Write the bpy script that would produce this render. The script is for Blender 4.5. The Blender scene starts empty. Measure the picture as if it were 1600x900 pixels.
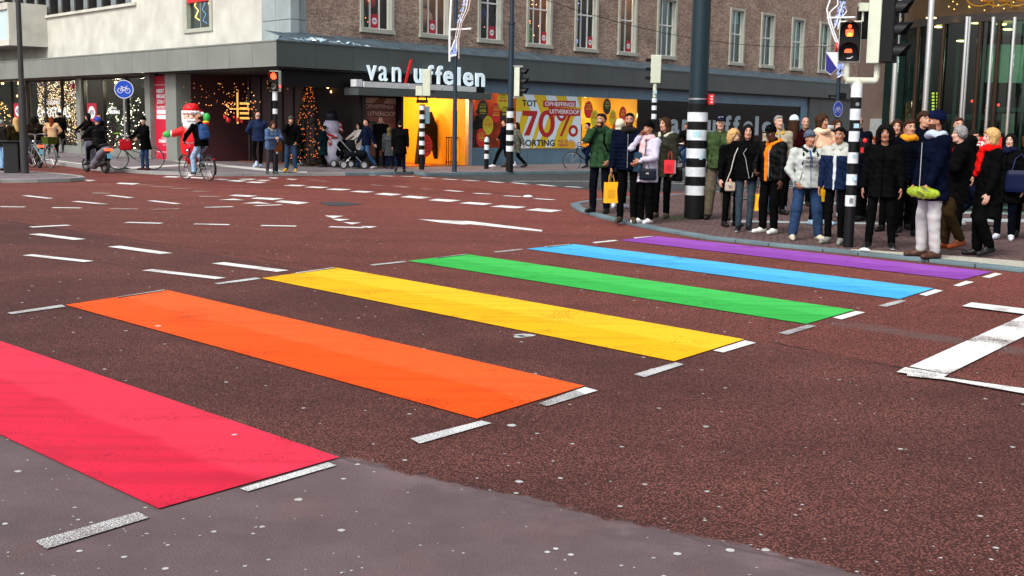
import bpy, math, random
import numpy as np
from mathutils import Matrix, Vector
R = math.radians
random.seed(7)
rng = np.random.default_rng(7)
S = bpy.context.scene
col = S.collection
# ------------------------------------------------------------------ camera, sky, sun, exposure
PIT, ROL, FOC, CZ = 0.1375, 0.0165, 1850.0, 1.72
cam = bpy.data.objects.new('camera', bpy.data.cameras.new('camera'))
col.objects.link(cam)
cam.data.sensor_width = 36.0
cam.data.lens = 36.0 * FOC / 1600.0
cam.data.clip_end = 2000
cam.matrix_world = Matrix.Translation((0, 0, CZ)) @ Matrix.Rotation(R(90) - PIT, 4, 'X') @ Matrix.Rotation(ROL, 4, 'Z')
S.camera = cam
S.view_settings.view_transform = 'Standard'
S.view_settings.look = 'None'
S.view_settings.gamma = 1
S.view_settings.exposure = 0.6
W = bpy.data.worlds.new('World')
S.world = W
W.use_nodes = True
nt = W.node_tree
sky = nt.nodes.new('ShaderNodeTexSky')
sky.sky_type = 'NISHITA'
sky.sun_disc = False
SUN_EL, SUN_AZ = R(48), R(215)
sky.sun_elevation = SUN_EL
sky.sun_rotation = SUN_AZ
sky.air_density = 1.0
sky.dust_density = 4.0
sky.ozone_density = 1.0
bg = nt.nodes['Background']
hs = nt.nodes.new('ShaderNodeHueSaturation')
hs.inputs['Saturation'].default_value = 0.35      # overcast: the sky is nearly white
nt.links.new(sky.outputs[0], hs.inputs['Color'])
nt.links.new(hs.outputs[0], bg.inputs[0])
bg.inputs[1].default_value = 0.15
sl = bpy.data.lights.new('sun', 'SUN')
sl.energy = 1.5
sl.angle = R(14)
sl.color = (1, 0.96, 0.9)
sun = bpy.data.objects.new('sun', sl)
col.objects.link(sun)
sdir = Vector((math.sin(SUN_AZ) * math.cos(SUN_EL), math.cos(SUN_AZ) * math.cos(SUN_EL), math.sin(SUN_EL)))
sun.rotation_euler = (-sdir).to_track_quat('-Z', 'Y').to_euler()
sun.location = (0, -10, 40)
S.cycles.use_denoising = True
S.cycles.max_bounces = 6
S.cycles.transparent_max_bounces = 12
S.cycles.sample_clamp_indirect = 4.0

# ------------------------------------------------------------------ surveying helpers: photo point -> point in the place
def ray(px, py):
    x = (px - 800) / FOC; y = -(py - 450) / FOC
    c, s = math.cos(ROL), math.sin(ROL)
    x, y = c * x - s * y, s * x + c * y
    cp, sp = math.cos(PIT), math.sin(PIT)
    return np.array([x, cp + y * sp, -sp + y * cp])
def G(px, py, z=0.0):
    r = ray(px, py); t = (z - CZ) / r[2]
    return Vector((r[0] * t, r[1] * t, z))
def zat(px, py, foot):            # height of photo point above a known foot point
    r = ray(px, py); return CZ + r[2] / r[1] * foot[1]
def at_depth(px, py, D):
    r = ray(px, py); r = r / r[1] * D
    return Vector((r[0], D, CZ + r[2]))
CD = 39.0
_c = ray(433, 180); _c = _c / _c[1] * CD
CORN = np.array([_c[0], _c[1]])
A42 = R(42)
uR = np.array([math.sin(A42), math.cos(A42)]); nR = np.array([math.cos(A42), -math.sin(A42)])
uL = np.array([-math.sin(A42), math.cos(A42)]); nL = np.array([-math.cos(A42), -math.sin(A42)])
def hit(px, py, side, off=0.0):
    u, n = (uR, nR) if side == 'R' else (uL, nL)
    r = ray(px, py); P0 = CORN + n * off
    t = (P0 @ n) / (r[:2] @ n)
    return float((r[:2] * t - CORN) @ u), float(r[2] * t + CZ)
def frame(side):                  # columns: along the facade (to the right in view), outwards, up
    u, n = (uR, nR) if side == 'R' else (uL, nL)
    m = Matrix.Identity(4)
    m[0][0], m[1][0] = u[0], u[1]
    m[0][1], m[1][1] = n[0], n[1]
    m[0][3], m[1][3] = CORN[0], CORN[1]
    return m
FR, FL = frame('R'), frame('L')

# ------------------------------------------------------------------ materials
MATS = {}
def srgb(r, g, b):
    f = lambda c: c / 12.92 if c <= 0.04045 else ((c + 0.055) / 1.055) ** 2.4
    return (f(r / 255), f(g / 255), f(b / 255))
def mat(name, c=(0.5, 0.5, 0.5), rough=0.6, metal=0.0, var=0.15, scale=6.0, bump=0.0, bscale=60.0, emit=0.0, spec=0.5, coat=0.0, ecol=None):
    if name in MATS: return MATS[name]
    m = bpy.data.materials.new(name); m.use_nodes = True
    t = m.node_tree; b = t.nodes['Principled BSDF']
    b.inputs['Roughness'].default_value = rough
    b.inputs['Metallic'].default_value = metal
    b.inputs['Specular IOR Level'].default_value = spec
    b.inputs['Coat Weight'].default_value = coat
    b.inputs['Base Color'].default_value = (*c, 1)
    tc = t.nodes.new('ShaderNodeTexCoord')
    if var > 0:
        n = t.nodes.new('ShaderNodeTexNoise'); n.inputs['Scale'].default_value = scale; n.inputs['Detail'].default_value = 5
        t.links.new(tc.outputs['Object'], n.inputs['Vector'])
        r = t.nodes.new('ShaderNodeMapRange')
        r.inputs[1].default_value = 0.3; r.inputs[2].default_value = 0.7
        r.inputs[3].default_value = 1 - var; r.inputs[4].default_value = 1 + var
        t.links.new(n.outputs['Fac'], r.inputs[0])
        mx = t.nodes.new('ShaderNodeVectorMath'); mx.operation = 'SCALE'
        mx.inputs[0].default_value = c
        t.links.new(r.outputs[0], mx.inputs['Scale'])
        t.links.new(mx.outputs[0], b.inputs['Base Color'])
    if bump > 0:
        n2 = t.nodes.new('ShaderNodeTexNoise'); n2.inputs['Scale'].default_value = bscale; n2.inputs['Detail'].default_value = 4
        t.links.new(tc.outputs['Object'], n2.inputs['Vector'])
        bp = t.nodes.new('ShaderNodeBump'); bp.inputs['Strength'].default_value = bump; bp.inputs['Distance'].default_value = 0.02
        t.links.new(n2.outputs['Fac'], bp.inputs['Height']); t.links.new(bp.outputs[0], b.inputs['Normal'])
    if emit > 0:
        b.inputs['Emission Color'].default_value = (*(ecol or c), 1)
        b.inputs['Emission Strength'].default_value = emit
    MATS[name] = m
    return m
def glassmat(name, tint=(0.6, 0.75, 0.72), refl=0.14, rough=0.02, add=0.3):
    if name in MATS: return MATS[name]
    m = bpy.data.materials.new(name); m.use_nodes = True
    t = m.node_tree; t.nodes.clear()
    o = t.nodes.new('ShaderNodeOutputMaterial'); mx = t.nodes.new('ShaderNodeMixShader')
    tr = t.nodes.new('ShaderNodeBsdfTransparent'); gl = t.nodes.new('ShaderNodeBsdfGlossy')
    tr.inputs[0].default_value = (*tint, 1); gl.inputs[0].default_value = (0.9, 0.95, 0.95, 1); gl.inputs['Roughness'].default_value = rough
    lw = t.nodes.new('ShaderNodeLayerWeight'); lw.inputs[0].default_value = 0.25
    mr = t.nodes.new('ShaderNodeMapRange'); mr.inputs[3].default_value = refl; mr.inputs[4].default_value = min(1, refl + add)
    t.links.new(lw.outputs['Facing'], mr.inputs[0]); t.links.new(mr.outputs[0], mx.inputs[0])
    t.links.new(tr.outputs[0], mx.inputs[1]); t.links.new(gl.outputs[0], mx.inputs[2]); t.links.new(mx.outputs[0], o.inputs[0])
    MATS[name] = m
    return m

# ------------------------------------------------------------------ objects
def tag(o, label=None, cat=None, group=None, kind=None):
    if label: o['label'] = label
    if cat: o['category'] = cat
    if group: o['group'] = group
    if kind: o['kind'] = kind
    return o
def empty(name, loc=(0, 0, 0), rz=0.0, label=None, cat=None, group=None, kind=None):
    o = bpy.data.objects.new(name, None); col.objects.link(o)
    o.empty_display_size = 0.2
    o.location = loc; o.rotation_euler = (0, 0, rz)
    return tag(o, label, cat, group, kind)
def copy_tree(o, parent=None):
    c = o.copy(); col.objects.link(c)
    if parent is not None: c.parent = parent
    for ch in list(o.children): copy_tree(ch, c)
    return c

TXT = {}
def textgeo(s, bold=0.0):
    key = (s, bold)
    if key in TXT: return TXT[key]
    cu = bpy.data.curves.new('t', 'FONT'); cu.body = s; cu.offset = bold; cu.resolution_u = 3
    o = bpy.data.objects.new('t', cu); col.objects.link(o)
    dg = bpy.context.evaluated_depsgraph_get()
    me = bpy.data.meshes.new_from_object(o.evaluated_get(dg))
    v = np.array([p.co[:2] for p in me.vertices]) if len(me.vertices) else np.zeros((0, 2))
    f = [tuple(p.vertices) for p in me.polygons]
    bpy.data.objects.remove(o); bpy.data.meshes.remove(me)
    if len(v):
        v = v - v.min(0); sz = v.max(0); v = v / np.maximum(sz, 1e-6)
    TXT[key] = (v, f)
    return TXT[key]

class MB:
    def __init__(self, m=None):
        self.v = []; self.f = []; self.mi = []; self.sm = []; self.mats = []; self.M = m.copy() if m else Matrix.Identity(4); self.cur = 0; self.stack = []
    def m(self, material):
        if material not in self.mats: self.mats.append(material)
        self.cur = self.mats.index(material); return self
    def push(self, T): self.stack.append(self.M.copy()); self.M = self.M @ T; return self
    def pop(self): self.M = self.stack.pop(); return self
    def add(self, vs, fs, smooth=False):
        b = len(self.v); M = self.M
        flip = M.to_3x3().determinant() < 0
        for p in vs:
            self.v.append(tuple(M @ Vector((p[0], p[1], p[2]))))
        for f in fs:
            f = [b + i for i in f]
            if flip: f.reverse()
            self.f.append(f); self.mi.append(self.cur); self.sm.append(smooth)
        return self
    def box(self, x0, x1, y0, y1, z0, z1):
        v = [(x, y, z) for z in (z0, z1) for y in (y0, y1) for x in (x0, x1)]
        return self.add(v, [(0, 2, 3, 1), (4, 5, 7, 6), (0, 1, 5, 4), (2, 6, 7, 3), (0, 4, 6, 2), (1, 3, 7, 5)])
    def cbox(self, c, s): return self.box(c[0] - s[0] / 2, c[0] + s[0] / 2, c[1] - s[1] / 2, c[1] + s[1] / 2, c[2] - s[2] / 2, c[2] + s[2] / 2)
    def quad(self, a, b, c, d): return self.add([a, b, c, d], [(0, 1, 2, 3)])
    def poly(self, pts): return self.add(pts, [tuple(range(len(pts)))])
    def prism(self, pts, z0, z1):
        n = len(pts)
        v = [(p[0], p[1], z0) for p in pts] + [(p[0], p[1], z1) for p in pts]
        fs = [tuple(range(n))[::-1], tuple(range(n, 2 * n))] + [(i, (i + 1) % n, n + (i + 1) % n, n + i) for i in range(n)]
        return self.add(v, fs)
    def prismY(self, pts, y0, y1):   # polygon in x-z, extruded along y
        n = len(pts)
        v = [(p[0], y0, p[1]) for p in pts] + [(p[0], y1, p[1]) for p in pts]
        fs = [tuple(range(n)), tuple(range(n, 2 * n))[::-1]] + [(i, n + i, n + (i + 1) % n, (i + 1) % n) for i in range(n)]
        return self.add(v, fs)
    def cyl(self, p, q, r0, r1=None, n=16, cap=True):
        r1 = r0 if r1 is None else r1
        p, q = Vector(p), Vector(q); d = (q - p).normalized()
        a = d.orthogonal().normalized(); b = d.cross(a)
        v = []
        for c, r in ((p, r0), (q, r1)):
            for i in range(n):
                t = 2 * math.pi * i / n
                v.append(c + a * (r * math.cos(t)) + b * (r * math.sin(t)))
        self.add(v, [(i, (i + 1) % n, n + (i + 1) % n, n + i) for i in range(n)], True)
        if cap: self.add(v[:n], [tuple(range(n))[::-1]]); self.add(v[n:], [tuple(range(n))])
        return self
    def tube(self, pts, r, n=8, closed=False, cap=True):
        pts = [Vector(p) for p in pts]; k = len(pts); vs = []; ref = None
        for i, p in enumerate(pts):
            if closed: d = pts[(i + 1) % k] - pts[i - 1]
            else: d = pts[min(i + 1, k - 1)] - pts[max(i - 1, 0)]
            d.normalize()
            if ref is None: ref = d.orthogonal().normalized()
            a = (ref - d * ref.dot(d)); a = a.normalized() if a.length > 1e-5 else d.orthogonal().normalized(); ref = a
            b = d.cross(a); rr = r[i] if isinstance(r, (list, tuple)) else r
            for j in range(n):
                t = 2 * math.pi * j / n; vs.append(p + a * (rr * math.cos(t)) + b * (rr * math.sin(t)))
        fs = []
        for i in range(k if closed else k - 1):
            for j in range(n):
                i2 = (i + 1) % k
                fs.append((i * n + j, i * n + (j + 1) % n, i2 * n + (j + 1) % n, i2 * n + j))
        self.add(vs, fs, True)
        if not closed and cap: self.add(vs[:n], [tuple(range(n))[::-1]]); self.add(vs[-n:], [tuple(range(n))])
        return self
    def lathe(self, prof, n=24, c=(0, 0, 0)):      # (r, z) about z
        vs = []; fs = []
        for r, z in prof:
            for j in range(n):
                t = 2 * math.pi * j / n; vs.append((c[0] + r * math.cos(t), c[1] + r * math.sin(t), c[2] + z))
        for i in range(len(prof) - 1):
            for j in range(n): fs.append((i * n + j, i * n + (j + 1) % n, (i + 1) * n + (j + 1) % n, (i + 1) * n + j))
        return self.add(vs, fs, True)
    def sphere(self, c, r, n=10, sc=(1, 1, 1)):
        k = max(4, n // 2 + 1); vs = []; fs = []
        for i in range(k + 1):
            ph = math.pi * i / k
            for j in range(n):
                t = 2 * math.pi * j / n
                vs.append((c[0] + r * sc[0] * math.sin(ph) * math.cos(t), c[1] + r * sc[1] * math.sin(ph) * math.sin(t), c[2] - r * sc[2] * math.cos(ph)))
        for i in range(k):
            for j in range(n): fs.append((i * n + j, i * n + (j + 1) % n, (i + 1) * n + (j + 1) % n, (i + 1) * n + j))
        return self.add(vs, fs, True)
    def text(self, s, x0, x1, z0, z1, y, bold=0.0, t=0.0):     # flat text filling the box x0..x1, z0..z1 on plane y (facing +y unless the frame says so)
        v, f = textgeo(s, bold)
        if not len(v): return self
        P = [(x0 + p[0] * (x1 - x0), y, z0 + p[1] * (z1 - z0)) for p in v]
        self.add(P, f)
        if t:
            n = len(v); cnt = {}
            for q in f:
                for i in range(len(q)):
                    e = (q[i], q[(i + 1) % len(q)]); cnt[e] = 1
            P2 = P + [(p[0], y - t, p[2]) for p in P]
            self.add(P2, [(b, a, a + n, b + n) for (a, b) in cnt if (b, a) not in cnt])
        return self
    def disc(self, x, z, rx, rz, y, n=28):
        return self.poly([(x + rx * math.cos(2 * math.pi * i / n), y, z + rz * math.sin(2 * math.pi * i / n)) for i in range(n)])
    def ring(self, x, z, r0, r1, y, n=32, sz=1.0):
        vs = [];
        for r in (r0, r1):
            for i in range(n): vs.append((x + r * math.cos(2 * math.pi * i / n), y, z + sz * r * math.sin(2 * math.pi * i / n)))
        return self.add(vs, [(i, (i + 1) % n, n + (i + 1) % n, n + i) for i in range(n)])
    def line(self, a, b, w, y):          # flat bar in the x-z plane
        a = Vector((a[0], a[1])); b = Vector((b[0], b[1])); d = (b - a).normalized() * (w / 2); p = Vector((-d.y, d.x))
        q = [a + p, b + p, b - p, a - p]
        return self.poly([(k.x, y, k.y) for k in q])
    def build(self, name, parent=None, origin=None, bevel=0, sharp=35):
        me = bpy.data.meshes.new(name)
        o0 = origin
        if o0 is None: o0 = (0, 0, 0)
        vs = np.array(self.v, dtype=float).reshape(-1, 3) - np.array(o0)[None, :]
        me.from_pydata(vs.tolist(), [], self.f)
        for mm in self.mats: me.materials.append(mm)
        me.polygons.foreach_set('material_index', self.mi)
        me.polygons.foreach_set('use_smooth', [True if s else False for s in self.sm])
        me.update()
        if any(self.sm): me.set_sharp_from_angle(angle=R(sharp))
        o = bpy.data.objects.new(name, me); col.objects.link(o)
        if parent is not None: o.parent = parent
        else: o.location = o0
        if bevel:
            b = o.modifiers.new('bevel', 'BEVEL'); b.width = bevel; b.segments = 2; b.limit_method = 'ANGLE'; b.angle_limit = R(50)
        return o
def T(x=0, y=0, z=0): return Matrix.Translation((x, y, z))
def RX(a): return Matrix.Rotation(R(a), 4, 'X')
def RY(a): return Matrix.Rotation(R(a), 4, 'Y')
def RZ(a): return Matrix.Rotation(R(a), 4, 'Z')
def facing(x, y): return -math.atan2(x, y)

M_BLACK = mat('black_paint', (0.005, 0.005, 0.006), 0.5, spec=0.2)
M_WHITE = mat('white_paint', (0.78, 0.78, 0.78), 0.5, var=0.05)
M_CHROME = mat('chrome', (0.75, 0.75, 0.76), 0.18, 1.0, var=0)
M_STEEL = mat('dull_steel', (0.4, 0.41, 0.42), 0.4, 0.8, var=0.1)
M_RUBBER = mat('rubber', (0.012, 0.012, 0.012), 0.8)
M_BEIGE = mat('signal_beige', srgb(196, 202, 182), 0.45, var=0.06)
M_REDP = mat('red_paint', (0.62, 0.015, 0.02), 0.4, var=0.05)
# ------------------------------------------------------------------ ground materials
def ground_mat(name, base, dark, grit=90.0, bump=0.5, bands=(), gray=None, far=None):
    m = bpy.data.materials.new(name); m.use_nodes = True
    t = m.node_tree; N = t.nodes; L = t.links; b = N['Principled BSDF']
    b.inputs['Roughness'].default_value = 0.75; b.inputs['Specular IOR Level'].default_value = 0.12
    geo = N.new('ShaderNodeNewGeometry')
    def noise(sc, det=5, rough=0.6, vec=None):
        n = N.new('ShaderNodeTexNoise'); n.inputs['Scale'].default_value = sc; n.inputs['Detail'].default_value = det
        n.inputs['Roughness'].default_value = rough
        L.new(vec or geo.outputs['Position'], n.inputs['Vector']); return n
    def ramp(src, a, c, lo=0.0, hi=1.0, smooth=True):
        r = N.new('ShaderNodeMapRange'); r.inputs[1].default_value = a; r.inputs[2].default_value = c
        r.inputs[3].default_value = lo; r.inputs[4].default_value = hi
        if smooth: r.interpolation_type = 'SMOOTHSTEP'
        L.new(src, r.inputs[0]); return r.outputs[0]
    def mix(f, c1, c2):
        x = N.new('ShaderNodeMix'); x.data_type = 'RGBA'
        if isinstance(f, float): x.inputs[0].default_value = f
        else: L.new(f, x.inputs[0])
        for i, c in ((6, c1), (7, c2)):
            if isinstance(c, tuple): x.inputs[i].default_value = (*c, 1)
            else: L.new(c, x.inputs[i])
        return x.outputs[2]
    def math_(op, a, c=None):
        x = N.new('ShaderNodeMath'); x.operation = op
        for i, k in enumerate((a, c)):
            if k is None: continue
            if isinstance(k, (int, float)): x.inputs[i].default_value = k
            else: L.new(k, x.inputs[i])
        return x.outputs[0]
    big = noise(0.35, 4); mid = noise(2.2, 6, 0.7)
    c = mix(ramp(big.outputs[0], 0.35, 0.65), base, dark)
    # tyre-polished tracks run along the lanes, parallel to the crossing stripes
    d_ = (G(913, 604.5) - G(260, 454)); mpn = N.new('ShaderNodeMapping'); mpn.inputs['Rotation'].default_value = (0, 0, -math.atan2(d_.y, d_.x)); mpn.inputs['Scale'].default_value = (0.12, 1.3, 1)
    L.new(geo.outputs['Position'], mpn.inputs[0]); trk = noise(0.9, 5, 0.6, mpn.outputs[0])
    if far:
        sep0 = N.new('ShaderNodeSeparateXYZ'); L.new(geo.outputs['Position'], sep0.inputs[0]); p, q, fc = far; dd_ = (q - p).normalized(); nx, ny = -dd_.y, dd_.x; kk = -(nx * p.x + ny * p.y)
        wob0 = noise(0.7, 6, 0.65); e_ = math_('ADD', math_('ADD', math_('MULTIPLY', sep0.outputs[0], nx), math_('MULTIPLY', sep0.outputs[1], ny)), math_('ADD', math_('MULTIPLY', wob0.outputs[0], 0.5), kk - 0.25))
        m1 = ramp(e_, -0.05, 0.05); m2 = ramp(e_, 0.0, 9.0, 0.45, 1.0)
        c = mix(math_('MULTIPLY', m1, m2), c, fc)  # redder asphalt past the seam, grazing sheen put into its paler colour
    c2_ = N.new('ShaderNodeVectorMath'); c2_.operation = 'SCALE'; L.new(c, c2_.inputs[0]); L.new(ramp(trk.outputs[0], 0.35, 0.68, 0.84, 1.16, False), c2_.inputs['Scale']); c = c2_.outputs[0]
    c2 = N.new('ShaderNodeVectorMath'); c2.operation = 'SCALE'; L.new(c, c2.inputs[0]); L.new(ramp(mid.outputs[0], 0.3, 0.7, 0.86, 1.14, False), c2.inputs['Scale']); c = c2.outputs[0]
    vo = N.new('ShaderNodeTexVoronoi'); vo.inputs['Scale'].default_value = grit; L.new(geo.outputs['Position'], vo.inputs['Vector'])
    fine = noise(grit * 1.6, 3, 0.7)
    # loose-looking aggregate: stones of slightly different colour with dark gaps
    g = ramp(vo.outputs['Distance'], 0.25, 0.62, 1.0, 0.0)
    grey = None
    sep = N.new('ShaderNodeSeparateXYZ'); L.new(geo.outputs['Position'], sep.inputs[0])
    def lin(p, q):           # signed distance to the line p-q (positive to its left)
        d = (Vector(q[:2]) - Vector(p[:2])).normalized(); n = Vector((-d.y, d.x)); k = -(n.x * p[0] + n.y * p[1])
        a = math_('MULTIPLY', sep.outputs[0], n.x); e = math_('MULTIPLY', sep.outputs[1], n.y)
        return math_('ADD', math_('ADD', a, e), k)
    wob = noise(0.9, 5, 0.65)
    wobs = math_('MULTIPLY', math_('SUBTRACT', wob.outputs[0], 0.5), 1.0)
    gritf = ramp(fine.outputs[0], 0.3, 0.7, 0.42, 1.5, False)
    c3 = N.new('ShaderNodeVectorMath'); c3.operation = 'SCALE'; L.new(c, c3.inputs[0]); L.new(gritf, c3.inputs['Scale']); cg = c3.outputs[0]
    cg = mix(math_('MULTIPLY', g, 0.0), cg, dark)
    gaps = math_('SUBTRACT', 1.0, g)
    cg = mix(math_('MULTIPLY', gaps, 0.9), cg, tuple(k * 0.25 for k in dark))
    stone = N.new('ShaderNodeHueSaturation'); L.new(cg, stone.inputs['Color'])
    L.new(ramp(vo.outputs['Color'], 0.0, 1.0, 0.75, 1.3, False), stone.inputs['Value']); cg = stone.outputs[0]
    bumpscale = None
    if gray:
        p, q, colr = gray
        wob2 = noise(9, 5, 0.7); dd = math_('ADD', lin(p, q), math_('ADD', math_('MULTIPLY', wobs, 0.45), math_('MULTIPLY', math_('SUBTRACT', wob2.outputs[0], 0.5), 0.16)))
        mask = ramp(dd, -0.02, 0.03)
        sm = N.new('ShaderNodeVectorMath'); sm.operation = 'SCALE'; sm.inputs[0].default_value = colr
        L.new(math_('MULTIPLY', ramp(mid.outputs[0], 0.25, 0.75, 0.78, 1.2, False), ramp(fine.outputs[0], 0.3, 0.7, 0.82, 1.18, False)), sm.inputs['Scale'])
        worn = ramp(noise(1.6, 8, 0.75).outputs[0], 0.5, 0.66)
        smc = mix(math_('MULTIPLY', worn, 0.12), sm.outputs[0], base)
        smc = mix(math_('MULTIPLY', ramp(noise(160, 2).outputs[0], 0.62, 0.7), 0.6), smc, (0.03, 0.022, 0.022)); smc = mix(math_('MULTIPLY', ramp(trk.outputs[0], 0.5, 0.7), 0.35), smc, tuple(k * 0.6 for k in colr))
        smc = mix(math_('MULTIPLY', ramp(dd, 0.0, 0.35, 1.0, 0.0), math_('MULTIPLY', ramp(mid.outputs[0], 0.45, 0.6), 0.6)), smc, tuple(min(1, k * 1.45) for k in colr))
        cg = mix(mask, cg, smc)
        bumpscale = math_('SUBTRACT', 1.0, math_('MULTIPLY', mask, 0.75))
    for (p, q, w, colr, amt, wv) in bands:
        dd = math_('ABSOLUTE', math_('ADD', lin(p, q), math_('MULTIPLY', wobs, wv)))
        mask = math_('MULTIPLY', ramp(dd, w * 0.4, w, 1.0, 0.0), math_('MULTIPLY', ramp(mid.outputs[0], 0.35, 0.6), amt))
        # limit to the stretch between p and q
        d = (Vector(q[:2]) - Vector(p[:2])); n_ = (-d.y, d.x)
        mid_ = ((p[0] + q[0]) / 2, (p[1] + q[1]) / 2)
        e = math_('ABSOLUTE', lin(mid_, (mid_[0] + n_[0], mid_[1] + n_[1])))
        mask = math_('MULTIPLY', mask, ramp(e, d.length / 2 * 0.9, d.length / 2, 1.0, 0.0))
        cg = mix(mask, cg, colr)
    L.new(cg, b.inputs['Base Color'])
    h = math_('ADD', math_('MULTIPLY', g, 0.8), math_('MULTIPLY', fine.outputs[0], 0.6))
    if bumpscale is not None: h = math_('MULTIPLY', h, bumpscale)
    bp = N.new('ShaderNodeBump'); bp.inputs['Strength'].default_value = bump; bp.inputs['Distance'].default_value = 0.006
    L.new(h, bp.inputs['Height']); L.new(bp.outputs[0], b.inputs['Normal'])
    return m
def brick_mat(name, c1, c2, mortar, bw, rh, rot=0.0, frame_m=None, msize=0.012, bump=0.3, off=0.5, dirt=0.3):
    m = bpy.data.materials.new(name); m.use_nodes = True
    t = m.node_tree; N = t.nodes; L = t.links; b = N['Principled BSDF']; b.inputs['Roughness'].default_value = 0.85; b.inputs['Specular IOR Level'].default_value = 0.2
    geo = N.new('ShaderNodeNewGeometry'); mp = N.new('ShaderNodeCombineXYZ')
    if frame_m is not None:     # wall: coordinates (along, up)
        d1 = N.new('ShaderNodeVectorMath'); d1.operation = 'DOT_PRODUCT'; d1.inputs[1].default_value = (frame_m[0], frame_m[1], 0)
        L.new(geo.outputs['Position'], d1.inputs[0]); s = N.new('ShaderNodeSeparateXYZ'); L.new(geo.outputs['Position'], s.inputs[0])
        L.new(d1.outputs['Value'], mp.inputs[0]); L.new(s.outputs[2], mp.inputs[1]); vec = mp.outputs[0]
    else:
        mm = N.new('ShaderNodeMapping'); mm.inputs['Rotation'].default_value = (0, 0, rot); L.new(geo.outputs['Position'], mm.inputs[0]); vec = mm.outputs[0]
    br = N.new('ShaderNodeTexBrick'); br.offset = off
    br.inputs['Scale'].default_value = 1.0; br.inputs['Brick Width'].default_value = bw; br.inputs['Row Height'].default_value = rh
    br.inputs['Mortar Size'].default_value = msize; br.inputs['Mortar Smooth'].default_value = 0.3; br.inputs['Bias'].default_value = 0.0
    br.inputs['Color1'].default_value = (*c1, 1); br.inputs['Color2'].default_value = (*c2, 1); br.inputs['Mortar'].default_value = (*mortar, 1)
    L.new(vec, br.inputs['Vector'])
    n = N.new('ShaderNodeTexNoise'); n.inputs['Scale'].default_value = 0.8; n.inputs['Detail'].default_value = 8; n.inputs['Roughness'].default_value = 0.7; L.new(geo.outputs['Position'], n.inputs['Vector'])
    r = N.new('ShaderNodeMapRange'); r.inputs[1].default_value = 0.3; r.inputs[2].default_value = 0.7; r.inputs[3].default_value = 1 - dirt; r.inputs[4].default_value = 1 + dirt * 0.7
    L.new(n.outputs[0], r.inputs[0])
    n2 = N.new('ShaderNodeTexNoise'); n2.inputs['Scale'].default_value = 14; n2.inputs['Detail'].default_value = 4; L.new(geo.outputs['Position'], n2.inputs['Vector'])
    r2 = N.new('ShaderNodeMapRange'); r2.inputs[1].default_value = 0.3; r2.inputs[2].default_value = 0.7; r2.inputs[3].default_value = 0.6; r2.inputs[4].default_value = 1.4; L.new(n2.outputs[0], r2.inputs[0])
    ml = N.new('ShaderNodeMath'); ml.operation = 'MULTIPLY'; L.new(r.outputs[0], ml.inputs[0]); L.new(r2.outputs[0], ml.inputs[1])
    sc = N.new('ShaderNodeVectorMath'); sc.operation = 'SCALE'; L.new(br.outputs['Color'], sc.inputs[0]); L.new(ml.outputs[0], sc.inputs['Scale'])
    L.new(sc.outputs[0], b.inputs['Base Color'])
    bp = N.new('ShaderNodeBump'); bp.invert = True; bp.inputs['Strength'].default_value = bump; bp.inputs['Distance'].default_value = 0.01
    L.new(br.outputs['Fac'], bp.inputs['Height']); L.new(bp.outputs[0], b.inputs['Normal'])
    return m
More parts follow.
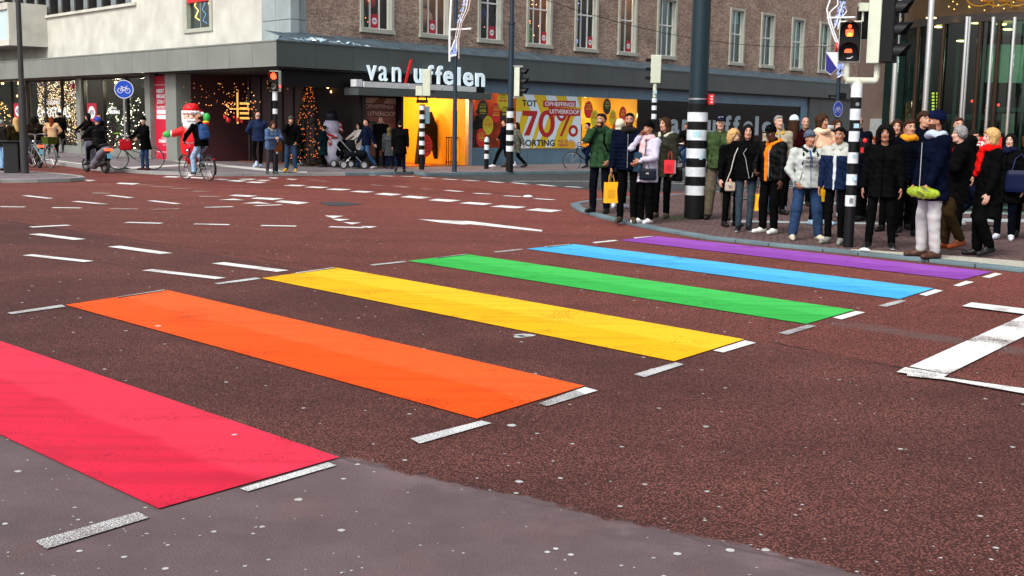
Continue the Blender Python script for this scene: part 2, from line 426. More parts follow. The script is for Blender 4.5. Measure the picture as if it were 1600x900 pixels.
def paint_mat(name, c, wear=0.5, wscale=60.0, dirt=0.1, under=(0.09, 0.05, 0.045), tone=None, pw=0.9, thr=None):
    """road paint: aggregate showing through where it is worn (the paint sheet itself is worn away there)"""
    m = bpy.data.materials.new(name); m.use_nodes = True
    t = m.node_tree; N = t.nodes; L = t.links; b = N['Principled BSDF']; b.inputs['Roughness'].default_value = 0.6; b.inputs['Specular IOR Level'].default_value = 0.1
    geo = N.new('ShaderNodeNewGeometry')
    n1 = N.new('ShaderNodeTexNoise'); n1.inputs['Scale'].default_value = 1.3; n1.inputs['Detail'].default_value = 6; n1.inputs['Roughness'].default_value = 0.65; L.new(geo.outputs['Position'], n1.inputs['Vector'])
    n2 = N.new('ShaderNodeTexNoise'); n2.inputs['Scale'].default_value = wscale; n2.inputs['Detail'].default_value = 3; n2.inputs['Roughness'].default_value = 0.8; L.new(geo.outputs['Position'], n2.inputs['Vector'])
    r1 = N.new('ShaderNodeMapRange'); r1.inputs[1].default_value = 0.3; r1.inputs[2].default_value = 0.7; r1.inputs[3].default_value = 1 - dirt; r1.inputs[4].default_value = 1 + dirt; L.new(n1.outputs[0], r1.inputs[0])
    sc = N.new('ShaderNodeVectorMath'); sc.operation = 'SCALE'; sc.inputs[0].default_value = c; L.new(r1.outputs[0], sc.inputs['Scale'])
    if tone:     # one long wheel-polished side of the stripe is a little duller, plus scuffs
        (p, q, lo, hi) = tone; d = (Vector(q[:2]) - Vector(p[:2])).normalized(); n_ = Vector((-d.y, d.x)); kk = -(n_.x * p[0] + n_.y * p[1])
        dp = N.new('ShaderNodeVectorMath'); dp.operation = 'DOT_PRODUCT'; dp.inputs[1].default_value = (n_.x, n_.y, 0); L.new(geo.outputs['Position'], dp.inputs[0])
        a1 = N.new('ShaderNodeMath'); a1.operation = 'ADD'; a1.inputs[1].default_value = kk; L.new(dp.outputs['Value'], a1.inputs[0])
        a2 = N.new('ShaderNodeMath'); a2.operation = 'MULTIPLY_ADD'; L.new(n1.outputs[0], a2.inputs[0]); a2.inputs[1].default_value = 0.3; L.new(a1.outputs[0], a2.inputs[2])
        a3 = N.new('ShaderNodeMapRange'); a3.interpolation_type = 'SMOOTHSTEP'; a3.inputs[1].default_value = 0.10; a3.inputs[2].default_value = 0.20; a3.inputs[3].default_value = 0.0; a3.inputs[4].default_value = 1.0; L.new(a2.outputs[0], a3.inputs[0])
        sm = N.new('ShaderNodeMix'); sm.data_type = 'RGBA'; L.new(a3.outputs[0], sm.inputs[0]); sm.inputs[6].default_value = (*lo, 1); sm.inputs[7].default_value = (*hi, 1)
        n4 = N.new('ShaderNodeTexNoise'); n4.inputs['Scale'].default_value = 3.0; n4.inputs['Detail'].default_value = 7; n4.inputs['Roughness'].default_value = 0.72; n4.inputs['Distortion'].default_value = 0.6; L.new(geo.outputs['Position'], n4.inputs['Vector'])
        a5 = N.new('ShaderNodeMapRange'); a5.inputs[1].default_value = 0.56; a5.inputs[2].default_value = 0.72; a5.inputs[3].default_value = 1.0; a5.inputs[4].default_value = 0.72; L.new(n4.outputs[0], a5.inputs[0])
        a6 = N.new('ShaderNodeMath'); a6.operation = 'MULTIPLY'; L.new(a5.outputs[0], a6.inputs[0]); L.new(r1.outputs[0], a6.inputs[1])
        mp3 = N.new('ShaderNodeMapping'); mp3.inputs['Rotation'].default_value = (0, 0, -math.atan2(d.y, d.x)); mp3.inputs['Scale'].default_value = (0.25, 5.0, 1); L.new(geo.outputs['Position'], mp3.inputs[0])
        n6 = N.new('ShaderNodeTexNoise'); n6.inputs['Scale'].default_value = 1.2; n6.inputs['Detail'].default_value = 6; L.new(mp3.outputs[0], n6.inputs['Vector'])
        a8 = N.new('ShaderNodeMapRange'); a8.inputs[1].default_value = 0.5; a8.inputs[2].default_value = 0.72; a8.inputs[3].default_value = 1.0; a8.inputs[4].default_value = 0.74; L.new(n6.outputs[0], a8.inputs[0])
        a9 = N.new('ShaderNodeMath'); a9.operation = 'MULTIPLY'; L.new(a8.outputs[0], a9.inputs[0]); L.new(a6.outputs[0], a9.inputs[1]); a6 = a9
        L.new(sm.outputs[2], sc.inputs[0]); L.new(a6.outputs[0], sc.inputs['Scale'])
    # patches where wear is stronger
    ad = N.new('ShaderNodeMath'); ad.operation = 'MULTIPLY_ADD'; L.new(n1.outputs[0], ad.inputs[0]); ad.inputs[1].default_value = pw; L.new(n2.outputs[0], ad.inputs[2])
    r2 = N.new('ShaderNodeMapRange'); thr = thr or 1.35 - wear * 0.55; r2.inputs[1].default_value = thr; r2.inputs[2].default_value = thr + 0.06; L.new(ad.outputs[0], r2.inputs[0])
    mx = N.new('ShaderNodeMix'); mx.data_type = 'RGBA'; L.new(r2.outputs[0], mx.inputs[0]); L.new(sc.outputs[0], mx.inputs[6]); mx.inputs[7].default_value = (*under, 1)
    L.new(mx.outputs[2], b.inputs['Base Color'])
    vo = N.new('ShaderNodeTexVoronoi'); vo.inputs['Scale'].default_value = 80; L.new(geo.outputs['Position'], vo.inputs['Vector'])
    bp = N.new('ShaderNodeBump'); bp.inputs['Strength'].default_value = 0.25; bp.inputs['Distance'].default_value = 0.004; bp.invert = True
    L.new(vo.outputs['Distance'], bp.inputs['Height']); L.new(bp.outputs[0], b.inputs['Normal'])
    return m

def gp(l, z=0.0): return [tuple(G(x, y, z)) for x, y in l]
# ------------------------------------------------------------------ the road
bands = [
    (G(1190, 532), G(1420, 577), 0.035, (0.02, 0.012, 0.012), 1.0, 0.10),
    (G(1440, 582), G(1700, 625), 0.03, (0.02, 0.012, 0.012), 1.0, 0.08),
    (G(1290, 500), G(1800, 582), 0.22, (0.12, 0.085, 0.08), 0.7, 0.25),
    (G(0, 344), G(400, 402), 0.06, (0.04, 0.02, 0.02), 0.9, 0.12),
    (G(395, 402), G(520, 422), 0.06, (0.04, 0.02, 0.02), 0.8, 0.1),
    (G(100, 402), G(260, 424), 0.05, (0.04, 0.02, 0.02), 0.6, 0.1),
    (G(640, 352), G(1000, 376), 0.10, (0.05, 0.03, 0.03), 0.5, 0.2),
    (G(430, 690), G(1640, 965), 0.03, (0.03, 0.02, 0.02), 0.45, 0.45),
]
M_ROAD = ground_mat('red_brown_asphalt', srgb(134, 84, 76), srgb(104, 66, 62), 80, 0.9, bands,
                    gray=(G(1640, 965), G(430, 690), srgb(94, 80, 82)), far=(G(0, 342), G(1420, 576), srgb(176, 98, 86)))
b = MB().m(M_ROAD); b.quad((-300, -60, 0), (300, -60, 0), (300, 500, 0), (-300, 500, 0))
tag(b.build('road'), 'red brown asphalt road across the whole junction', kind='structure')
Z1, Z2, Z3 = 0.004, 0.008, 0.012
M_GREYASPH = ground_mat('grey_asphalt', srgb(92, 96, 98), srgb(78, 80, 84), 60, 0.5)
b = MB().m(M_GREYASPH)
b.poly(gp([(655, 274.5), (700, 278), (800, 285), (905, 295.5), (1000, 300), (1300, 296), (1700, 304), (1700, 270), (1300, 266), (1000, 266), (800, 268), (640, 270)], Z1))
tag(b.build('carriageway'), 'dark grey asphalt lane in front of the far kerb', kind='structure')
M_REDLANE = ground_mat('red_cycle_asphalt', srgb(152, 82, 72), srgb(134, 72, 64), 60, 0.4)
b = MB().m(M_REDLANE)
b.poly(gp([(-60, 292), (120, 283), (330, 292), (640, 300), (800, 303), (640, 277), (540, 271), (440, 271.5), (330, 272), (240, 269), (170, 262), (60, 250), (30, 246), (-60, 246)], Z1))
tag(b.build('cycle_path'), 'red asphalt cycle path running past the shop corner', kind='structure')
b = MB().m(mat('tar', (0.03, 0.03, 0.035), 0.7)).poly(gp([(498, 317), (520, 315), (545, 316), (566, 318.5), (540, 321.5), (515, 321)], Z2))
tag(b.build('road_patch'), 'dark tar patch in the red asphalt', kind='structure')
PAVE = 0.10; ISL = 0.045
# pavement in front of the shops
M_PAVE = brick_mat('pavement_clay', srgb(112, 88, 86), srgb(96, 78, 78), srgb(60, 52, 52), 0.21, 0.07, R(42), bump=0.2, dirt=0.2)
M_PAVEG = brick_mat('pavement_grey', srgb(118, 108, 110), srgb(106, 98, 102), srgb(72, 66, 68), 0.3, 0.3, R(42), bump=0.2, off=0.0, dirt=0.2)
M_KERB = mat('kerb_stone', srgb(92, 112, 118), 0.7, var=0.25, scale=1.2, bump=0.3)
M_KERBG = mat('kerb_concrete', srgb(140, 140, 138), 0.7, var=0.2, scale=1.2, bump=0.3)
kerbline = [(-80, 236), (40, 249), (90, 254), (150, 262), (240, 268), (330, 271), (430, 270.6), (540, 270), (645, 268.5), (665, 270.5), (800, 268.6), (1000, 266), (1300, 264.5), (1500, 264), (1900, 266)]
kp = [G(x, y, PAVE) for x, y in kerbline]
b = MB().m(M_PAVEG)
far = [Vector((90, 140, PAVE)), Vector((-90, 140, PAVE))]
def strip_top(b, pts, z): b.poly([(p.x, p.y, z) for p in pts])
strip_top(b, kp + far, PAVE)
tag(b.build('pavement'), 'grey clay pavement in front of the corner store', kind='structure')
def kerb(pts, w, z, m, name, label, closed=False, joint=0.9):
    """kerb stones with joints along a polyline"""
    b = MB().m(m)
    n = len(pts); L = 0
    for i in range(n - 1 + closed):
        p, q = Vector(pts[i][:2]), Vector(pts[(i + 1) % n][:2]); d = q - p; ln = d.length; d.normalize(); nn = Vector((-d.y, d.x))
        k = max(1, round(ln / joint))
        for j in range(k):
            a = p + d * (ln * j / k + 0.006); c = p + d * (ln * (j + 1) / k - 0.006)
            v = [a, c, c + nn * w, a + nn * w]
            b.prism([(x.x, x.y) for x in v], 0.0, z)
    return tag(b.build(name, bevel=0.012), label, kind='structure')
kerb(kp[:8], 0.16, PAVE + 0.006, M_KERBG, 'kerb', 'pale kerb of the shop pavement on the left', joint=1.0)
kerb(kp[7:], 0.18, PAVE + 0.012, M_KERB, 'kerb', 'dark kerb under the shop windows', joint=1.0)
# left traffic island
li = [(-150, 284), (0, 280.5), (60, 280), (110, 278.8), (133, 277), (128, 274.5), (100, 271.5), (60, 268.5), (0, 267.5), (-150, 268)]
lp = [G(x, y, PAVE) for x, y in li]
b = MB().m(M_PAVEG); strip_top(b, lp, PAVE + 0.002); tag(b.build('pavement'), 'small grey paved traffic island on the left', kind='structure')
kerb(lp, 0.15, PAVE + 0.008, M_KERBG, 'kerb', 'pale kerb round the small left traffic island', closed=True)
# right island where the crowd waits
M_BRICKP = brick_mat('brick_paving', srgb(112, 88, 84), srgb(92, 72, 72), srgb(52, 44, 44), 0.21, 0.075, R(12), bump=0.35, dirt=0.25)
ri = [(891, 321.5), (896, 327), (905, 331.5), (935, 341), (965, 349), (1022, 360.5), (1100, 374.5), (1200, 385.5), (1285, 394), (1340, 400), (1450, 411), (1600, 427), (1800, 448)]
rp = [Vector((G(x, y, 0).x, G(x, y, 0).y, ISL)) for x, y in ri]
back = [G(x, y, ISL) for x, y in [(1900, 290), (1600, 288), (1350, 290), (1230, 293), (1100, 300), (1040, 304), (980, 308), (930, 311.5), (905, 315)]]
b = MB().m(M_BRICKP); strip_top(b, rp + back, ISL); tag(b.build('pavement'), 'brick paved corner island where the crowd waits', kind='structure')
kerb(rp, 0.2, ISL + 0.008, M_KERB, 'kerb', 'blue grey kerb of the crowded brick pavement', joint=0.8)
kerb(back + [rp[0]], 0.16, ISL + 0.008, M_KERB, 'kerb', 'rear kerb of the crowded brick pavement', joint=0.8)
# pale tactile strip behind the kerb
M_TACT = mat('tactile_concrete', srgb(168, 164, 150), 0.8, var=0.3, scale=30, bump=0.4, bscale=90)
b = MB().m(M_TACT); b.poly(gp([(1325, 393), (1450, 404), (1600, 419), (1800, 440), (1800, 427), (1600, 408), (1450, 396.5), (1330, 389)], ISL + Z1))
tag(b.build('tactile_strip'), 'pale knobbed tactile strip along the kerb', kind='structure')
b = MB().m(mat('light_slab', srgb(150, 158, 160), 0.7, var=0.2, scale=3))
for (x0, x1, y0, y1) in [(1500, 1800, 346, 341), (1500, 1800, 334, 330), (1490, 1800, 325, 321.5), (1140, 1400, 347, 344), (1240, 1500, 318, 315)]:
    b.poly(gp([(x0, y0), (x1, y0 + 4), (x1 - 6, y1 + 4), (x0 + 4, y1)], ISL + Z1))
tag(b.build('paving_bands'), 'pale stone bands set in the brick paving by the glass entrance', kind='structure')

# ------------------------------------------------------------------ painted markings
COLS = [
    ('red', srgb(208, 30, 62), [(-400, 345), (530, 716.5), (248, 797), (-560, 425)]),
    ('orange', srgb(246, 80, 4), [(102.5, 477.5), (260, 454), (913, 604.5), (745, 656)]),
    ('yellow', srgb(240, 176, 4), [(409, 435.5), (525, 419), (1163, 531.5), (1053, 565.8)]),
    ('green', srgb(52, 176, 74), [(637, 408.5), (730, 398), (1335, 485.5), (1260, 507.3)]),
    ('blue', srgb(70, 170, 228), [(822, 389.5), (895, 382), (1459, 451.5), (1405, 468.3)]),
    ('purple', srgb(140, 70, 168), [(967, 376), (1025, 369.5), (1550, 425.5), (1503, 438)]),
]
# the red stripe runs out of frame on the left: continue its two edges
e1a, e1b = G(530, 716.5), G(0, 534); e2a, e2b = G(248, 797), G(0, 681)
ext = lambda a, c, L: a + (c - a).normalized() * L
og = (G(102.5, 477.5) - G(745, 656)).length
for name, c, q in COLS:
    if name == 'red': ta, tb_ = (e1a + e2a) / 2, (e1b + e2b) / 2
    else: ta, tb_ = (G(*q[0]) + G(*q[1])) / 2, (G(*q[2]) + G(*q[3])) / 2
    if name == 'red': ta, tb_ = tb_, ta
    hi = tuple(min(.86, k * 1.04 + .012) for k in c); lo = tuple(k * .9 for k in c)
    pm = paint_mat(name + '_road_paint', c, 0.52, 70, 0.10, tuple(k * 0.3 for k in c), (ta, tb_, lo, hi))
    if name == 'red': pts = [ext(e1a, e1b, og * 0.95), e1a, e2a, ext(e2a, e2b, og * 0.98)]
    else: pts = [G(*p) for p in q]
    b = MB().m(pm); b.poly([(p.x, p.y, Z2) for p in pts][::-1])
    where = {'red': 'nearest the camera', 'orange': 'between the red and yellow ones', 'yellow': 'between the orange and green ones', 'green': 'between the yellow and blue ones', 'blue': 'between the green and purple ones', 'purple': 'next to the kerb with the crowd'}[name]
    tag(b.build('crosswalk_stripe'), f'{name} stripe of the rainbow crossing, {where}', 'crosswalk stripe', 'rainbow crosswalk stripes', 'structure')
M_WLINE = paint_mat('white_road_paint', (0.66, 0.66, 0.64), 0.56, 110, 0.12)
M_WWORN = paint_mat('worn_white_road_paint', (0.72, 0.74, 0.73), 0.80, 130, 0.1, (0.12, 0.1, 0.1), None, 0.35, 0.625)
M_WFAINT = paint_mat('faint_road_paint', (0.42, 0.36, 0.34), 0.8, 40, 0.1, (0.17, 0.085, 0.07))
def marking(quads, m, name, label, group=None, z=Z2):
    b = MB().m(m)
    for q in quads: b.poly(gp(q, z)[::-1])
    return tag(b.build(name), label, kind='structure', group=group)
worn = [[(375, 763), (387, 767.5), (525, 727), (513, 722)], [(55, 845), (72, 857.5), (233, 808.5), (215, 799.5)],
        [(641, 685), (656, 692.8), (768, 661), (752, 657)], [(842, 630), (855, 634.5), (914, 616), (900, 609)],
        [(990, 584.5), (1007, 589.3), (1069, 569), (1056, 565.8)], [(1216, 520), (1231, 522.8), (1275.5, 509), (1262, 507.3)],
        [(1372.5, 477.5), (1385, 479.3), (1417, 470), (1406, 468)],
        [(11, 488.5), (19, 490.8), (103, 479), (96, 475.8)], [(334, 442.5), (341, 444.3), (408, 435.5), (400, 433.5)],
        [(577, 413.4), (582, 414.8), (637, 409), (632, 407.6)], [(770, 393), (775, 394.6), (818, 389.8), (812, 388.7)]]
solid = [[(900, 609), (914, 616), (934, 610), (914, 604.7)], [(1114, 547.5), (1130, 550.5), (1181, 535.5), (1164, 531.7)], [(1301, 496), (1315, 499), (1352, 488), (1337, 485.7)],
         [(1436, 460), (1447.5, 462.3), (1474, 454), (1461, 451.8)], [(1534, 432.5), (1546, 434.3), (1566, 428), (1555, 426.2)],
         [(1489, 446), (1499, 447.5), (1522.5, 440.5), (1509, 438.7)],
         [(182, 464), (186, 465.6), (262, 454), (256, 452.6)], [(461, 426), (465, 427.4), (527, 419), (521, 417.7)],
         [(679, 402.6), (682, 403.8), (732, 397.9), (727, 396.8)], [(851, 385), (855, 386.6), (896, 382), (890, 381.1)],
         [(925, 378.3), (930, 380), (966, 376), (960, 374.8)], [(990, 371), (992, 373), (1026, 369.6), (1020, 368.7)]]
for i, q in enumerate(worn): marking([q], M_WWORN, 'edge_dash', 'worn white dash along the edge of the rainbow crossing', 'worn dashes edging the rainbow crossing')
for i, q in enumerate(solid): marking([q], M_WLINE, 'edge_dash', 'bright white dash along the edge of the rainbow crossing', 'bright dashes edging the rainbow crossing')
def segs(lst, w, m, name, label, group, z=Z2):
    for (x0, y0, x1, y1) in lst:
        p, q = G(x0, y0), G(x1, y1); d = (q - p).normalized(); n = Vector((-d.y, d.x, 0)) * (w / 2)
        b = MB().m(m); b.poly([(k.x, k.y, z) for k in (p - n, q - n, q + n, p + n)])
        tag(b.build(name), label, kind='structure', group=group)
segs([(39, 306, 78, 310.5), (117, 315, 164, 319.5), (169, 305.5, 205, 309.5), (235, 314, 278, 319), (0, 323.5, 39, 324), (82, 325, 127, 325.5),
      (320, 324.5, 364, 323.5), (399, 322, 439, 320.5), (48, 355.5, 108, 352.5), (197, 348, 253, 349.5), (304, 350.5, 358, 351.7), (408, 353, 463, 354), (515, 355, 569, 356.5)],
     0.17, M_WLINE, 'lane_dash', 'thin white guide dash on the red asphalt', 'thin guide dashes across the junction')
segs([(171, 326.5, 216, 327), (238, 328, 280, 326.5), (581, 289, 599, 290.5), (616, 291, 637, 293), (658, 295, 676, 296.5), (480, 281, 497, 282), (500, 283, 517, 284), (312, 307, 343, 308), (302, 299, 328, 300), (268, 294.5, 298, 295.5), (240, 291.5, 268, 292.5), (217, 289, 240, 289.8), (145, 302, 172, 302.5)],
     0.2, M_WFAINT, 'lane_dash', 'faint worn dash on the red asphalt', 'faint worn dashes across the junction')
segs([(54, 366, 125, 375), (178, 385.5, 260, 397), (340, 411.5, 442, 424.5)], 0.19, M_WLINE, 'lane_dash', 'broad white dash leading to the yellow stripe', 'broad dashes leading to the yellow stripe')
segs([(43, 399, 139, 409.5), (230, 422.5, 345, 436)], 0.15, M_WLINE, 'lane_dash', 'white dash leading to the orange stripe', 'dashes leading to the orange stripe')
segs([(697, 298, 721, 300), (741, 302.5, 766, 304), (787, 306.5, 815, 308), (836, 311, 865, 313), (539, 272.5, 557, 273.3), (567, 273.5, 585, 274.5), (595, 275, 615, 276),
      (626, 276, 646, 276.8), (658, 278, 679, 279), (692, 280, 713, 281.5), (726, 282, 746, 283.5), (763, 284, 785, 286), (801, 286, 825, 288.5), (841, 289, 866, 291.5), (884, 292, 909, 293.5)],
     0.22, M_WLINE, 'lane_dash', 'short white dash along the edge of the far cycle crossing', 'short dashes edging the far lane', z=Z3)
segs([(801, 283.7, 922, 283.7), (960, 283.5, 1071, 284.5), (1040, 287, 1071, 287.5), (1140, 290, 1500, 292)], 0.13, M_WLINE, 'lane_line', 'thin white line along the grey lane', 'white lines in the grey lane', z=Z3)
diam = [[(669, 312.8), (683, 310.4), (720, 313), (702, 315.4)], [(717, 317.5), (733, 315.4), (770, 318), (755, 320.4)], [(766, 322.7), (784, 320.5), (823, 323.3), (806, 325.7)], [(820, 328), (840, 325.5), (879, 328.7), (860, 331.3)],
        [(625, 307.8), (640, 305.6), (675, 308.4), (656, 310.4)], [(585, 303.4), (600, 301.3), (628, 303.6), (612, 305.5)], [(546, 299.3), (560, 298), (586, 299.5), (570, 301)], [(508, 296), (522, 294.5), (550, 295.8), (532, 297.4)],
        [(475, 292.5), (488, 291.2), (515, 292.5), (500, 294)], [(443, 289.8), (455, 288.5), (480, 289.5), (467, 291)],
        [(429, 315.5), (441, 313), (484, 316.5), (466, 319)], [(391, 310), (402, 308.2), (444, 310.2), (425, 312.4)], [(357, 305.5), (368, 304), (403, 305.8), (388, 307.6)],
        [(383, 284.8), (393, 283.6), (417, 284.6), (405, 286)], [(353, 282.5), (364, 281.2), (387, 282.4), (374, 283.8)], [(333, 280.3), (343, 279.3), (362, 280.2), (350, 281.4)],
        [(372, 280), (380, 279), (402, 279.8), (391, 281)], [(400, 281.8), (408, 281), (424, 281.6), (414, 282.6)], [(418, 278), (424, 277.2), (437, 277.9), (430, 278.8)], [(446, 280), (452, 279.2), (466, 280), (460, 281)],
        [(181, 287), (187, 285.4), (219, 286.6), (208, 288.4)], [(116, 281.5), (122, 280.4), (150, 281.5), (140, 283)], [(254, 276.6), (262, 275.2), (282, 276), (276, 277.4)], [(284, 277), (292, 276), (326, 278), (316, 279)]]
for q in diam: marking([q], M_WLINE, 'crossing_block', 'white slanted block of the cycle crossing', 'slanted white blocks of the cycle crossing')
teeth = [[(341, 312.3), (365, 310.4), (382, 312.7)], [(378, 317.6), (402, 315.2), (423, 318.2)], [(507, 336.6), (537, 337.2), (520, 341)], [(519, 341.8), (547, 342.5), (530, 345.2)], [(535, 347), (565, 347.7), (550, 350.6)], [(563, 353.2), (590, 353.6), (577, 356.2)]]
for q in teeth: marking([q], M_WLINE, 'shark_tooth', 'white give way triangle painted on the asphalt', 'white give way triangles')
marking([[(653, 342.3), (690, 344), (732, 345), (848, 359.3), (846, 361.8), (735, 350.3), (722, 350.8), (690, 348)]], M_WLINE, 'road_arrow', 'long white arrow painted on the asphalt pointing left')
marking([[(1503, 478), (1518, 472.2), (1600, 482), (1800, 505), (1800, 516), (1600, 490.5)]], M_WLINE, 'stop_line', 'white stop line at the right edge behind the broad diagonal bar', z=Z3 + 0.006)
M_WBAR = paint_mat('bar_road_paint', (0.72, 0.72, 0.7), 0.62, 110, 0.08)
marking([[(1421, 572.5), (1600, 492), (1720, 438), (1860, 455), (1600, 525.5), (1482, 584)]], M_WBAR, 'hatch_bar', 'broad white diagonal bar on the asphalt at the right edge', z=Z3)
marking([[(1401, 581), (1414, 573.5), (1482, 584.5), (1474, 589), (1600, 606.5), (1900, 650), (1900, 664), (1600, 614.5), (1474, 592.5), (1417, 587), (1418, 583.5)]], M_WLINE, 'edge_line', 'thin white edge line at the foot of the broad bar', z=Z3 + 0.004)
# white stripes on the shop pavement
M_PWL = mat('pavement_white', srgb(190, 186, 180), 0.7, var=0.2, scale=2)
for q in [[(255, 249), (300, 252), (400, 262), (470, 270), (445, 270), (380, 263.5), (290, 254.5)], [(175, 262), (230, 259.5), (300, 256), (305, 258), (240, 262), (200, 264)], [(430, 268), (480, 268), (480, 269.8), (430, 269.8)], [(205, 262.4), (150, 258), (70, 248), (60, 248), (145, 259), (200, 264)]]:
    marking([q], M_PWL, 'pavement_line', 'pale line set in the shop pavement', 'pale lines in the shop pavement', z=PAVE + 0.006)
# chewing gum spots, droppings, litter
b = MB().m(mat('gum', srgb(172, 172, 170), 0.7, var=0.2, scale=3))
def blob(p, r, z):
    n = 9; ph = random.random() * 6
    b.poly([(p.x + r * (0.75 + 0.35 * random.random()) * math.cos(ph + 6.2832 * i / n), p.y + r * (0.75 + 0.35 * random.random()) * math.sin(ph + 6.2832 * i / n), z) for i in range(n)])
for i in range(1500):
    D = 3.6 + 22 * random.random() ** 1.5; X = (random.random() - 0.5) * 0.95 * D
    blob(Vector((X, D)), random.choice([0.003, 0.004, 0.004, 0.005, 0.006, 0.008, 0.012]) * (1 + D * 0.03), 0.0022 if random.random() < .985 else 0.0105)
for (x, y, r) in [(466, 781, .022), (366, 682, .017), (533, 829, .018), (811, 753, .022), (1141, 860, .022), (1197, 860, .02), (1058, 866, .02), (28, 737, .02), (1103, 667, .02), (820, 524, .09), (812, 526, .06), (1407, 702, .015), (247, 511, .03), (800, 665, .03)]:
    blob(G(x, y), r, 0.0105 if (x, y) in ((366, 682), (247, 511)) else 0.0022)
tag(b.build('gum_spots'), 'pale chewing gum spots speckling the asphalt', kind='stuff')
b = MB().m(mat('litter_white', (0.7, 0.7, 0.7), 0.6))
for (x, y, r) in [(825, 309, .12), (1350, 399, .07), (1353, 400, .06)]:
    p = G(x, y); zz = 0.0 if x < 1000 else ISL + 0.008
    b.sphere((p.x, p.y, zz + 0.03), r, 8, (1, 0.6, 0.3))
tag(b.build('litter'), 'crumpled white paper litter on the asphalt and kerb', kind='stuff')
# ------------------------------------------------------------------ the corner store
OFFU = -1.62
HX = lambda px, py, side, off=0.0: hit(px, py, side, off)[0]
HZ = lambda px, py, side, off=0.0: hit(px, py, side, off)[1]
def plan(side, s, off):
    u, n = (uR, nR) if side == 'R' else (uL, nL)
    p = CORN + u * s + n * off; return (float(p[0]), float(p[1]))
def inner(d):
    a = np.array([nR, nL]); return tuple(np.linalg.solve(a, np.array([CORN @ nR + d, CORN @ nL + d])))
M_CONC = mat('pale_concrete', srgb(194, 193, 182), 0.8, var=0.16, scale=1.1, bump=0.15, bscale=20)
M_STONE = mat('grey_stone_cladding', srgb(146, 158, 158), 0.6, var=0.22, scale=0.9)
M_CLAD = mat('grey_green_cladding', srgb(68, 77, 75), 0.42, var=0.12, scale=0.7, spec=0.5)
M_CLADL = mat('grey_cladding_left', srgb(122, 126, 120), 0.42, var=0.12, scale=0.7)
M_BLUECL = mat('blue_grey_cladding', srgb(92, 122, 140), 0.45, var=0.14, scale=1.2)
M_BRICK = brick_mat('brick_wall', srgb(184, 158, 138), srgb(140, 116, 102), srgb(142, 130, 120), 0.22, 0.065, frame_m=uR, bump=0.5, msize=0.01, dirt=0.36)
M_ROOFING = mat('roofing_felt', srgb(58, 74, 84), 0.7, var=0.5, scale=2.5, bump=0.6, bscale=8)
M_SURR = mat('stone_surround', srgb(168, 170, 156), 0.7, var=0.1, scale=2)
M_WFRAME = mat('white_frame', (0.8, 0.8, 0.78), 0.4, var=0.05)
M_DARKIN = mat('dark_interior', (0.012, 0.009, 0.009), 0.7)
M_MAROON = mat('dark_maroon', (0.032, 0.003, 0.006), 0.5, var=0.4, scale=1.5)
M_GLASS = glassmat('shop_glass', (0.88, 0.92, 0.9), 0.03, add=.15)
M_GLASSU = glassmat('upper_glass', (0.7, 0.85, 0.85), 0.05)
M_GLASSV = glassmat('display_glass', (0.9, 0.93, 0.92), 0.015, add=.08)
M_FRD = mat('dark_bronze_frame', (0.03, 0.025, 0.025), 0.35, 0.5)
store = empty('corner_store', (*inner(OFFU), 0), label='corner department store with brick and concrete upper floors over a dark metal canopy', cat='store')
SO = (*inner(OFFU), 0)
def sb(mb, name, parent=None, label=None, **k):
    o = mb.build(name, parent or store, origin=SO, **k)
    if label: o['label'] = label
    return o
RS0 = HX(455, 40, 'R', OFFU); RS1 = HX(478, 40, 'R', OFFU); REND = 47.0
ZC = 4.1; ZTOP = 15.0
# brick wall with window openings
WIN = []
for a, b_, n in [(559, 617, 3), (655, 702, 3), (745, 784, 2), (818, 864, 3), (892, 936.6, 3), (962, 995, 2), (1021, 1058, 3), (1078, 1108, 2), (1134.6, 1163, 2), (1180, 1213, 2), (1228, 1259, 2), (1272, 1300, 2)]:
    y = 52 + (a - 559) * 0.087
    l, r = HX(a, y, 'R', OFFU), HX(b_, y, 'R', OFFU); c = (l + r) / 2
    WIN.append((c, 1.62 if n == 3 else 1.42, n))
WZ0, WZ1 = 4.98, 7.85
def wall_with_holes(b, x0, x1, z0, z1, holes, y=0.0, t=0.3):
    xs = x0
    for (a, c) in sorted(holes):
        b.box(xs, a, y - t, y, z0, z1); b.box(a, c, y - t, y, z0, WZ0); b.box(a, c, y - t, y, WZ1, z1); xs = c
    b.box(xs, x1, y - t, y, z0, z1)
b = MB(FR).m(M_BRICK)
wall_with_holes(b, RS1, REND, ZC, 9.6, [(c - w / 2 + 0.02, c + w / 2 - 0.02) for c, w, n in WIN], OFFU)
b.box(RS1, REND, OFFU - 0.3, OFFU, 9.6, ZTOP)
sb(b, 'brick_wall')
b = MB(FR).m(M_STONE); b.box(RS0 - 0.02, RS1, OFFU - 0.3, OFFU + 0.03, ZC, 5.15); b.box(RS0 - 0.02, RS1, OFFU - 0.3, OFFU + 0.03, 5.17, 7.4); b.box(RS0 - 0.02, RS1, OFFU - 0.3, OFFU + 0.03, 7.42, ZTOP)
sb(b, 'stone_corner')
LS0 = HX(455, 40, 'L', OFFU); LS1 = HX(410, 40, 'L', OFFU)
b = MB(FL).m(M_STONE)
for (z0, z1) in ((ZC, 5.15), (5.17, 7.4), (7.42, ZTOP)):
    m_ = (LS0 + LS1) / 2
    b.box(LS0 - 0.02, m_ - 0.01, OFFU - 0.3, OFFU + 0.03, z0, z1); b.box(m_ + 0.01, LS1, OFFU - 0.3, OFFU + 0.03, z0, z1)
sb(b, 'stone_corner')
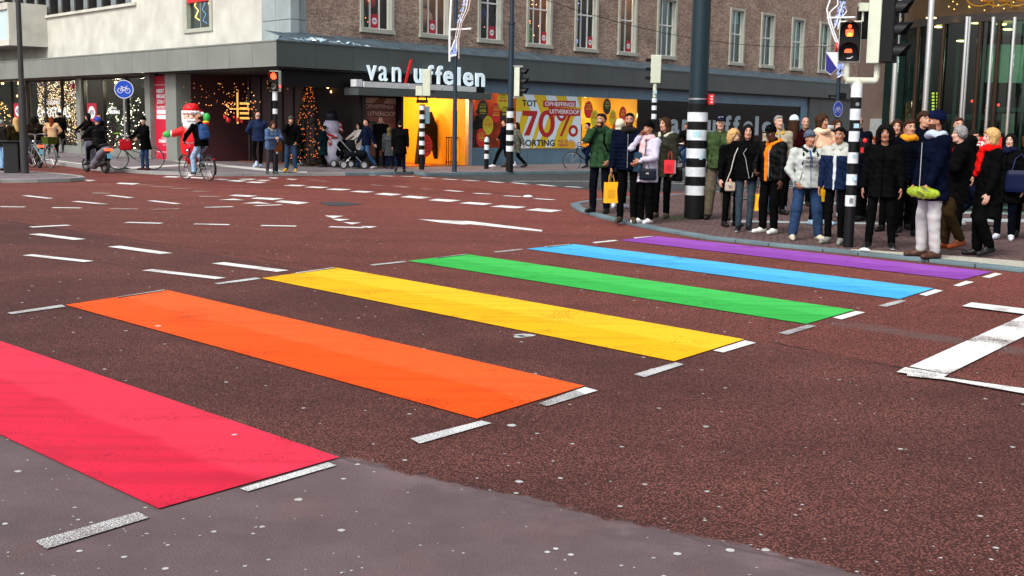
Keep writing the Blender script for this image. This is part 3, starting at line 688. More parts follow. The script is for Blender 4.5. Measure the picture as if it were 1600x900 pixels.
# concrete left wall: with one window and a ribbon of windows above
lw0, lw1 = HX(330, 20, 'L', OFFU), HX(289, 20, 'L', OFFU)
lwz = HZ(310, 44, 'L', OFFU)
rz0 = HZ(100, 16, 'L', OFFU); rz1 = rz0 + 1.0
rx0, rx1 = HX(205, 0, 'L', OFFU), HX(36, 20, 'L', OFFU)
b = MB(FL).m(M_CONC)
LEND = 62.0
def lbox(x0, x1, z0, z1): b.box(x0, x1, OFFU - 0.3, OFFU, z0, z1)
lbox(LS1, lw0, ZC, ZTOP); lbox(lw0, lw1, ZC, lwz); lbox(lw0, lw1, 8.2, ZTOP)
lbox(lw1, rx0, ZC, ZTOP)
zr = HZ(150, 13, 'L', OFFU)
lbox(rx0, LEND, ZC, zr); lbox(rx0, LEND, zr + 1.1, ZTOP)
sb(b, 'concrete_wall')
b = MB(FL).m(M_CONC)
for x in np.arange(LS1 + 2.2, LEND, 2.4): b.box(x, x + 0.015, OFFU, OFFU + 0.004, ZC, min(zr, ZTOP) - 0.05)
b.box(rx0 - 0.5, LEND, OFFU, OFFU + 0.1, zr - 0.12, zr)
sb(b, 'concrete_trim')
b = MB(FL).m(M_FRD)
for x in np.arange(rx0, LEND, 1.5): b.box(x - 0.09, x + 0.09, OFFU - 0.25, OFFU - 0.02, zr, zr + 1.1)
b.m(glassmat('ribbon_glass', (0.3, 0.35, 0.4), 0.5)); b.box(rx0, LEND, OFFU - 0.22, OFFU - 0.2, zr, zr + 1.1)
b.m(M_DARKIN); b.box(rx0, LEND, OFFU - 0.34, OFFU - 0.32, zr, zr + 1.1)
sb(b, 'ribbon_window')
# lone window of the left wall
b = MB(FL).m(M_SURR)
b.box(lw0 - 0.12, lw0 + 0.08, OFFU - 0.2, OFFU + 0.05, lwz - 0.15, 8.2); b.box(lw1 - 0.22, lw1 + 0.08, OFFU - 0.2, OFFU + 0.05, lwz - 0.15, 8.2); b.box(lw0 + 0.08, lw1 - 0.22, OFFU - 0.2, OFFU + 0.06, lwz - 0.15, lwz)
w_ = sb(b, 'window')
b = MB(FL).m(M_DARKIN); b.box(lw0 + 0.08, lw1 - 0.22, OFFU - 1.2, OFFU - 1.15, lwz, 8.2); b.box(lw0 + 0.08, lw0 + 0.1, OFFU - 1.15, OFFU - 0.15, lwz, 8.2); b.box(lw1 - 0.24, lw1 - 0.22, OFFU - 1.15, OFFU - 0.15, lwz, 8.2); b.box(lw0, lw1, OFFU - 1.15, OFFU - 0.15, lwz - 0.02, lwz)
sb(b, 'niche', w_)
b = MB(FL).m(M_GLASSU); b.box(lw0 + 0.08, lw1 - 0.22, OFFU - 0.12, OFFU - 0.11, lwz, 8.2); sb(b, 'pane', w_)
b = MB(FL).m(mat('yellow_neon', (1, 0.6, 0.1), emit=2.5, var=0))
xa = HX(322, 20, 'L', OFFU); xb_ = HX(300, 20, 'L', OFFU)
def zz(x0, z0, s, y): return [(x0 + dx * s, y, z0 + dz * s) for dx, dz in [(0, 0), (.25, .1), (.05, .3), (.3, .45), (.1, .65), (.3, .8), (.12, 1.0)]]
b.tube(zz(xb_, lwz + 0.35, 1.25, OFFU - 0.3), 0.03, 5); b.tube(zz(xa - 0.1, lwz + 0.25, 1.5, OFFU - 0.3), 0.03, 5)
b.m(mat('blue_neon', (0.3, 0.5, 1), emit=1.2, var=0)); b.tube(zz((xa + xb_) / 2, lwz + 0.2, 1.2, OFFU - 0.32), 0.012, 4)
tag(b.build('neon_figure', origin=(*plan('L', lw0, OFFU), lwz)), 'yellow and blue neon squiggles glowing in the lone upper window', 'neon light')
b = MB(FL).m(M_REDP); b.box(lw0 + 0.1, lw1 - 0.24, OFFU - 0.14, OFFU + 0.02, HZ(310, 3, 'L', OFFU), HZ(310, 3, 'L', OFFU) + 0.5)
tag(b.build('window_blind', origin=(*plan('L', lw0, OFFU), lwz + 2)), 'red blind at the top of the lone upper window', 'blind')
# far left projecting glazed box
bx0 = HX(27, 50, 'L', -0.2)
zb0, zb1 = HZ(10, 73, 'L', -0.2), HZ(10, 17, 'L', -0.2)
b = MB(FL).m(M_CONC); b.box(bx0, bx0 + 12, OFFU, 0.2, zb0, zb0 + 0.28); b.box(bx0, bx0 + 12, OFFU, 0.2, zb1, zb1 + 0.3); b.box(bx0, bx0 + 0.15, OFFU, 0.18, zb0 + 0.28, zb1)
b.m(mat('milky_glass', srgb(190, 215, 215), 0.1, var=0.1, scale=0.5)); b.box(bx0 + 0.15, bx0 + 12, -1.0, 0.1, zb0 + 0.28, zb1)
sb(b, 'bay_window')

def plamp(side, s, off, z, e, colr, r=0.12, name='room_and_fill_lamp'):
    l = bpy.data.lights.new(name, 'POINT'); l.energy = e; l.color = colr; l.shadow_soft_size = r
    o = bpy.data.objects.new(name, l); col.objects.link(o); p = plan(side, s, off); o.location = (p[0], p[1], z); return o
# upper windows
interiors = [((0.02, 0.004, 0.004), 0), (srgb(120, 84, 66), 0), ((0.01, 0.005, 0.006), 0), (srgb(112, 66, 40), 0), ((0.02, 0.008, 0.008), 0), (srgb(120, 88, 70), 0), (srgb(40, 58, 66), 0), (srgb(30, 40, 46), 0), (srgb(40, 62, 62), 0), (srgb(48, 66, 66), 0), (srgb(80, 92, 90), 0), (srgb(20, 26, 28), 0)]
bulb_y = mat('warm_bulb', (1, 0.5, 0.15), emit=6, var=0)
bulb_o = mat('orange_bulb', (1, 0.25, 0.05), emit=4, var=0)
bulb_w = mat('white_bulb', (1, 0.85, 0.6), emit=5, var=0)
M_NOTICE = mat('notice_red', srgb(176, 24, 48), 0.5, var=0.05)
M_PAPER = mat('white_paper', (0.75, 0.75, 0.76), 0.6, var=0.04)
def notice(side, x0, x1, z0, z1, y, label, txt='40%', oval=False):
    b = MB(frame(side)); cx, cz = (x0 + x1) / 2, (z0 + z1) / 2; w = abs(x1 - x0); sg = 1 if x1 > x0 else -1
    b.m(M_NOTICE).box(min(x0, x1), max(x0, x1), y - 0.015, y, z0, z1)
    b.m(M_PAPER).disc(cx, cz, w * 0.36, ((z1 - z0) * 0.34 if oval else w * 0.36), y + 0.003)
    b.m(mat('notice_ink', srgb(70, 60, 90), 0.6)).text(txt, cx - sg * w * 0.24, cx + sg * w * 0.24, cz - w * 0.1, cz + w * 0.1, y + 0.006, 0.02)
    return tag(b.build('window_poster', origin=(*plan(side, cx, y), z0)), label, 'poster')
M_TREEG = mat('bright_tree_green', srgb(40, 150, 40), 0.5, var=0.3, scale=8)
for i, (c, w, n) in enumerate(WIN):
    x0, x1 = c - w / 2, c + w / 2; y = OFFU
    b = MB(FR).m(M_SURR)
    b.box(x0, x0 + 0.13, y - 0.2, y + 0.07, WZ0, WZ1); b.box(x1 - 0.13, x1, y - 0.2, y + 0.07, WZ0, WZ1); b.box(x0 - 0.03, x1 + 0.03, y - 0.2, y + 0.12, WZ0 - 0.04, WZ0 + 0.11); b.box(x0 + 0.13, x1 - 0.13, y - 0.2, y + 0.07, WZ1 - 0.12, WZ1)
    wn = sb(b, 'window')
    gx0, gx1, gz0, gz1 = x0 + 0.13, x1 - 0.13, WZ0 + 0.11, WZ1 - 0.12
    b = MB(FR).m(M_WFRAME); f = 0.045; fy0, fy1 = y - 0.16, y - 0.1
    b.box(gx0, gx0 + f, fy0, fy1, gz0, gz1); b.box(gx1 - f, gx1, fy0, fy1, gz0, gz1); b.box(gx0 + f, gx1 - f, fy0, fy1, gz0, gz0 + f); b.box(gx0 + f, gx1 - f, fy0, fy1, gz1 - f, gz1)
    for k in range(1, n): xm = gx0 + (gx1 - gx0) * k / n; b.box(xm - 0.022, xm + 0.022, fy0 + 0.003, fy1 - 0.003, gz0 + f, gz1 - f)
    zt = gz0 + (gz1 - gz0) * 0.55; b.box(gx0 + f, gx1 - f, fy0 - 0.003, fy1 + 0.003, zt - 0.028, zt + 0.028)
    sb(b, 'frame', wn)
    b = MB(FR).m(M_GLASSV if i < 6 else M_GLASSU); b.box(gx0 + 0.01, gx1 - 0.01, y - 0.145, y - 0.14, gz0 + 0.01, gz1 - 0.01); sb(b, 'pane', wn)
    ic = interiors[i][0]; im = mat('room_%d' % i, ic, 0.7, var=0.4, scale=2)
    b = MB(FR).m(im); yb = y - 1.3
    b.box(gx0 - 0.3, gx1 + 0.3, yb - 0.03, yb, gz0 - 0.3, gz1 + 0.3); b.box(gx0 - 0.32, gx0 - 0.3, yb, y - 0.31, gz0 - 0.3, gz1 + 0.3); b.box(gx1 + 0.3, gx1 + 0.32, yb, y - 0.31, gz0 - 0.3, gz1 + 0.3)
    b.box(gx0 - 0.3, gx1 + 0.3, yb, y - 0.31, gz0 - 0.32, gz0 - 0.3); b.box(gx0 - 0.3, gx1 + 0.3, yb, y - 0.31, gz1 + 0.3, gz1 + 0.32)
    sb(b, 'niche', wn)
    if i in (0, 1, 3, 4, 5): plamp('R', c, y - .75, gz1 - .2, [14, 26, 22, 10, 20][(0, 1, 3, 4, 5).index(i)], (1, .75, .5), .08)  # unseen point lamps added to brighten the rooms behind the panes
    if i >= 6:      # blinds drawn to different heights
        hb = [.0, .55, .25, .0, .8, .4][i - 6]
        if hb:
            b = MB(FR).m(mat('blind_cloth', srgb(170, 178, 170), .8, var=.15, scale=3)); b.box(gx0 + .05, gx1 - .05, y - .24, y - .23, gz1 - hb * (gz1 - gz0), gz1); sb(b, 'blind', wn)
    if i < 6:
        wpx = ['first', 'second', 'third', 'fourth', 'fifth', 'sixth'][i]
        nx = gx0 + (gx1 - gx0) * [0.5, 0.5, 0.72, 0.85, 0.85, 0.75][i]
        notice('R', nx - 0.17, nx + 0.17, gz0 + 0.05, gz0 + 0.55, y - 0.12, f'small red notice with white disc in the {wpx} upper brick-wall window from the corner')
    if i in (0, 3, 4, 2, 1):
        b = MB(FR).m([bulb_o, bulb_w, mat('pink_bulb', (1, .2, .3), emit=3, var=0), bulb_y, mat('blue_bulb', (.3, .4, 1), emit=4, var=0)][i])
        for k in range(26): b.sphere((random.uniform(gx0 + .05, gx1 - .05), y - random.uniform(0.4, 1.1), random.uniform(gz0 + .2, gz1 - .1)), 0.018, 6)
        for k in range(3):
            zz_ = gz0 + 1.2 + 0.4 * k
            b.box(gx0 + 0.5, gx0 + 0.9, y - 1.25, y - 1.2, zz_, zz_ + 0.03)
        tag(b.build('string_lights', origin=(*plan('R', c, y - .5), gz0)), ['orange', 'white', 'pink', 'yellow', 'blue'][i] + ' fairy lights inside the ' + ['first', 'second', 'third', 'fourth', 'fifth'][i] + ' upper brick-wall window', 'fairy lights', kind='stuff')
def cone_tree(c, y, z, h, r, label, cx):
    b = MB(FR).m(M_TREEG)
    for k in range(5):
        zz_ = z + h * k / 5; rr = r * (1 - k / 5.6)
        b.lathe([(rr, 0), (rr * 0.9, 0.04), (rr * 0.55, h / 5 * 1.1), (0, h / 5 * 1.2)], 14, (c, y, zz_))
    b.m(bulb_o)
    b.sphere((c, y, z + h * 1.06), 0.06, 8)
    return tag(b.build('display_tree', origin=(*plan('R', c, y), z)), label, 'decoration')
c, w, n = WIN[0]; cone_tree(c - 0.5, OFFU - 0.55, WZ0, 2.9, 0.42, 'tall bright green felt tree cut by the edge of the first upper window', 0)
c, w, n = WIN[3]; cone_tree(c - 0.02, OFFU - 0.55, WZ0 + 0.08, 0.95, 0.3, 'small bright green tree in the fourth upper window', 0)
c, w, n = WIN[1]
b = MB(FR).m(mat('peach_figure', srgb(214, 160, 130), 0.6, var=0.1)); b.sphere((c - 0.05, OFFU - 0.6, WZ0 + 0.75), 0.38, 16); b.sphere((c - 0.05, OFFU - 0.6, WZ0 + 1.45), 0.28, 16)
tag(b.build('display_figure', origin=(*plan('R', c, OFFU - .6), WZ0)), 'pale rounded display figure in the second upper window', 'decoration')
for k, (dx, dz, m_, r_, wi) in enumerate([(0.15, 1.1, M_REDP, 0.2, 0), (0.32, 0.5, mat('teal_item', srgb(90, 150, 150), 0.5), 0.12, 0), (0.2, 1.15, mat('blue_item', srgb(30, 50, 140), 0.5), 0.2, 2), (-0.42, 0.35, mat('green_item', srgb(60, 120, 40), 0.5), 0.12, 3)]):
    c, w, n = WIN[wi]; b = MB(FR).m(m_); b.sphere((c + dx, OFFU - 0.5, WZ0 + dz), r_, 12); b.cyl((c + dx, OFFU - 0.5, WZ0 + dz + r_ * .9), (c + dx, OFFU - 0.5, WZ0 + dz + r_ * 1.25), r_ * 0.2, n=8)
    tag(b.build('bauble', origin=(*plan('R', c + dx, OFFU - .5), WZ0 + dz)), ['red bauble in the first upper window', 'small teal bauble low in the first upper window', 'dark blue bauble in the third upper window', 'small green bauble low in the fourth upper window'][k], 'bauble')

# canopy: soffit slab, fascia panels, sloping felt
CZ0, CZ1 = 3.46, 4.25
CEND = HX(1328, 140, 'R', 0)
slab = [plan('R', CEND, -0.02), plan('R', 0, -0.02), plan('L', LEND, -0.02), plan('L', LEND, OFFU + .0), inner(OFFU), plan('R', CEND, OFFU)]
slab[1] = inner(-0.03)
b = MB().m(mat('soffit', (0.03, 0.03, 0.032), 0.6)); b.prism(slab, CZ0 + 0.03, CZ1 - 0.05); sb(b, 'canopy')
b = MB(FR).m(M_CLAD); x = 0.0; widths = [1.05, 1.6, 1.25, 2.3]
while x < CEND - 0.3:
    x2 = min(x + 1.62, CEND); b.box(x + 0.006, x2 - 0.006, -0.03, 0.0 - (0.002 if int(x * 7) % 2 else 0), CZ0, CZ1); x = x2
b.box(0, CEND, -0.05, 0.02, CZ1 + 0.002, CZ1 + 0.05)
sb(b, 'fascia', label='dark grey green metal fascia of the canopy on the brick side')
b = MB(FL).m(M_CLADL); x = 0.0
while x < LEND:
    x2 = x + 1.55; b.box(x + 0.008, x2 - 0.008, -0.03, 0.0, CZ0, CZ1); x = x2
b.box(0.03, LEND, -0.05, 0.02, CZ1 + 0.002, CZ1 + 0.05)
sb(b, 'fascia', label='lighter grey metal fascia of the canopy on the concrete side')
b = MB().m(M_ROOFING)
def slope(side, e, hh):
    N_ = 60; vs = []; fs = []
    for i in range(N_ + 1):
        s_ = e * i / N_
        for j in range(4):
            o_ = -0.06 - 1.5 * j / 3; p = plan(side, max(s_, -o_ * 0.9 if i == 0 else s_), o_); vs.append((p[0], p[1], CZ1 + (0.03 + hh * j / 3) + random.uniform(-.025, .035)))
    for i in range(N_):
        for j in range(3): k = i * 4 + j; fs.append((k, k + 1, k + 5, k + 4))
    b.add(vs, fs, True)
slope('R', CEND, 0.42); slope('L', LEND, 0.10)
sb(b, 'canopy_roof')
# crumpled plastic sheet on the canopy
b = MB().m(mat('plastic_sheet', srgb(170, 195, 205), 0.3, var=0.3, scale=4))
for i in range(46):
    t_ = random.random(); p = plan('R', 0.9 + 3.4 * t_, -0.25 - 0.3 * random.random()); s_ = 0.05 + 0.12 * random.random()
    q = [(p[0] + random.uniform(-s_, s_) * 1.6, p[1] + random.uniform(-s_, s_), CZ1 + 0.07 + random.uniform(0, .2) * (1 - abs(t_ - .35))) for _ in range(4)]
    b.add(q, [(0, 1, 2), (1, 2, 3), (0, 2, 3), (0, 1, 3)])
tag(b.build('plastic_sheet', origin=(*plan('R', 2, -.3), CZ1)), 'crumpled pale plastic sheet lying on the canopy by the stone corner', 'plastic sheet')

# ------------------------------------------------------------------ ground floor, brick side
Y0 = -0.35
zp0, zp1 = 0.78, 2.92         # display window sill and head
def X(px, py=200, off=Y0): return HX(px, py, 'R', off)
b = MB(FR).m(M_BLUECL)
x = X(757, 140)
xe = X(1262, 160)
while x < xe - 0.1:
    x2 = min(x + 1.32, xe); b.box(x + 0.006, x2 - 0.006, Y0 - 0.1, Y0, zp1, CZ0 + 0.025); x = x2
x = X(737)
while x < xe - 0.1:
    x2 = min(x + 1.1, xe); b.box(x + 0.006, x2 - 0.006, Y0 - 0.1, Y0, 0.02, zp0); x = x2
b.box(X(1250), xe, Y0 - 0.1, Y0 + 0.02, zp0 + 0.002, zp1 - 0.002)
sb(b, 'panelling', label='blue grey metal panelling round the display windows')
b = MB(FR).m(M_CLAD); x = xe + 0.02
while x < CEND + 2.5: b.box(x, x + 1.1, Y0 - 0.1, Y0 + 0.12, 0.02, CZ0 - 0.02); x += 1.115
sb(b, 'side_cladding')
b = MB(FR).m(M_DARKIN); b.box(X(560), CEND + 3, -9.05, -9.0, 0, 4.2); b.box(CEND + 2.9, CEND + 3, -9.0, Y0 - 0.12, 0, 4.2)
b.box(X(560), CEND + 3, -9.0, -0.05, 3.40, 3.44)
sb(b, 'interior_shell')
M_FLOORW = mat('shop_floor', srgb(150, 80, 40), 0.4, var=0.2)
b = MB(FR).m(M_FLOORW); b.box(X(560), CEND, -9.0, Y0 - 0.1, 0.03, PAVE + 0.015); sb(b, 'shop_floor')
# poster window beside the entrance (dark) px 566-620
M_MRN = mat('poster_maroon', srgb(96, 40, 34), 0.5, var=0.1)
M_CRM = mat('poster_cream', srgb(190, 150, 130), 0.5, var=0.08)
xa, xb = X(570, 200, -0.6), X(619, 200, -0.6); z0, z1 = 0.5, HZ(590, 153, 'R', -0.6)
def U(x0, x1, z0, z1): return (lambda u: x0 + (x1 - x0) * u), (lambda v: z0 + (z1 - z0) * v)
u, v = U(xa, xb, z0, z1)
b = MB(FR).m(mat('poster_brown', srgb(130, 66, 48), 0.5, var=0.1)).box(xa, xb, -0.66, -0.62, z0, z1)
b.m(M_CRM).poly([(u(0), -0.617, v(.90)), (u(.25), -0.617, v(.90)), (u(.45), -0.617, v(1)), (u(0), -0.617, v(1))]); b.poly([(u(.6), -0.617, v(.9)), (u(1), -0.617, v(.9)), (u(1), -0.617, v(1)), (u(.7), -0.617, v(1))])
b.m(M_MRN).quad((u(0), -0.615, v(.80)), (u(.95), -0.615, v(.80)), (u(.95), -0.615, v(.91)), (u(0), -0.615, v(.91))); b.quad((u(.05), -0.614, v(.67)), (u(1), -0.614, v(.67)), (u(1), -0.614, v(.80)), (u(.05), -0.614, v(.80)))
b.m(M_CRM).text('OPHEFFINGS', u(.02), u(.92), v(.82), v(.89), -0.612, .02); b.text('UITVERKOOP', u(.10), u(.98), v(.69), v(.77), -0.612, .02)
b.m(M_MRN).text('WE GAAN', u(.62), u(.98), v(.58), v(.63), -0.612, .02)
b.m(mat('ink_black', (0.01, 0.01, 0.01), 0.5)).text('T', u(.12), u(.38), v(.4), v(.6), -0.612, .04)
b.m(M_CRM).quad((u(.42), -0.611, v(.1)), (u(.62), -0.611, v(.1)), (u(.62), -0.611, v(.6)), (u(.42), -0.611, v(.6)))
b.m(M_MRN).ring(u(.5), v(.33), .16, .26, -0.609, sz=1.3)
tag(b.build('sale_poster', origin=(*plan('R', (xa + xb) / 2, -.64), z0)), 'dim brown sale poster in the dark window left of the yellow entrance', 'poster')
b = MB(FR).m(M_FRD); b.box(xa - 0.25, xa - 0.12, -0.7, -0.4, 0.1, 3.4); b.box(xb + 0.05, X(631), -0.9, Y0 - .02, 0.1, 3.4); b.box(xa - 0.12, xb + 0.05, -0.72, -0.67, 0.1, 3.4)
sb(b, 'dark_pier')
# entrance: warm lit hall
ex0, ex1 = X(631), X(733)
M_YEL = mat('yellow_wall', srgb(246, 184, 40), 0.6, var=0.08, scale=1.0)
M_ORF = mat('orange_wall', srgb(215, 95, 20), 0.6, var=0.15)
b = MB(FR).m(M_YEL); b.box(ex0 - .1, ex1 + 0.3, -4.7, -4.6, 0.1, 3.4); b.box(ex1 + 0.02, ex1 + 0.06, -4.6, Y0 - 0.15, 0.1, 3.4); b.box(ex0 - .15, ex0 - .1, -4.6, -0.95, 0.1, 3.4); b.box(ex0 - .1, ex1, -4.6, -0.5, 3.30, 3.36)
sb(b, 'entrance_hall', label='warm yellow walls of the lit entrance hall')
plamp('R', X(650), -3.9, 2.6, 150, (1, 0.86, 0.5)); plamp('R', X(700), -2.2, 2.9, 70, (1, 0.8, 0.45))
b = MB(FR).m(mat('red_panel', srgb(220, 16, 10), 0.5, var=0.1)); rx = X(719, 200, -1.6); b.box(rx - 0.15, rx + 0.75, -1.6, -1.55, 0.9, 2.75)
b.m(mat('red_text', srgb(130, 10, 10), 0.5))
for k in range(7): b.box(rx, rx + 0.4 - 0.05 * (k % 3), -1.549, -1.545, 1.2 + 0.19 * k, 1.23 + 0.19 * k)
b.m(M_BLACK); b.box(rx - 0.15, rx + 0.75, -1.62, -1.56, 0.1, 0.9)
tag(b.build('info_panel', origin=(*plan('R', rx, -1.6), 0.1)), 'tall red information panel inside the yellow entrance', 'panel')
# dark silhouettes of an entrance arch and railing
b = MB(FR).m(M_BLACK); c_ = X(672, 200, -2.2); pts = [(c_ - 0.75, 0.1)] + [(c_ - 0.62 + 0.62 * (1 - math.cos(t)) * 1.0, 0.9 + 1.25 * math.sin(t)) for t in np.linspace(0.2, math.pi / 2, 8)] + [(c_ + 0.3, 1.6), (c_ + 0.55, 0.9), (c_ + 1.0, 0.1), (c_ + 0.4, 0.1), (c_ + 0.1, 0.9), (c_ - 0.05, 1.45), (c_ - 0.3, 0.8), (c_ - 0.35, 0.1)]
b.prismY(pts, -2.3, -2.1)
tag(b.build('clothing_display', origin=(*plan('R', c_, -2.2), 0.1)), 'dark draped clothing display silhouetted in the yellow entrance', 'display')
b = MB(FR).m(M_BLACK); r0, r1 = X(697, 240, -1.0), X(731, 240, -1.0)
for x in np.arange(r0, r1, 0.13): b.box(x - 0.012, x + 0.012, -1.0, -0.975, 0.1, 1.15)
b.box(r0 - .02, r1, -1.01, -0.965, 1.15, 1.19); b.box(r0 - .02, r1, -1.01, -0.965, 0.2, 0.23)
tag(b.build('railing', origin=(*plan('R', (r0 + r1) / 2, -1), 0.1)), 'black bar railing in the yellow entrance', 'railing')
b = MB(FR).m(mat('disc_red', srgb(220, 50, 20), 0.5)).disc(X(681), 0.85, 0.36, 0.42, -0.9)
b.m(mat('disc_dark', srgb(150, 20, 10), 0.5))
for k in range(4): b.box(X(681) - .2, X(681) + .2, -0.9, -0.895, 0.62 + .13 * k, 0.66 + .13 * k)
tag(b.build('price_sticker', origin=(*plan('R', X(681), -.9), 0.8)), 'orange red round sticker low in the entrance by the railing', 'sticker')
b = MB(FR).m(M_STEEL); b.box(X(730.5), X(736.5), Y0 - 0.12, Y0 + 0.06, 0.1, 3.1); sb(b, 'steel_post')
b = MB(FR).m(M_BLACK); b.box(0.5, X(757, 140), Y0 - .14, Y0 - .02, 2.86, CZ0 + .02); sb(b, 'dark_header')
# sign canopy over the entrance
sx0, sx1 = HX(560, 150, 'R', 0.35), HX(768, 150, 'R', 0.35)
b = MB(FR).m(M_CLAD); b.box(sx0, sx1, -0.4, 0.35, HZ(660, 152, 'R', .35), HZ(660, 141, 'R', .35)); sb(b, 'entrance_canopy')
zt0, zt1 = HZ(660, 140.5, 'R', .3), HZ(660, 131.5, 'R', .3)
b = MB(FR).m(mat('light_box', srgb(205, 210, 210), 0.4, var=0.08)); e_ = [HX(px, 137, 'R', .3) for px in (568, 638, 692, 745, 752)]
for i in range(3): b.box(e_[i] + .03, e_[i + 1] - .03, -0.1, 0.3, zt0 + .01, zt1)
b.box(e_[0] - .28, e_[0] - .02, -0.05, 0.25, zt0 + .02, zt1 + 0.06)
sb(b, 'light_box')
# letters of the shop name, each a thing standing on the light boxes
M_LET = mat('sign_letter', srgb(214, 232, 240), 0.35, var=0.03, emit=0.25)
M_SLASH = mat('sign_slash', srgb(200, 24, 24), 0.4, var=0.03)
zb = HZ(600, 131.5, 'R', .2)
sign = empty('shop_sign', (*plan('R', HX(660, 130, 'R', .2), .2), zt1), label='big white shop name letters with a red slash above the yellow entrance', cat='sign')
sorg = (*plan('R', HX(660, 130, 'R', .2), .2), zt1)
LP = [('v', 574, 589, 0.62, 0), ('a', 593, 606, 0.62, 0), ('n', 614, 627, 0.62, 0), ('/', 632, 645, 0, 1), ('u', 648, 661, 0.62, 0), ('f', 668, 678, 1, 0), ('f', 682, 692, 1, 0), ('e', 694, 709, 0.62, 0), ('l', 715, 720, 1, 0), ('e', 725, 740, 0.62, 0), ('n', 744, 758, 0.62, 0)]
HH = 0.68
for ch, a, c_, hh, k in LP:
    x0, x1 = HX(a, 125, 'R', .2), HX(c_, 125, 'R', .2); b = MB(FR)
    if k:
        b.m(M_SLASH); b.prismY([(x0, zt1 - .06), (x0 + .09, zt1 - .06), (x1, zt1 + .86), (x1 - .09, zt1 + .86)], 0.14, 0.2)
    else:
        zz0 = zt1 + 0.05 - (a - 574) * 0.0002
        h = HH * (0.76 if hh < 1 else 1.0)
        b.m(M_LET).text(ch, x0, x1, zz0, zz0 + h, 0.2, 0.0 if ch in 'van' and a < 630 else 0.022, 0.06)
    o = b.build('letter', sign, origin=sorg)
# display windows with warm light and round stickers
def disp(x0, x1, wallc, lampe, nm):
    b = MB(FR).m(wallc); b.box(x0 - .1, x1 + .1, -2.3, -2.25, zp0 - .1, zp1 + .3); b.box(x0 - .12, x0 - .1, -2.25, Y0 - .12, zp0 - .1, zp1 + .3); b.box(x1 + .1, x1 + .12, -2.25, Y0 - .12, zp0 - .1, zp1 + .3)
    b.box(x0 - .1, x1 + .1, -2.25, Y0 - .12, zp0 - .12, zp0 - .1)
    sb(b, 'display_bay', label=nm)
    b = MB(FR).m(M_GLASS); b.box(x0, x1, Y0 - .07, Y0 - .06, zp0, zp1); sb(b, 'display_glass')
dA0, dA1 = X(738), X(805.5); dB0, dB1 = X(908), X(996)
disp(dA0, dA1, mat('bay_orange', srgb(210, 90, 24), 0.6, var=0.5, scale=2.0), 0, 'orange lit display bay left of the big poster')
disp(dB0, dB1, M_YEL, 0, 'yellow lit display bay right of the big poster')
plamp('R', (dA0 + dA1) / 2 + .5, -1.3, 2.8, 16, (1, 0.75, 0.4)); plamp('R', (dB0 + dB1) / 2 - .8, -1.2, 2.6, 42, (1, 0.85, 0.5)); plamp('R', (dB0 + dB1) / 2 + .9, -1.4, 2.2, 34, (1, 0.85, 0.5))
for k in range(3):
    b = MB(FR).m(M_BLACK); x = dA0 + 0.35 + 0.55 * k; b.prismY([(x - .2, zp0), (x + .22, zp0), (x + .2, 1.6), (x + .08, 2.05), (x - .08, 2.05), (x - .22, 1.6)], -1.5, -1.3); b.sphere((x, -1.4, 2.2), 0.12, 8); tag(b.build('mannequin', origin=(*plan('R', x, -1.4), zp0)), 'dark dressed mannequin in the orange bay left of the big poster', 'mannequin', 'mannequins in the orange bay')
for k in range(2):
    b = MB(FR).m(M_BLACK); x = dB0 + 0.75 + 1.6 * k; b.prismY([(x - .2, zp0), (x + .22, zp0), (x + .24, 1.7), (x + .08, 2.0), (x - .08, 2.0), (x - .22, 1.7)], -1.3, -1.1); b.sphere((x, -1.2, 2.15), 0.12, 8); tag(b.build('mannequin', origin=(*plan('R', x, -1.2), zp0)), 'dark mannequin in the yellow bay right of the big poster', 'mannequin', 'mannequins in the yellow bay')
# the big sale poster
px0, px1 = X(805.5, 195, Y0), X(907, 195, Y0); pz0, pz1 = zp0 - 0.03, zp1 - 0.0
u, v = U(px0, px1, pz0, pz1); yy = Y0 + 0.03
M_PY = mat('poster_yellow', srgb(224, 192, 8), 0.5, var=0.04); M_PB = mat('poster_pale_blue', srgb(222, 240, 250), 0.5, var=0.03); M_PR = mat('poster_red', srgb(180, 4, 8), 0.5, var=0.04)
M_INK = mat('poster_ink', (0.008, 0.008, 0.012), 0.5, var=0)
b = MB(FR).m(M_PY).box(px0, px1, yy - 0.03, yy, pz0, pz1)
b.m(M_PB)
def pl(pts, d): b.poly([(u(p[0]), yy + d, v(1 - p[1])) for p in pts])
for pts in [[(.10, 0), (.25, 0), (.36, .34), (.23, .34), (.14, .12)], [(.43, 0), (.58, 0), (.62, .1), (.46, .1)], [(.75, 0), (.92, 0), (.97, .2), (.80, .2)],
            [(0, .32), (.08, .32), (.05, .5), (0, .62)], [(.2, .32), (.36, .34), (.2, 1), (.08, 1), (.08, .82)], [(.42, .34), (.5, .34), (.38, .78), (.30, .98), (.26, 1)],
            [(.60, .36), (.72, .36), (.62, .66), (.55, .98), (.44, .98), (.5, .75)], [(.88, .42), (1.0, .24), (1.0, 1), (.86, 1), (.78, .8)]]: pl(pts, 0.002)
b.m(M_INK).text('TOT', u(.085), u(.30), v(.78), v(.90), yy + .006, .03); b.text('KORTING', u(.06), u(.585), v(.04), v(.165), yy + .006, .03)
b.m(M_PR).quad((u(.395), yy + .007, v(.78)), (u(.905), yy + .007, v(.79)), (u(.905), yy + .007, v(.92)), (u(.395), yy + .007, v(.90)))
b.quad((u(.48), yy + .0075, v(.62)), (u(.98), yy + .0075, v(.63)), (u(.98), yy + .0075, v(.76)), (u(.48), yy + .0075, v(.785)))
b.m(M_PAPER).text('OPHEFFINGS', u(.42), u(.885), v(.80), v(.885), yy + .01, .03); b.text('UITVERKOOP', u(.495), u(.965), v(.66), v(.745), yy + .01, .03)
b.m(M_PR)
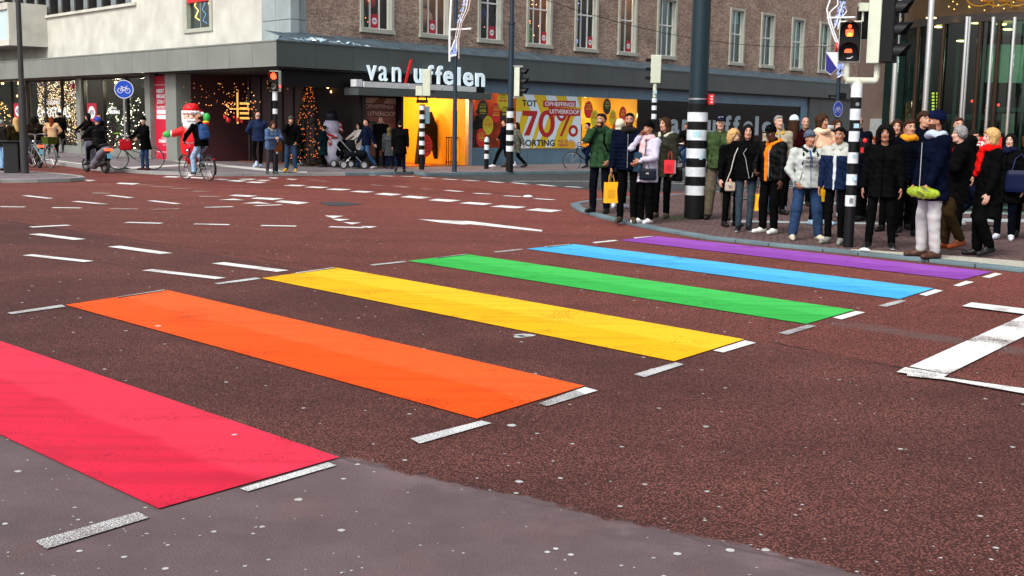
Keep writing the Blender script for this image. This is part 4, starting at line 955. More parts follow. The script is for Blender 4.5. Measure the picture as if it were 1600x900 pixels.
# the big figures, cut as bold shapes
b.poly([(u(.09), yy + .005, v(.70)), (u(.31), yy + .005, v(.70)), (u(.31), yy + .005, v(.655)), (u(.20), yy + .005, v(.24)), (u(.115), yy + .005, v(.24)), (u(.235), yy + .005, v(.60)), (u(.09), yy + .005, v(.61))])
cx_, cz_ = u(.455), v(.465); ow, oh = (px1 - px0) * .125, (pz1 - pz0) * .255
vs = []; n_ = 36
for s_ in (0.52, 1.0):
    for i in range(n_): t = 6.28318 * i / n_; vs.append((cx_ + (ow * (s_ if s_ == 1 else .48)) * math.cos(t), yy + .005, cz_ + oh * (s_ if s_ == 1 else .68) * math.sin(t)))
b.add(vs, [(i, (i + 1) % n_, n_ + (i + 1) % n_, n_ + i) for i in range(n_)])
for (cu, cv) in ((.685, .635), (.875, .335)):
    vs = []
    for s_ in (0.5, 1.0):
        for i in range(n_): t = 6.28318 * i / n_; vs.append((u(cu) + (px1 - px0) * .077 * s_ * math.cos(t), yy + .0052, v(cv) + (pz1 - pz0) * .115 * s_ * math.sin(t)))
    b.add(vs, [(i, (i + 1) % n_, n_ + (i + 1) % n_, n_ + i) for i in range(n_)])
b.poly([(u(.79), yy + .0045, v(.64)), (u(.84), yy + .0045, v(.66)), (u(.70), yy + .0045, v(.23)), (u(.66), yy + .0045, v(.23))])
b.m(mat('poster_magenta', srgb(190, 24, 70), 0.5)).text('WE GAAN', u(.63), u(.88), v(.105), v(.165), yy + .006, .02); b.text('VERHUIZEN', u(.63), u(.93), v(.03), v(.09), yy + .006, .02)
tag(b.build('sale_poster', origin=(*plan('R', (px0 + px1) / 2, yy), pz0)), 'big yellow and pale blue poster reading 70% KORTING in red and black', 'poster')
# round stickers on the glass
def sticker(cx, cz, r, colr, lines, ink, label, rz=1.25):
    b = MB(FR).m(colr).disc(cx, cz, r, r * rz, Y0 - 0.052); b.m(ink)
    n = len(lines); y = cz + r * 0.8
    for s_, w_, h_ in lines:
        b.text(s_, cx - r * w_, cx + r * w_, y - r * h_, y, Y0 - 0.048, .03); y -= r * h_ + r * .13
    tag(b.build('price_sticker', origin=(*plan('R', cx, Y0 - .05), cz)), label, 'sticker')
M_SY = mat('sticker_yellow', srgb(214, 200, 30), 0.5); M_SR = mat('sticker_red', srgb(214, 22, 26), 0.5); M_SK = mat('sticker_black', (0.012, 0.012, 0.01), 0.5)
def sxz(px, py): return HX(px, py, 'R', Y0 - .05), HZ(px, py, 'R', Y0 - .05)
for (px, py, r, cm, ln, ik, lb) in [
    (754.5, 171.5, .30, M_SK, [('CALVIN', .5, .14), ('30 TOT', .6, .34), ('50%', .62, .34), ('KORTING', .5, .14)], M_SY, 'black round sticker with 30 tot 50% at the upper left of the orange bay'),
    (786, 158, .33, M_SY, [('175', .4, .22), ('VOOR', .55, .14), ('39,95', .75, .32)], M_SR, 'yellow round sticker reading 39,95 beside the poster'),
    (775, 176.5, .31, M_SR, [('TRUIEN', .5, .14), ('39,95', .55, .26), ('2 VOOR', .5, .14), ('69,95', .62, .28)], M_SY, 'red round sticker reading 39,95 in the orange bay'),
    (762.5, 196, .30, M_SY, [('ALLE', .35, .14), ('MEESTE JASSEN', .6, .13), ('30-50%', .78, .28), ('KORTING', .45, .12)], M_SR, 'yellow round sticker reading 30-50% in the orange bay'),
    (752, 215, .29, M_SR, [('POLO', .35, .13), ('30 TOT', .6, .28), ('50%', .6, .3), ('KORTING', .45, .12)], M_SY, 'red round sticker low at the left of the orange bay'),
    (789, 181, .30, M_SK, [('30', .4, .3), ('50%', .5, .3)], M_SY, 'black round sticker beside the striped lamp post'),
    (919.5, 171.5, .30, M_SR, [('TRUIEN', .6, .16), ('VANAF', .4, .12), ('29,95', .65, .3)], M_SY, 'red round sticker reading 29,95 at the left of the yellow bay'),
    (929, 185, .29, M_SY, [('VEST', .4, .14), ('VANAF', .4, .12), ('59,95', .7, .3)], M_SR, 'yellow round sticker reading 59,95 in the yellow bay'),
    (948.5, 166.5, .28, M_SK, [('HEREN', .5, .15), ('JEANS', .5, .15), ('49,95', .6, .26), ('2 VOOR', .4, .12)], M_SY, 'black round sticker at the top of the yellow bay'),
    (957.5, 184.5, .28, M_SY, [('30 TOT', .55, .3), ('50%', .6, .3), ('KORTING', .5, .12)], M_SR, 'yellow round sticker reading 50% in the middle of the yellow bay'),
    (973, 178.5, .27, M_SR, [('ALLE', .3, .12), ('30 TOT', .5, .26), ('50%', .55, .28), ('KORTING', .5, .12)], M_SY, 'red round sticker reading 50% at the right of the yellow bay'),
    (963, 200, .28, M_SR, [('30', .4, .3), ('50%', .5, .3)], M_SY, 'red round sticker low in the yellow bay behind the crowd')]:
    cx, cz = sxz(px, py); sticker(cx, cz, r, cm, ln, ik, lb)
# dark display front with the shop name again
dD0, dD1 = X(997), X(1250)
b = MB(FR).m(mat('black_glass', (0.006, 0.006, 0.007), 0.12, var=0)); b.box(dD0, dD1, Y0 - .1, Y0 - .05, zp0, zp1); sb(b, 'black_display_glass')
sign2 = empty('shop_sign', (*plan('R', (dD0 + dD1) / 2, Y0), 1.6), label='pale shop name letters on the black glass behind the waiting crowd', cat='sign')
so2 = (*plan('R', (dD0 + dD1) / 2, Y0), 1.6)
M_LET2 = mat('pale_letter', srgb(150, 166, 172), 0.5, var=0.03)
for ch, a, c_, hh in [('v', 1031, 1044, 1), ('a', 1048, 1062, 1), ('n', 1067, 1083, 1), ('u', 1107, 1119, 1), ('f', 1133, 1143, 1.35), ('f', 1147, 1157, 1.35), ('e', 1163, 1177, 1), ('l', 1181, 1186, 1.35), ('e', 1192, 1207, 1), ('n', 1212, 1226, 1)]:
    x0, x1 = HX(a, 195, 'R', Y0), HX(c_, 195, 'R', Y0); b = MB(FR).m(M_LET2)
    zl = HZ(1150, 211, 'R', Y0); b.text(ch, x0, x1, zl, zl + 0.72 * hh, Y0 - .02, .03, .03); b.build('letter', sign2, origin=so2)

# ------------------------------------------------------------------ the dark recess at the corner
A_ = plan('L', HX(288, 180, 'L', -.9), -0.9)
Bp, Cp, Dp = (A_[0] + 2.2, A_[1] + 1.3), (-7.7, 46.0), plan('R', X(562) + .1, -0.5)
b = MB().m(M_MAROON)
def wallseg(p, q, z0, z1, t=0.1):
    p, q = Vector(p), Vector(q); d = (q - p).normalized(); n = Vector((-d.y, d.x)) * t
    b.prism([tuple(p), tuple(q), tuple(q + n), tuple(p + n)], z0, z1)
wallseg(A_, Bp, 0.05, 3.6); wallseg(Bp, Cp, 0.05, 3.6)
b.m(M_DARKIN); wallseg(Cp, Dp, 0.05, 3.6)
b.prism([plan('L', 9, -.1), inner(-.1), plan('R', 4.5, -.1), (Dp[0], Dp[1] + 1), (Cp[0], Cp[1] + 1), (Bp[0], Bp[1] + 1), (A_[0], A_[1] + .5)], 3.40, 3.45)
sb(b, 'recess_wall')
b = MB().m(M_FRD)
for i in range(7):
    t = i / 6; p = (Bp[0] + (Cp[0] - Bp[0]) * t, Bp[1] + (Cp[1] - Bp[1]) * t - 0.06); b.box(p[0] - .035, p[0] + .035, p[1] - .04, p[1], 0.1, 3.4)
sb(b, 'recess_mullions')
def P(px, py, D): return at_depth(px, py, D)
def bulbs(name, label, items, cat='fairy lights'):
    b = MB(); o0 = None
    for (px, py, D, r, m_) in items:
        p = P(px, py, D); o0 = o0 or p; b.m(m_).sphere(p, r, 5)
    return tag(b.build(name, origin=o0), label, cat, kind='stuff')
dimo = mat('dim_orange_bulb', (1, 0.3, 0.08), emit=.7, var=0); dimo2 = mat('dim_yellow_bulb', (1, .5, .15), emit=1.2, var=0)
its = [(random.gauss(345, 26), random.uniform(130, 165), 44.5, random.choice([.009, .012, .016]), random.choice([dimo, dimo2, dimo])) for _ in range(55)]
bulbs('string_lights', 'scattered warm fairy lights hanging in the dark corner recess', its)
its = [(random.uniform(415, 455), random.uniform(118, 140), 45.5, .014, dimo) for _ in range(14)] + [(random.uniform(510, 522), random.uniform(125, 160), 44.5, .04, bulb_y) for _ in range(4)]
bulbs('ceiling_spots', 'few warm spots glowing high in the dark recess right of the lit tree', its, 'spotlights')
b = MB().m(mat('warm_neon', (1, .55, .12), emit=0.45, var=0)); c_ = P(371, 170, 44.6)
b.box(c_.x - .03, c_.x + .03, c_.y, c_.y + .04, c_.z - .55, c_.z + .6); b.box(c_.x - .3, c_.x + .45, c_.y + .002, c_.y + .042, c_.z - .03, c_.z + .02)
for k in range(4): b.box(c_.x + .06, c_.x + .4, c_.y + .1, c_.y + .12, c_.z - .38 + k * .18, c_.z - .30 + k * .18)
tag(b.build('lit_shelf', origin=c_), 'glowing warm shelf cross in the dark shop recess', 'lit shelf')
its = []
for (cx, n_) in ((361, 26), (392, 26)):
    its += [(random.gauss(cx, 6), random.gauss(168, 8), 44.4, random.choice([.014, .024]), random.choice([dimo2, dimo])) for _ in range(n_)]
bulbs('garland_lights', 'two clusters of warm garland lights beside the lit shelf', its)
for (px, py, r) in [(352, 183, .07), (357, 188, .09), (372, 187, .08), (378, 190, .06), (366, 183, .06)]:
    p = P(px, py, 44.4); tag(MB().m(M_REDP).sphere(p, r, 8).build('bauble', origin=p), 'small red bauble under the glowing shelf in the dark recess', 'bauble', 'red baubles under the glowing shelf')

# ------------------------------------------------------------------ christmas trees of small needled sprays
def needle_tree(base, h, r, mcol, label, nb=90, light=bulb_o, nl=120, name='christmas_tree', lr=0.02, cat='christmas tree'):
    root = empty(name, base, 0, label, cat)
    rs = np.random.default_rng(int(abs(base[0] * 100)))
    b = MB().m(mat('tree_stem', (0.05, 0.03, 0.02), 0.8)); b.cyl((0, 0, 0), (0, 0, h * .96), 0.05, 0.015, 8); b.lathe([(0.0, 0), (.22, 0), (.22, .05), (.06, .12), (0, .12)], 12); b.build('trunk', root)
    b = MB().m(mcol); v = []; f = []
    N_ = nb * 14
    for i in range(N_):
        t = rs.random() ** 1.35; z = 0.15 + (h - 0.15) * t; lim = r * (1 - t) * (0.8 + 0.35 * abs(math.sin(z * 9.0))) + 0.03
        rad = lim * (0.45 + 0.6 * rs.random() ** 0.5); a = rs.random() * 6.283
        p = np.array([rad * math.cos(a), rad * math.sin(a), z - rad * .12]); d = np.array([math.cos(a), math.sin(a), -0.25 + rs.random() * .5]); L = 0.11 + 0.08 * rs.random()
        s_ = np.array([-math.sin(a), math.cos(a), rs.random() - .5]) * 0.035
        k = len(v); v += [tuple(p - s_), tuple(p + s_), tuple(p + d * L)]; f.append((k, k + 1, k + 2))
    b.add(v, f); b.build('foliage', root)
    b = MB().m(light)
    for i in range(nl):
        t = rs.random() ** 1.2; z = 0.2 + (h - 0.3) * t; lim = r * (1 - t) * 1.0 + 0.06; a = rs.random() * 6.283
        b.sphere((lim * math.cos(a), lim * math.sin(a), z), lr, 4)
    o = b.build('lights', root); o['kind'] = 'stuff'
    return root
M_NEED = mat('needles', srgb(30, 52, 34), 0.7, var=0.3, scale=4); M_NEEDF = mat('frosted_needles', srgb(120, 150, 140), 0.7, var=0.4, scale=4)
tp = P(483, 254, 43.2); tp.z = PAVE
needle_tree(tuple(tp), 3.15, 0.62, mat('black_needles', (0.012, 0.02, 0.012), 0.8), 'tall dark tree covered in orange lights beside the snowman in the recess', 130, mat('ember_bulb', (1, .2, .03), emit=1.0, var=0), 200, lr=0.015)

# ------------------------------------------------------------------ ground floor, concrete side
YL = -0.9
def XL(px, py=180, off=YL): return HX(px, py, 'L', off)
zh = 3.43
piers = [(-40, -34), (121.5, 127), (229, 237), (272, 289)]
b = MB(FL).m(M_CLADL)
for a, c_ in [(121.5, 127.5), (229, 237), (34, 40)]: b.box(XL(c_), XL(a), YL - .3, YL + .06, 0.02, zh)
b.box(XL(289), XL(272), YL - .3, YL + .35, 0.02, zh)
for s_ in (30, 37, 44, 51): b.box(s_, s_ + .3, YL - .3, YL + .06, 0.02, zh)
b.box(XL(237), LEND, YL - .3, YL + .04, zh, 3.5)
b.box(XL(229), XL(127.5), YL - .3, YL + .03, 0.02, 0.42); b.box(XL(121.5), XL(40), YL - .3, YL + .03, 0.02, 0.42); b.box(XL(34), LEND, YL - .3, YL + .03, 0.02, 0.42)
sb(b, 'grey_piers', label='grey metal piers and sills between the shop windows')
b = MB(FL).m(M_FRD)
for px in (121, 93.5, 68, 40.5, 228.5, 195, 158, 128.5, 33, 15): b.box(XL(px) - .05, XL(px) + .05, YL - .22, YL - .08, 0.42, zh)
b.box(XL(229), XL(127.5), YL - .22, YL - .1, zh - .1, zh); b.box(XL(121.5), XL(40), YL - .22, YL - .1, zh - .1, zh)
sb(b, 'window_mullions')
b = MB(FL).m(M_GLASS); b.box(XL(229), XL(127.5), YL - .16, YL - .15, .42, zh - .1); b.box(XL(121.5), XL(40), YL - .16, YL - .15, .42, zh - .1); b.box(XL(34), LEND, YL - .16, YL - .15, .42, zh)
sb(b, 'window_glass')
b = MB(FL).m(mat('left_room', srgb(120, 116, 104), 0.8, var=0.3, scale=0.6)); b.box(XL(237), LEND, -6.6, -6.5, 0, 3.6); b.m(mat('left_room_dark', srgb(52, 44, 40), 0.8, var=0.4)); b.box(XL(237) - .05, XL(237), -6.5, YL - .2, 0, 3.6); b.box(XL(237), LEND, -6.5, YL - .2, 3.5, 3.54); b.box(XL(237), LEND, -6.5, YL - .3, 0.02, .12); b.box(XL(124) - .05, XL(124) + .05, -6.5, YL - .3, .12, 3.5)
sb(b, 'window_room')
# curtain of fairy lights with lettering
xc0, xc1 = XL(121, 180), XL(41, 180)
b = MB(FL).m(mat('curtain_back', srgb(70, 62, 52), 0.8, var=0.5, scale=3)); b.box(xc0, xc1, -2.0, -1.98, .4, zh); sb(b, 'curtain_wall')
b = MB(FL); bm = [mat('gold_bulb', (1, .75, .3), emit=1.6, var=0), mat('pale_bulb', (1, .9, .75), emit=1.6, var=0), mat('pink_bulb2', (1, .55, .45), emit=1.0, var=0)]
for k in range(1500): b.m(random.choice(bm)); x, z = random.uniform(xc0, xc1), .5 + (zh - .55) * random.random() ** .8; b.add([(x - .014, -1.5, z), (x + .014, -1.5, z), (x, -1.5, z + .05), (x, -1.47, z + .025)], [(0, 1, 2), (0, 2, 3), (1, 2, 3)])
tag(b.build('light_curtain', origin=(*plan('L', (xc0 + xc1) / 2, -1.5), .5)), 'curtain of gold and pale fairy lights in the shop window with CHRISTMAS lettering', 'light curtain')
b = MB(FL).m(mat('window_vinyl', srgb(232, 232, 232), 0.5, var=0, emit=0.08))
def tl(s_, pxa, pxb, pya, pyb, bold=.03, y=YL - .14): b.text(s_, HX(pxa, pya, 'L', y), HX(pxb, pya, 'L', y), HZ((pxa + pxb) / 2, pyb, 'L', y), HZ((pxa + pxb) / 2, pya, 'L', y), y, bold)
tl("it's all about", 70.5, 93.5, 154, 163.5, .03); tl('CHRISTMAS', 58, 108.5, 167.5, 183.5, .01)
tag(b.build('window_lettering', origin=(*plan('L', XL(83), YL), 1.6)), "white lettering reading it's all about CHRISTMAS on the light curtain window", 'lettering')
b = MB(FL).m(mat('window_vinyl', (1, 1, 1))); tl("it's all about", 171, 182, 166, 170.5, .02); tl('CHRISTMAS', 167.5, 187, 172, 178, .04)
tag(b.build('window_lettering', origin=(*plan('L', XL(177), YL), 1.8)), 'small white CHRISTMAS lettering on the window with the frosted trees', 'lettering')
# trees behind the left windows
def TL(px, off): return plan('L', HX(px, 230, 'L', off), off)
for (px, h, r, m_, lb, lt) in [(176, 2.3, .6, M_NEEDF, 'frosted tree in the window left of the cycle sign pole', bulb_w), (203, 2.5, .6, M_NEEDF, 'frosted tree in the window right behind the cycle sign', bulb_w), (216, 2.6, .7, M_NEED, 'green decorated tree in the window beside the red poster', bulb_w), (8, 2.4, .8, M_NEEDF, 'frosted tree in the leftmost shop window', bulb_y), (30, 2.2, .6, M_NEEDF, 'smaller frosted tree behind the red notice at the left', bulb_w)]:
    p = TL(px, -2.3); needle_tree((p[0], p[1], 0.15), h, r, m_, lb, 70, lt, 70, lr=.022)
its = [(145, 127, 0), (146, 133, .06), (168, 128, .07), (174, 131, .05), (181, 129, .07), (160, 132, .05), (4, 130, .08), (30, 130, .1), (27, 150, .06), (140, 150, .03), (150, 160, .03), (163, 147, .03)]
for px, py, r in its:
    p = plan('L', HX(px, py, 'L', -2.6), -2.6); q_ = (p[0], p[1], HZ(px, py, 'L', -2.6)); tag(MB().m(mat('pendant_bulb', (1, .62, .2), emit=6, var=0)).sphere(q_, max(r, .05), 8).build('pendant_lamp', origin=q_), 'warm glowing pendant lamp inside the left shop windows', 'lamp', 'pendant lamps in the left shop windows')
for (s_, e) in [(XL(150), 60), (XL(190), 70), (XL(85), 30), (XL(15), 60)]: plamp('L', s_, -1.9, 3.1, e, (1, 0.85, 0.65))
notice('L', HX(136.5, 175, 'L', YL - .14), HX(151, 175, 'L', YL - .14), HZ(143, 190, 'L', YL), HZ(143, 161, 'L', YL), YL - .13, 'red 40% notice with white oval in the window right of the light curtain', oval=True)
notice('L', HX(22, 172, 'L', YL - .14), HX(36, 172, 'L', YL - .14), HZ(29, 186, 'L', YL), HZ(29, 161, 'L', YL), YL - .13, 'red 40% notice with white oval at the far left, half behind the lamp post', oval=True)
b = MB(FL).m(M_REDP); x = XL(120); b.box(x - .1, x + .12, YL + .08, YL + .2, HZ(120, 139, 'L', YL), HZ(120, 131, 'L', YL)); b.m(M_PAPER).box(x - .04, x + .04, YL + .2, YL + .204, HZ(120, 137, 'L', YL), HZ(120, 133, 'L', YL))
tag(b.build('alarm_box', origin=(*plan('L', x, YL + .1), 2.8)), 'small red alarm box on the grey pier by the light curtain window', 'alarm box')
# red wall poster
q0, q1 = XL(272, 180, -1.05), XL(237, 180, -1.05)
b = MB(FL).m(mat('poster_crimson', srgb(190, 12, 52), 0.5, var=0.05)); b.box(q0, q1, -1.1, -1.05, .1, 3.4)
b.m(mat('poster_pink', srgb(236, 170, 185), 0.5))
xa_, xb_2 = HX(241, 180, 'L', -1.05), HX(270, 180, 'L', -1.05)
b.box(min(xa_, xb_2), max(xa_, xb_2), -1.05, -1.046, 3.02, 3.05); b.box(min(xa_, xb_2), max(xa_, xb_2), -1.05, -1.046, .38, .41); b.box(xa_ - .03, xa_, -1.05, -1.045, .41, 3.02)
b.m(M_PAPER); yq = -1.043
def tp_(s_, pxa, pxb, pya, pyb, bold=.03): b.text(s_, HX(pxa, pya, 'L', yq), HX(pxb, pya, 'L', yq), HZ((pxa + pxb) / 2, pyb, 'L', yq), HZ((pxa + pxb) / 2, pya, 'L', yq), yq, bold)
tp_('KERST', 244.5, 256, 139, 145, .05); tp_('MEGASTORE', 244.5, 268, 147, 153.5, .05); tp_('2000m\u00b2 met', 245, 265, 155.5, 162, .01); tp_('kerstartikelen', 245, 269, 163.5, 170, .01)
for (a, c_, y0, y1) in [(245, 263, 178, 171.5), (245, 265, 186, 179.5)]:
    xx = [HX(a, y0, 'L', yq), HX(c_, y0, 'L', yq)]; b.box(min(xx), max(xx), yq - .004, yq, HZ(255, y0, 'L', yq), HZ(255, y1, 'L', yq))
tp_("it's all about", 252.5, 262, 213, 217, .01); tp_('CHRISTMAS', 248, 268, 218, 223.5, .05)
b.text('1 nov t/m 24 dec', HX(254, 226, 'L', yq), HX(262, 226, 'L', yq), HZ(258, 227.5, 'L', yq), HZ(258, 225.5, 'L', yq), yq)
tag(b.build('wall_poster', origin=(*plan('L', (q0 + q1) / 2, -1.08), .1)), 'tall crimson wall poster reading KERST MEGASTORE beside the inflatable figure', 'poster')
b = MB(FL).m(M_FRD); b.box(q0, q1, YL - .35, YL - .3, .05, 3.5); sb(b, 'poster_backing')

# ------------------------------------------------------------------ glass building with round entrance, right edge
gb = empty('glass_building', (11.6, 27, 0), label='glass fronted building with a round entrance and slim chrome columns at the right edge', cat='building')
GO = (11.6, 27, 0)
def gbb(mb, name, parent=None, **k): return mb.build(name, parent or gb, origin=GO, **k)
CX, CY, RR = 11.62, 27.0, 2.78
M_GG = glassmat('green_glass', (0.34, 0.56, 0.48), 0.04, add=.12)
b = MB().m(mat('black_facade', (0.008, 0.01, 0.012), 0.4, var=0.2, spec=.2)); b.box(9.35, 30, 30.0, 30.3, 0, 12)
b.m(mat('brown_brick', srgb(96, 80, 72), 0.8, var=0.2)); b.box(8.95, 9.34, 29.9, 31.5, 1.3, 12); b.m(mat('plinth_stone', srgb(150, 156, 156), 0.7, var=0.15)); b.box(8.9, 10.2, 29.8, 29.98, PAVE, 2.0)
gbb(b, 'rear_wall')
b = MB().m(mat('drum_bronze', srgb(90, 70, 48), 0.25, 0.7, var=0.4, scale=1.5))
def arc(b, r, a0, a1, z0, z1, n=40, inside=False):
    vs = []; fs = []
    for i in range(n + 1):
        a = R(a0 + (a1 - a0) * i / n); x, y = CX + r * math.cos(a), CY + r * math.sin(a); vs += [(x, y, z0), (x, y, z1)]
    for i in range(n): k = 2 * i; fs.append((k, k + 2, k + 3, k + 1))
    b.add(vs, fs, True)
arc(b, RR + .05, 0, 360, 4.14, 5.6, 72); b.m(mat('drum_soffit', (0.02, 0.015, 0.012), 0.3)); b.lathe([(0, 4.14), (RR + .05, 4.14)], 48, (CX, CY, 0)); b.lathe([(RR + .05, 3.98), (RR + .05, 4.14)], 72, (CX, CY, 0)); b.lathe([(0, 3.98), (RR + .05, 3.98)], 48, (CX, CY, 0))
gbb(b, 'drum')
b = MB().m(mat('gold_lettering', srgb(190, 140, 44), 0.3, 0.8, var=0.1, emit=0.03))
for (px, r_) in ((1528, .0), (1556, .0), (1584, 0)):
    c0 = at_depth(px, 3, 24.3); 
    pts = []
    for k in range(26):
        t = R(20 + 320 * k / 25); pts.append((c0.x + .25 * math.cos(t), c0.y - .06, c0.z + .06 + .15 * math.sin(t)))
    b.tube(pts, .016, 6); b.tube([(c0.x + .02, c0.y - .1, c0.z), (c0.x + .27, c0.y - .1, c0.z), (c0.x + .27, c0.y - .1, c0.z - .12)], .02, 6)
gbb(b, 'drum_lettering')
b = MB().m(mat('lampy_gold', (1, .6, .15), emit=2, var=0))
for k in range(34): a = R(random.uniform(205, 275)); b.sphere((CX + (RR + .08) * math.cos(a), CY + (RR + .08) * math.sin(a), random.uniform(4.2, 4.6)), .012, 5)
gbb(b, 'drum_lights')
b = MB().m(M_GG); arc(b, RR - .03, 150, 395, PAVE, 3.98, 60); gbb(b, 'curved_glass')
M_BRM = mat('bronze_mullion', srgb(64, 48, 38), 0.3, 0.7, var=0.2)
for a in (188, 206, 224, 232, 247, 252, 262, 267, 283, 300, 320): gbb(MB().m(M_BRM).cyl((CX + RR * math.cos(R(a)), CY + RR * math.sin(R(a)), PAVE), (CX + RR * math.cos(R(a)), CY + RR * math.sin(R(a)), 3.98), .05, n=10), 'mullion')
for px, D in [(1394, 25.2), (1444, 24.2), (1500.5, 24.0), (1512 - 8, 24.06), (1541, 23.98), (1574, 23.95)]:
    p = at_depth(px, 190, D); rr = .062 if px < 1450 else .035
    gbb(MB().m(M_CHROME).cyl((p.x, p.y, 0.05), (p.x, p.y, 9 if px < 1450 else 3.98), rr, n=16), 'column')
b = MB().m(mat('pale_green_wall', srgb(150, 190, 160), 0.6, var=0.1)); b.box(12.6, 14.6, 28.6, 28.7, 1.9, 3.9); b.box(11.3, 12.2, 28.9, 29.0, 2.9, 3.8)
b.m(mat('dark_inner', (0.008, 0.018, 0.016), 0.6, spec=.05)); b.box(9.0, 12.5, 29.3, 29.35, .1, 3.9); b.box(12.5, 14.6, 28.9, 28.95, .1, 3.9)
b.m(mat('inner_steel', srgb(90, 110, 108), 0.3, .5))
for x in (9.7, 10.3, 10.9, 11.9, 12.7): b.box(x, x + .07, 28.2, 28.25, .1, 3.9)
b.box(9.3, 11.7, 28.3, 28.33, 2.0, 2.12); b.box(11.2, 12.6, 28.0, 28.04, 2.2, 2.3)
b.m(mat('framed_paper', srgb(170, 165, 150), .6)); b.box(11.35, 11.65, 27.9, 27.92, 1.7, 2.15)
gbb(b, 'inner_walls')
for px, py, w_ in ((1519, 158, 'left'), (1560, 164, 'right')): q_ = at_depth(px, py, 26.5); tag(MB().m(mat('small_red_lamp', (1, .03, .02), emit=4, var=0)).sphere(q_, .033, 8).build('red_lamp', origin=q_), 'tiny red lamp, the ' + w_ + ' one of two inside the round glass entrance', 'lamp')
for px, py, D in [(1524, 36, 25.4), (1455, 28, 25.5), (1468, 42, 26), (1575, 46, 25.5), (1565, 38, 25.5), (1502, 64, 26)]: c0 = at_depth(px, py, D); tag(MB().m(mat('down_light', (1, .65, .25), emit=6, var=0)).sphere(c0, .07, 10, (1.6, 1, .3)).build('ceiling_lamp', origin=c0), 'flat warm ceiling lamp inside the round glass entrance', 'lamp', 'warm ceiling lamps in the round entrance')
b = MB().m(mat('left_lit_yellow', (1, .8, .1), emit=1.0, var=0))
for k in range(6): c0 = at_depth(1458, 146 + 5 * k, 26.6); b.cbox(c0, (.05, .02, .04)); c0 = at_depth(1465, 146 + 5 * k, 26.6); b.cbox(c0, (.05, .02, .04))
tag(b.build('light_columns', origin=at_depth(1460, 170, 26.6)), 'two columns of small yellow lights inside the round entrance', 'lamps')
l = bpy.data.lights.new('entrance_lamp', 'POINT'); l.energy = 45; l.color = (.85, 1, .85); l.shadow_soft_size = .2; o = bpy.data.objects.new('entrance_lamp', l); col.objects.link(o); o.location = (13.0, 27.4, 3.4)
# red information board by the entrance
b = MB().m(M_REDP); c0 = at_depth(1530, 226, 24.0)
b.box(c0.x - .35, c0.x + .35, 23.75, 23.8, c0.z - .15, c0.z + .16); b.m(M_PAPER).text('EN', c0.x - .2, c0.x + .12, c0.z - .07, c0.z + .07, 23.745, .03)
b.m(M_STEEL).cyl((c0.x, 23.8, PAVE), (c0.x, 23.8, c0.z - .15), .03, n=8)
tag(b.build('red_board', origin=(c0.x, 23.8, PAVE)), 'low red board with white letters between the grey haired man and the blonde woman', 'board')
# continuation of street behind: plain distant facade beyond the store end
b = MB(FR).m(mat('far_facade', srgb(84, 78, 74), 0.8, var=0.2, scale=.5)); b.box(REND + .3, REND + 40, -6, -2.0, 0, 12)
tag(b.build('far_building', origin=(*plan('R', REND + 10, -2), 0)), 'plain brown building beyond the end of the brick store', 'building')
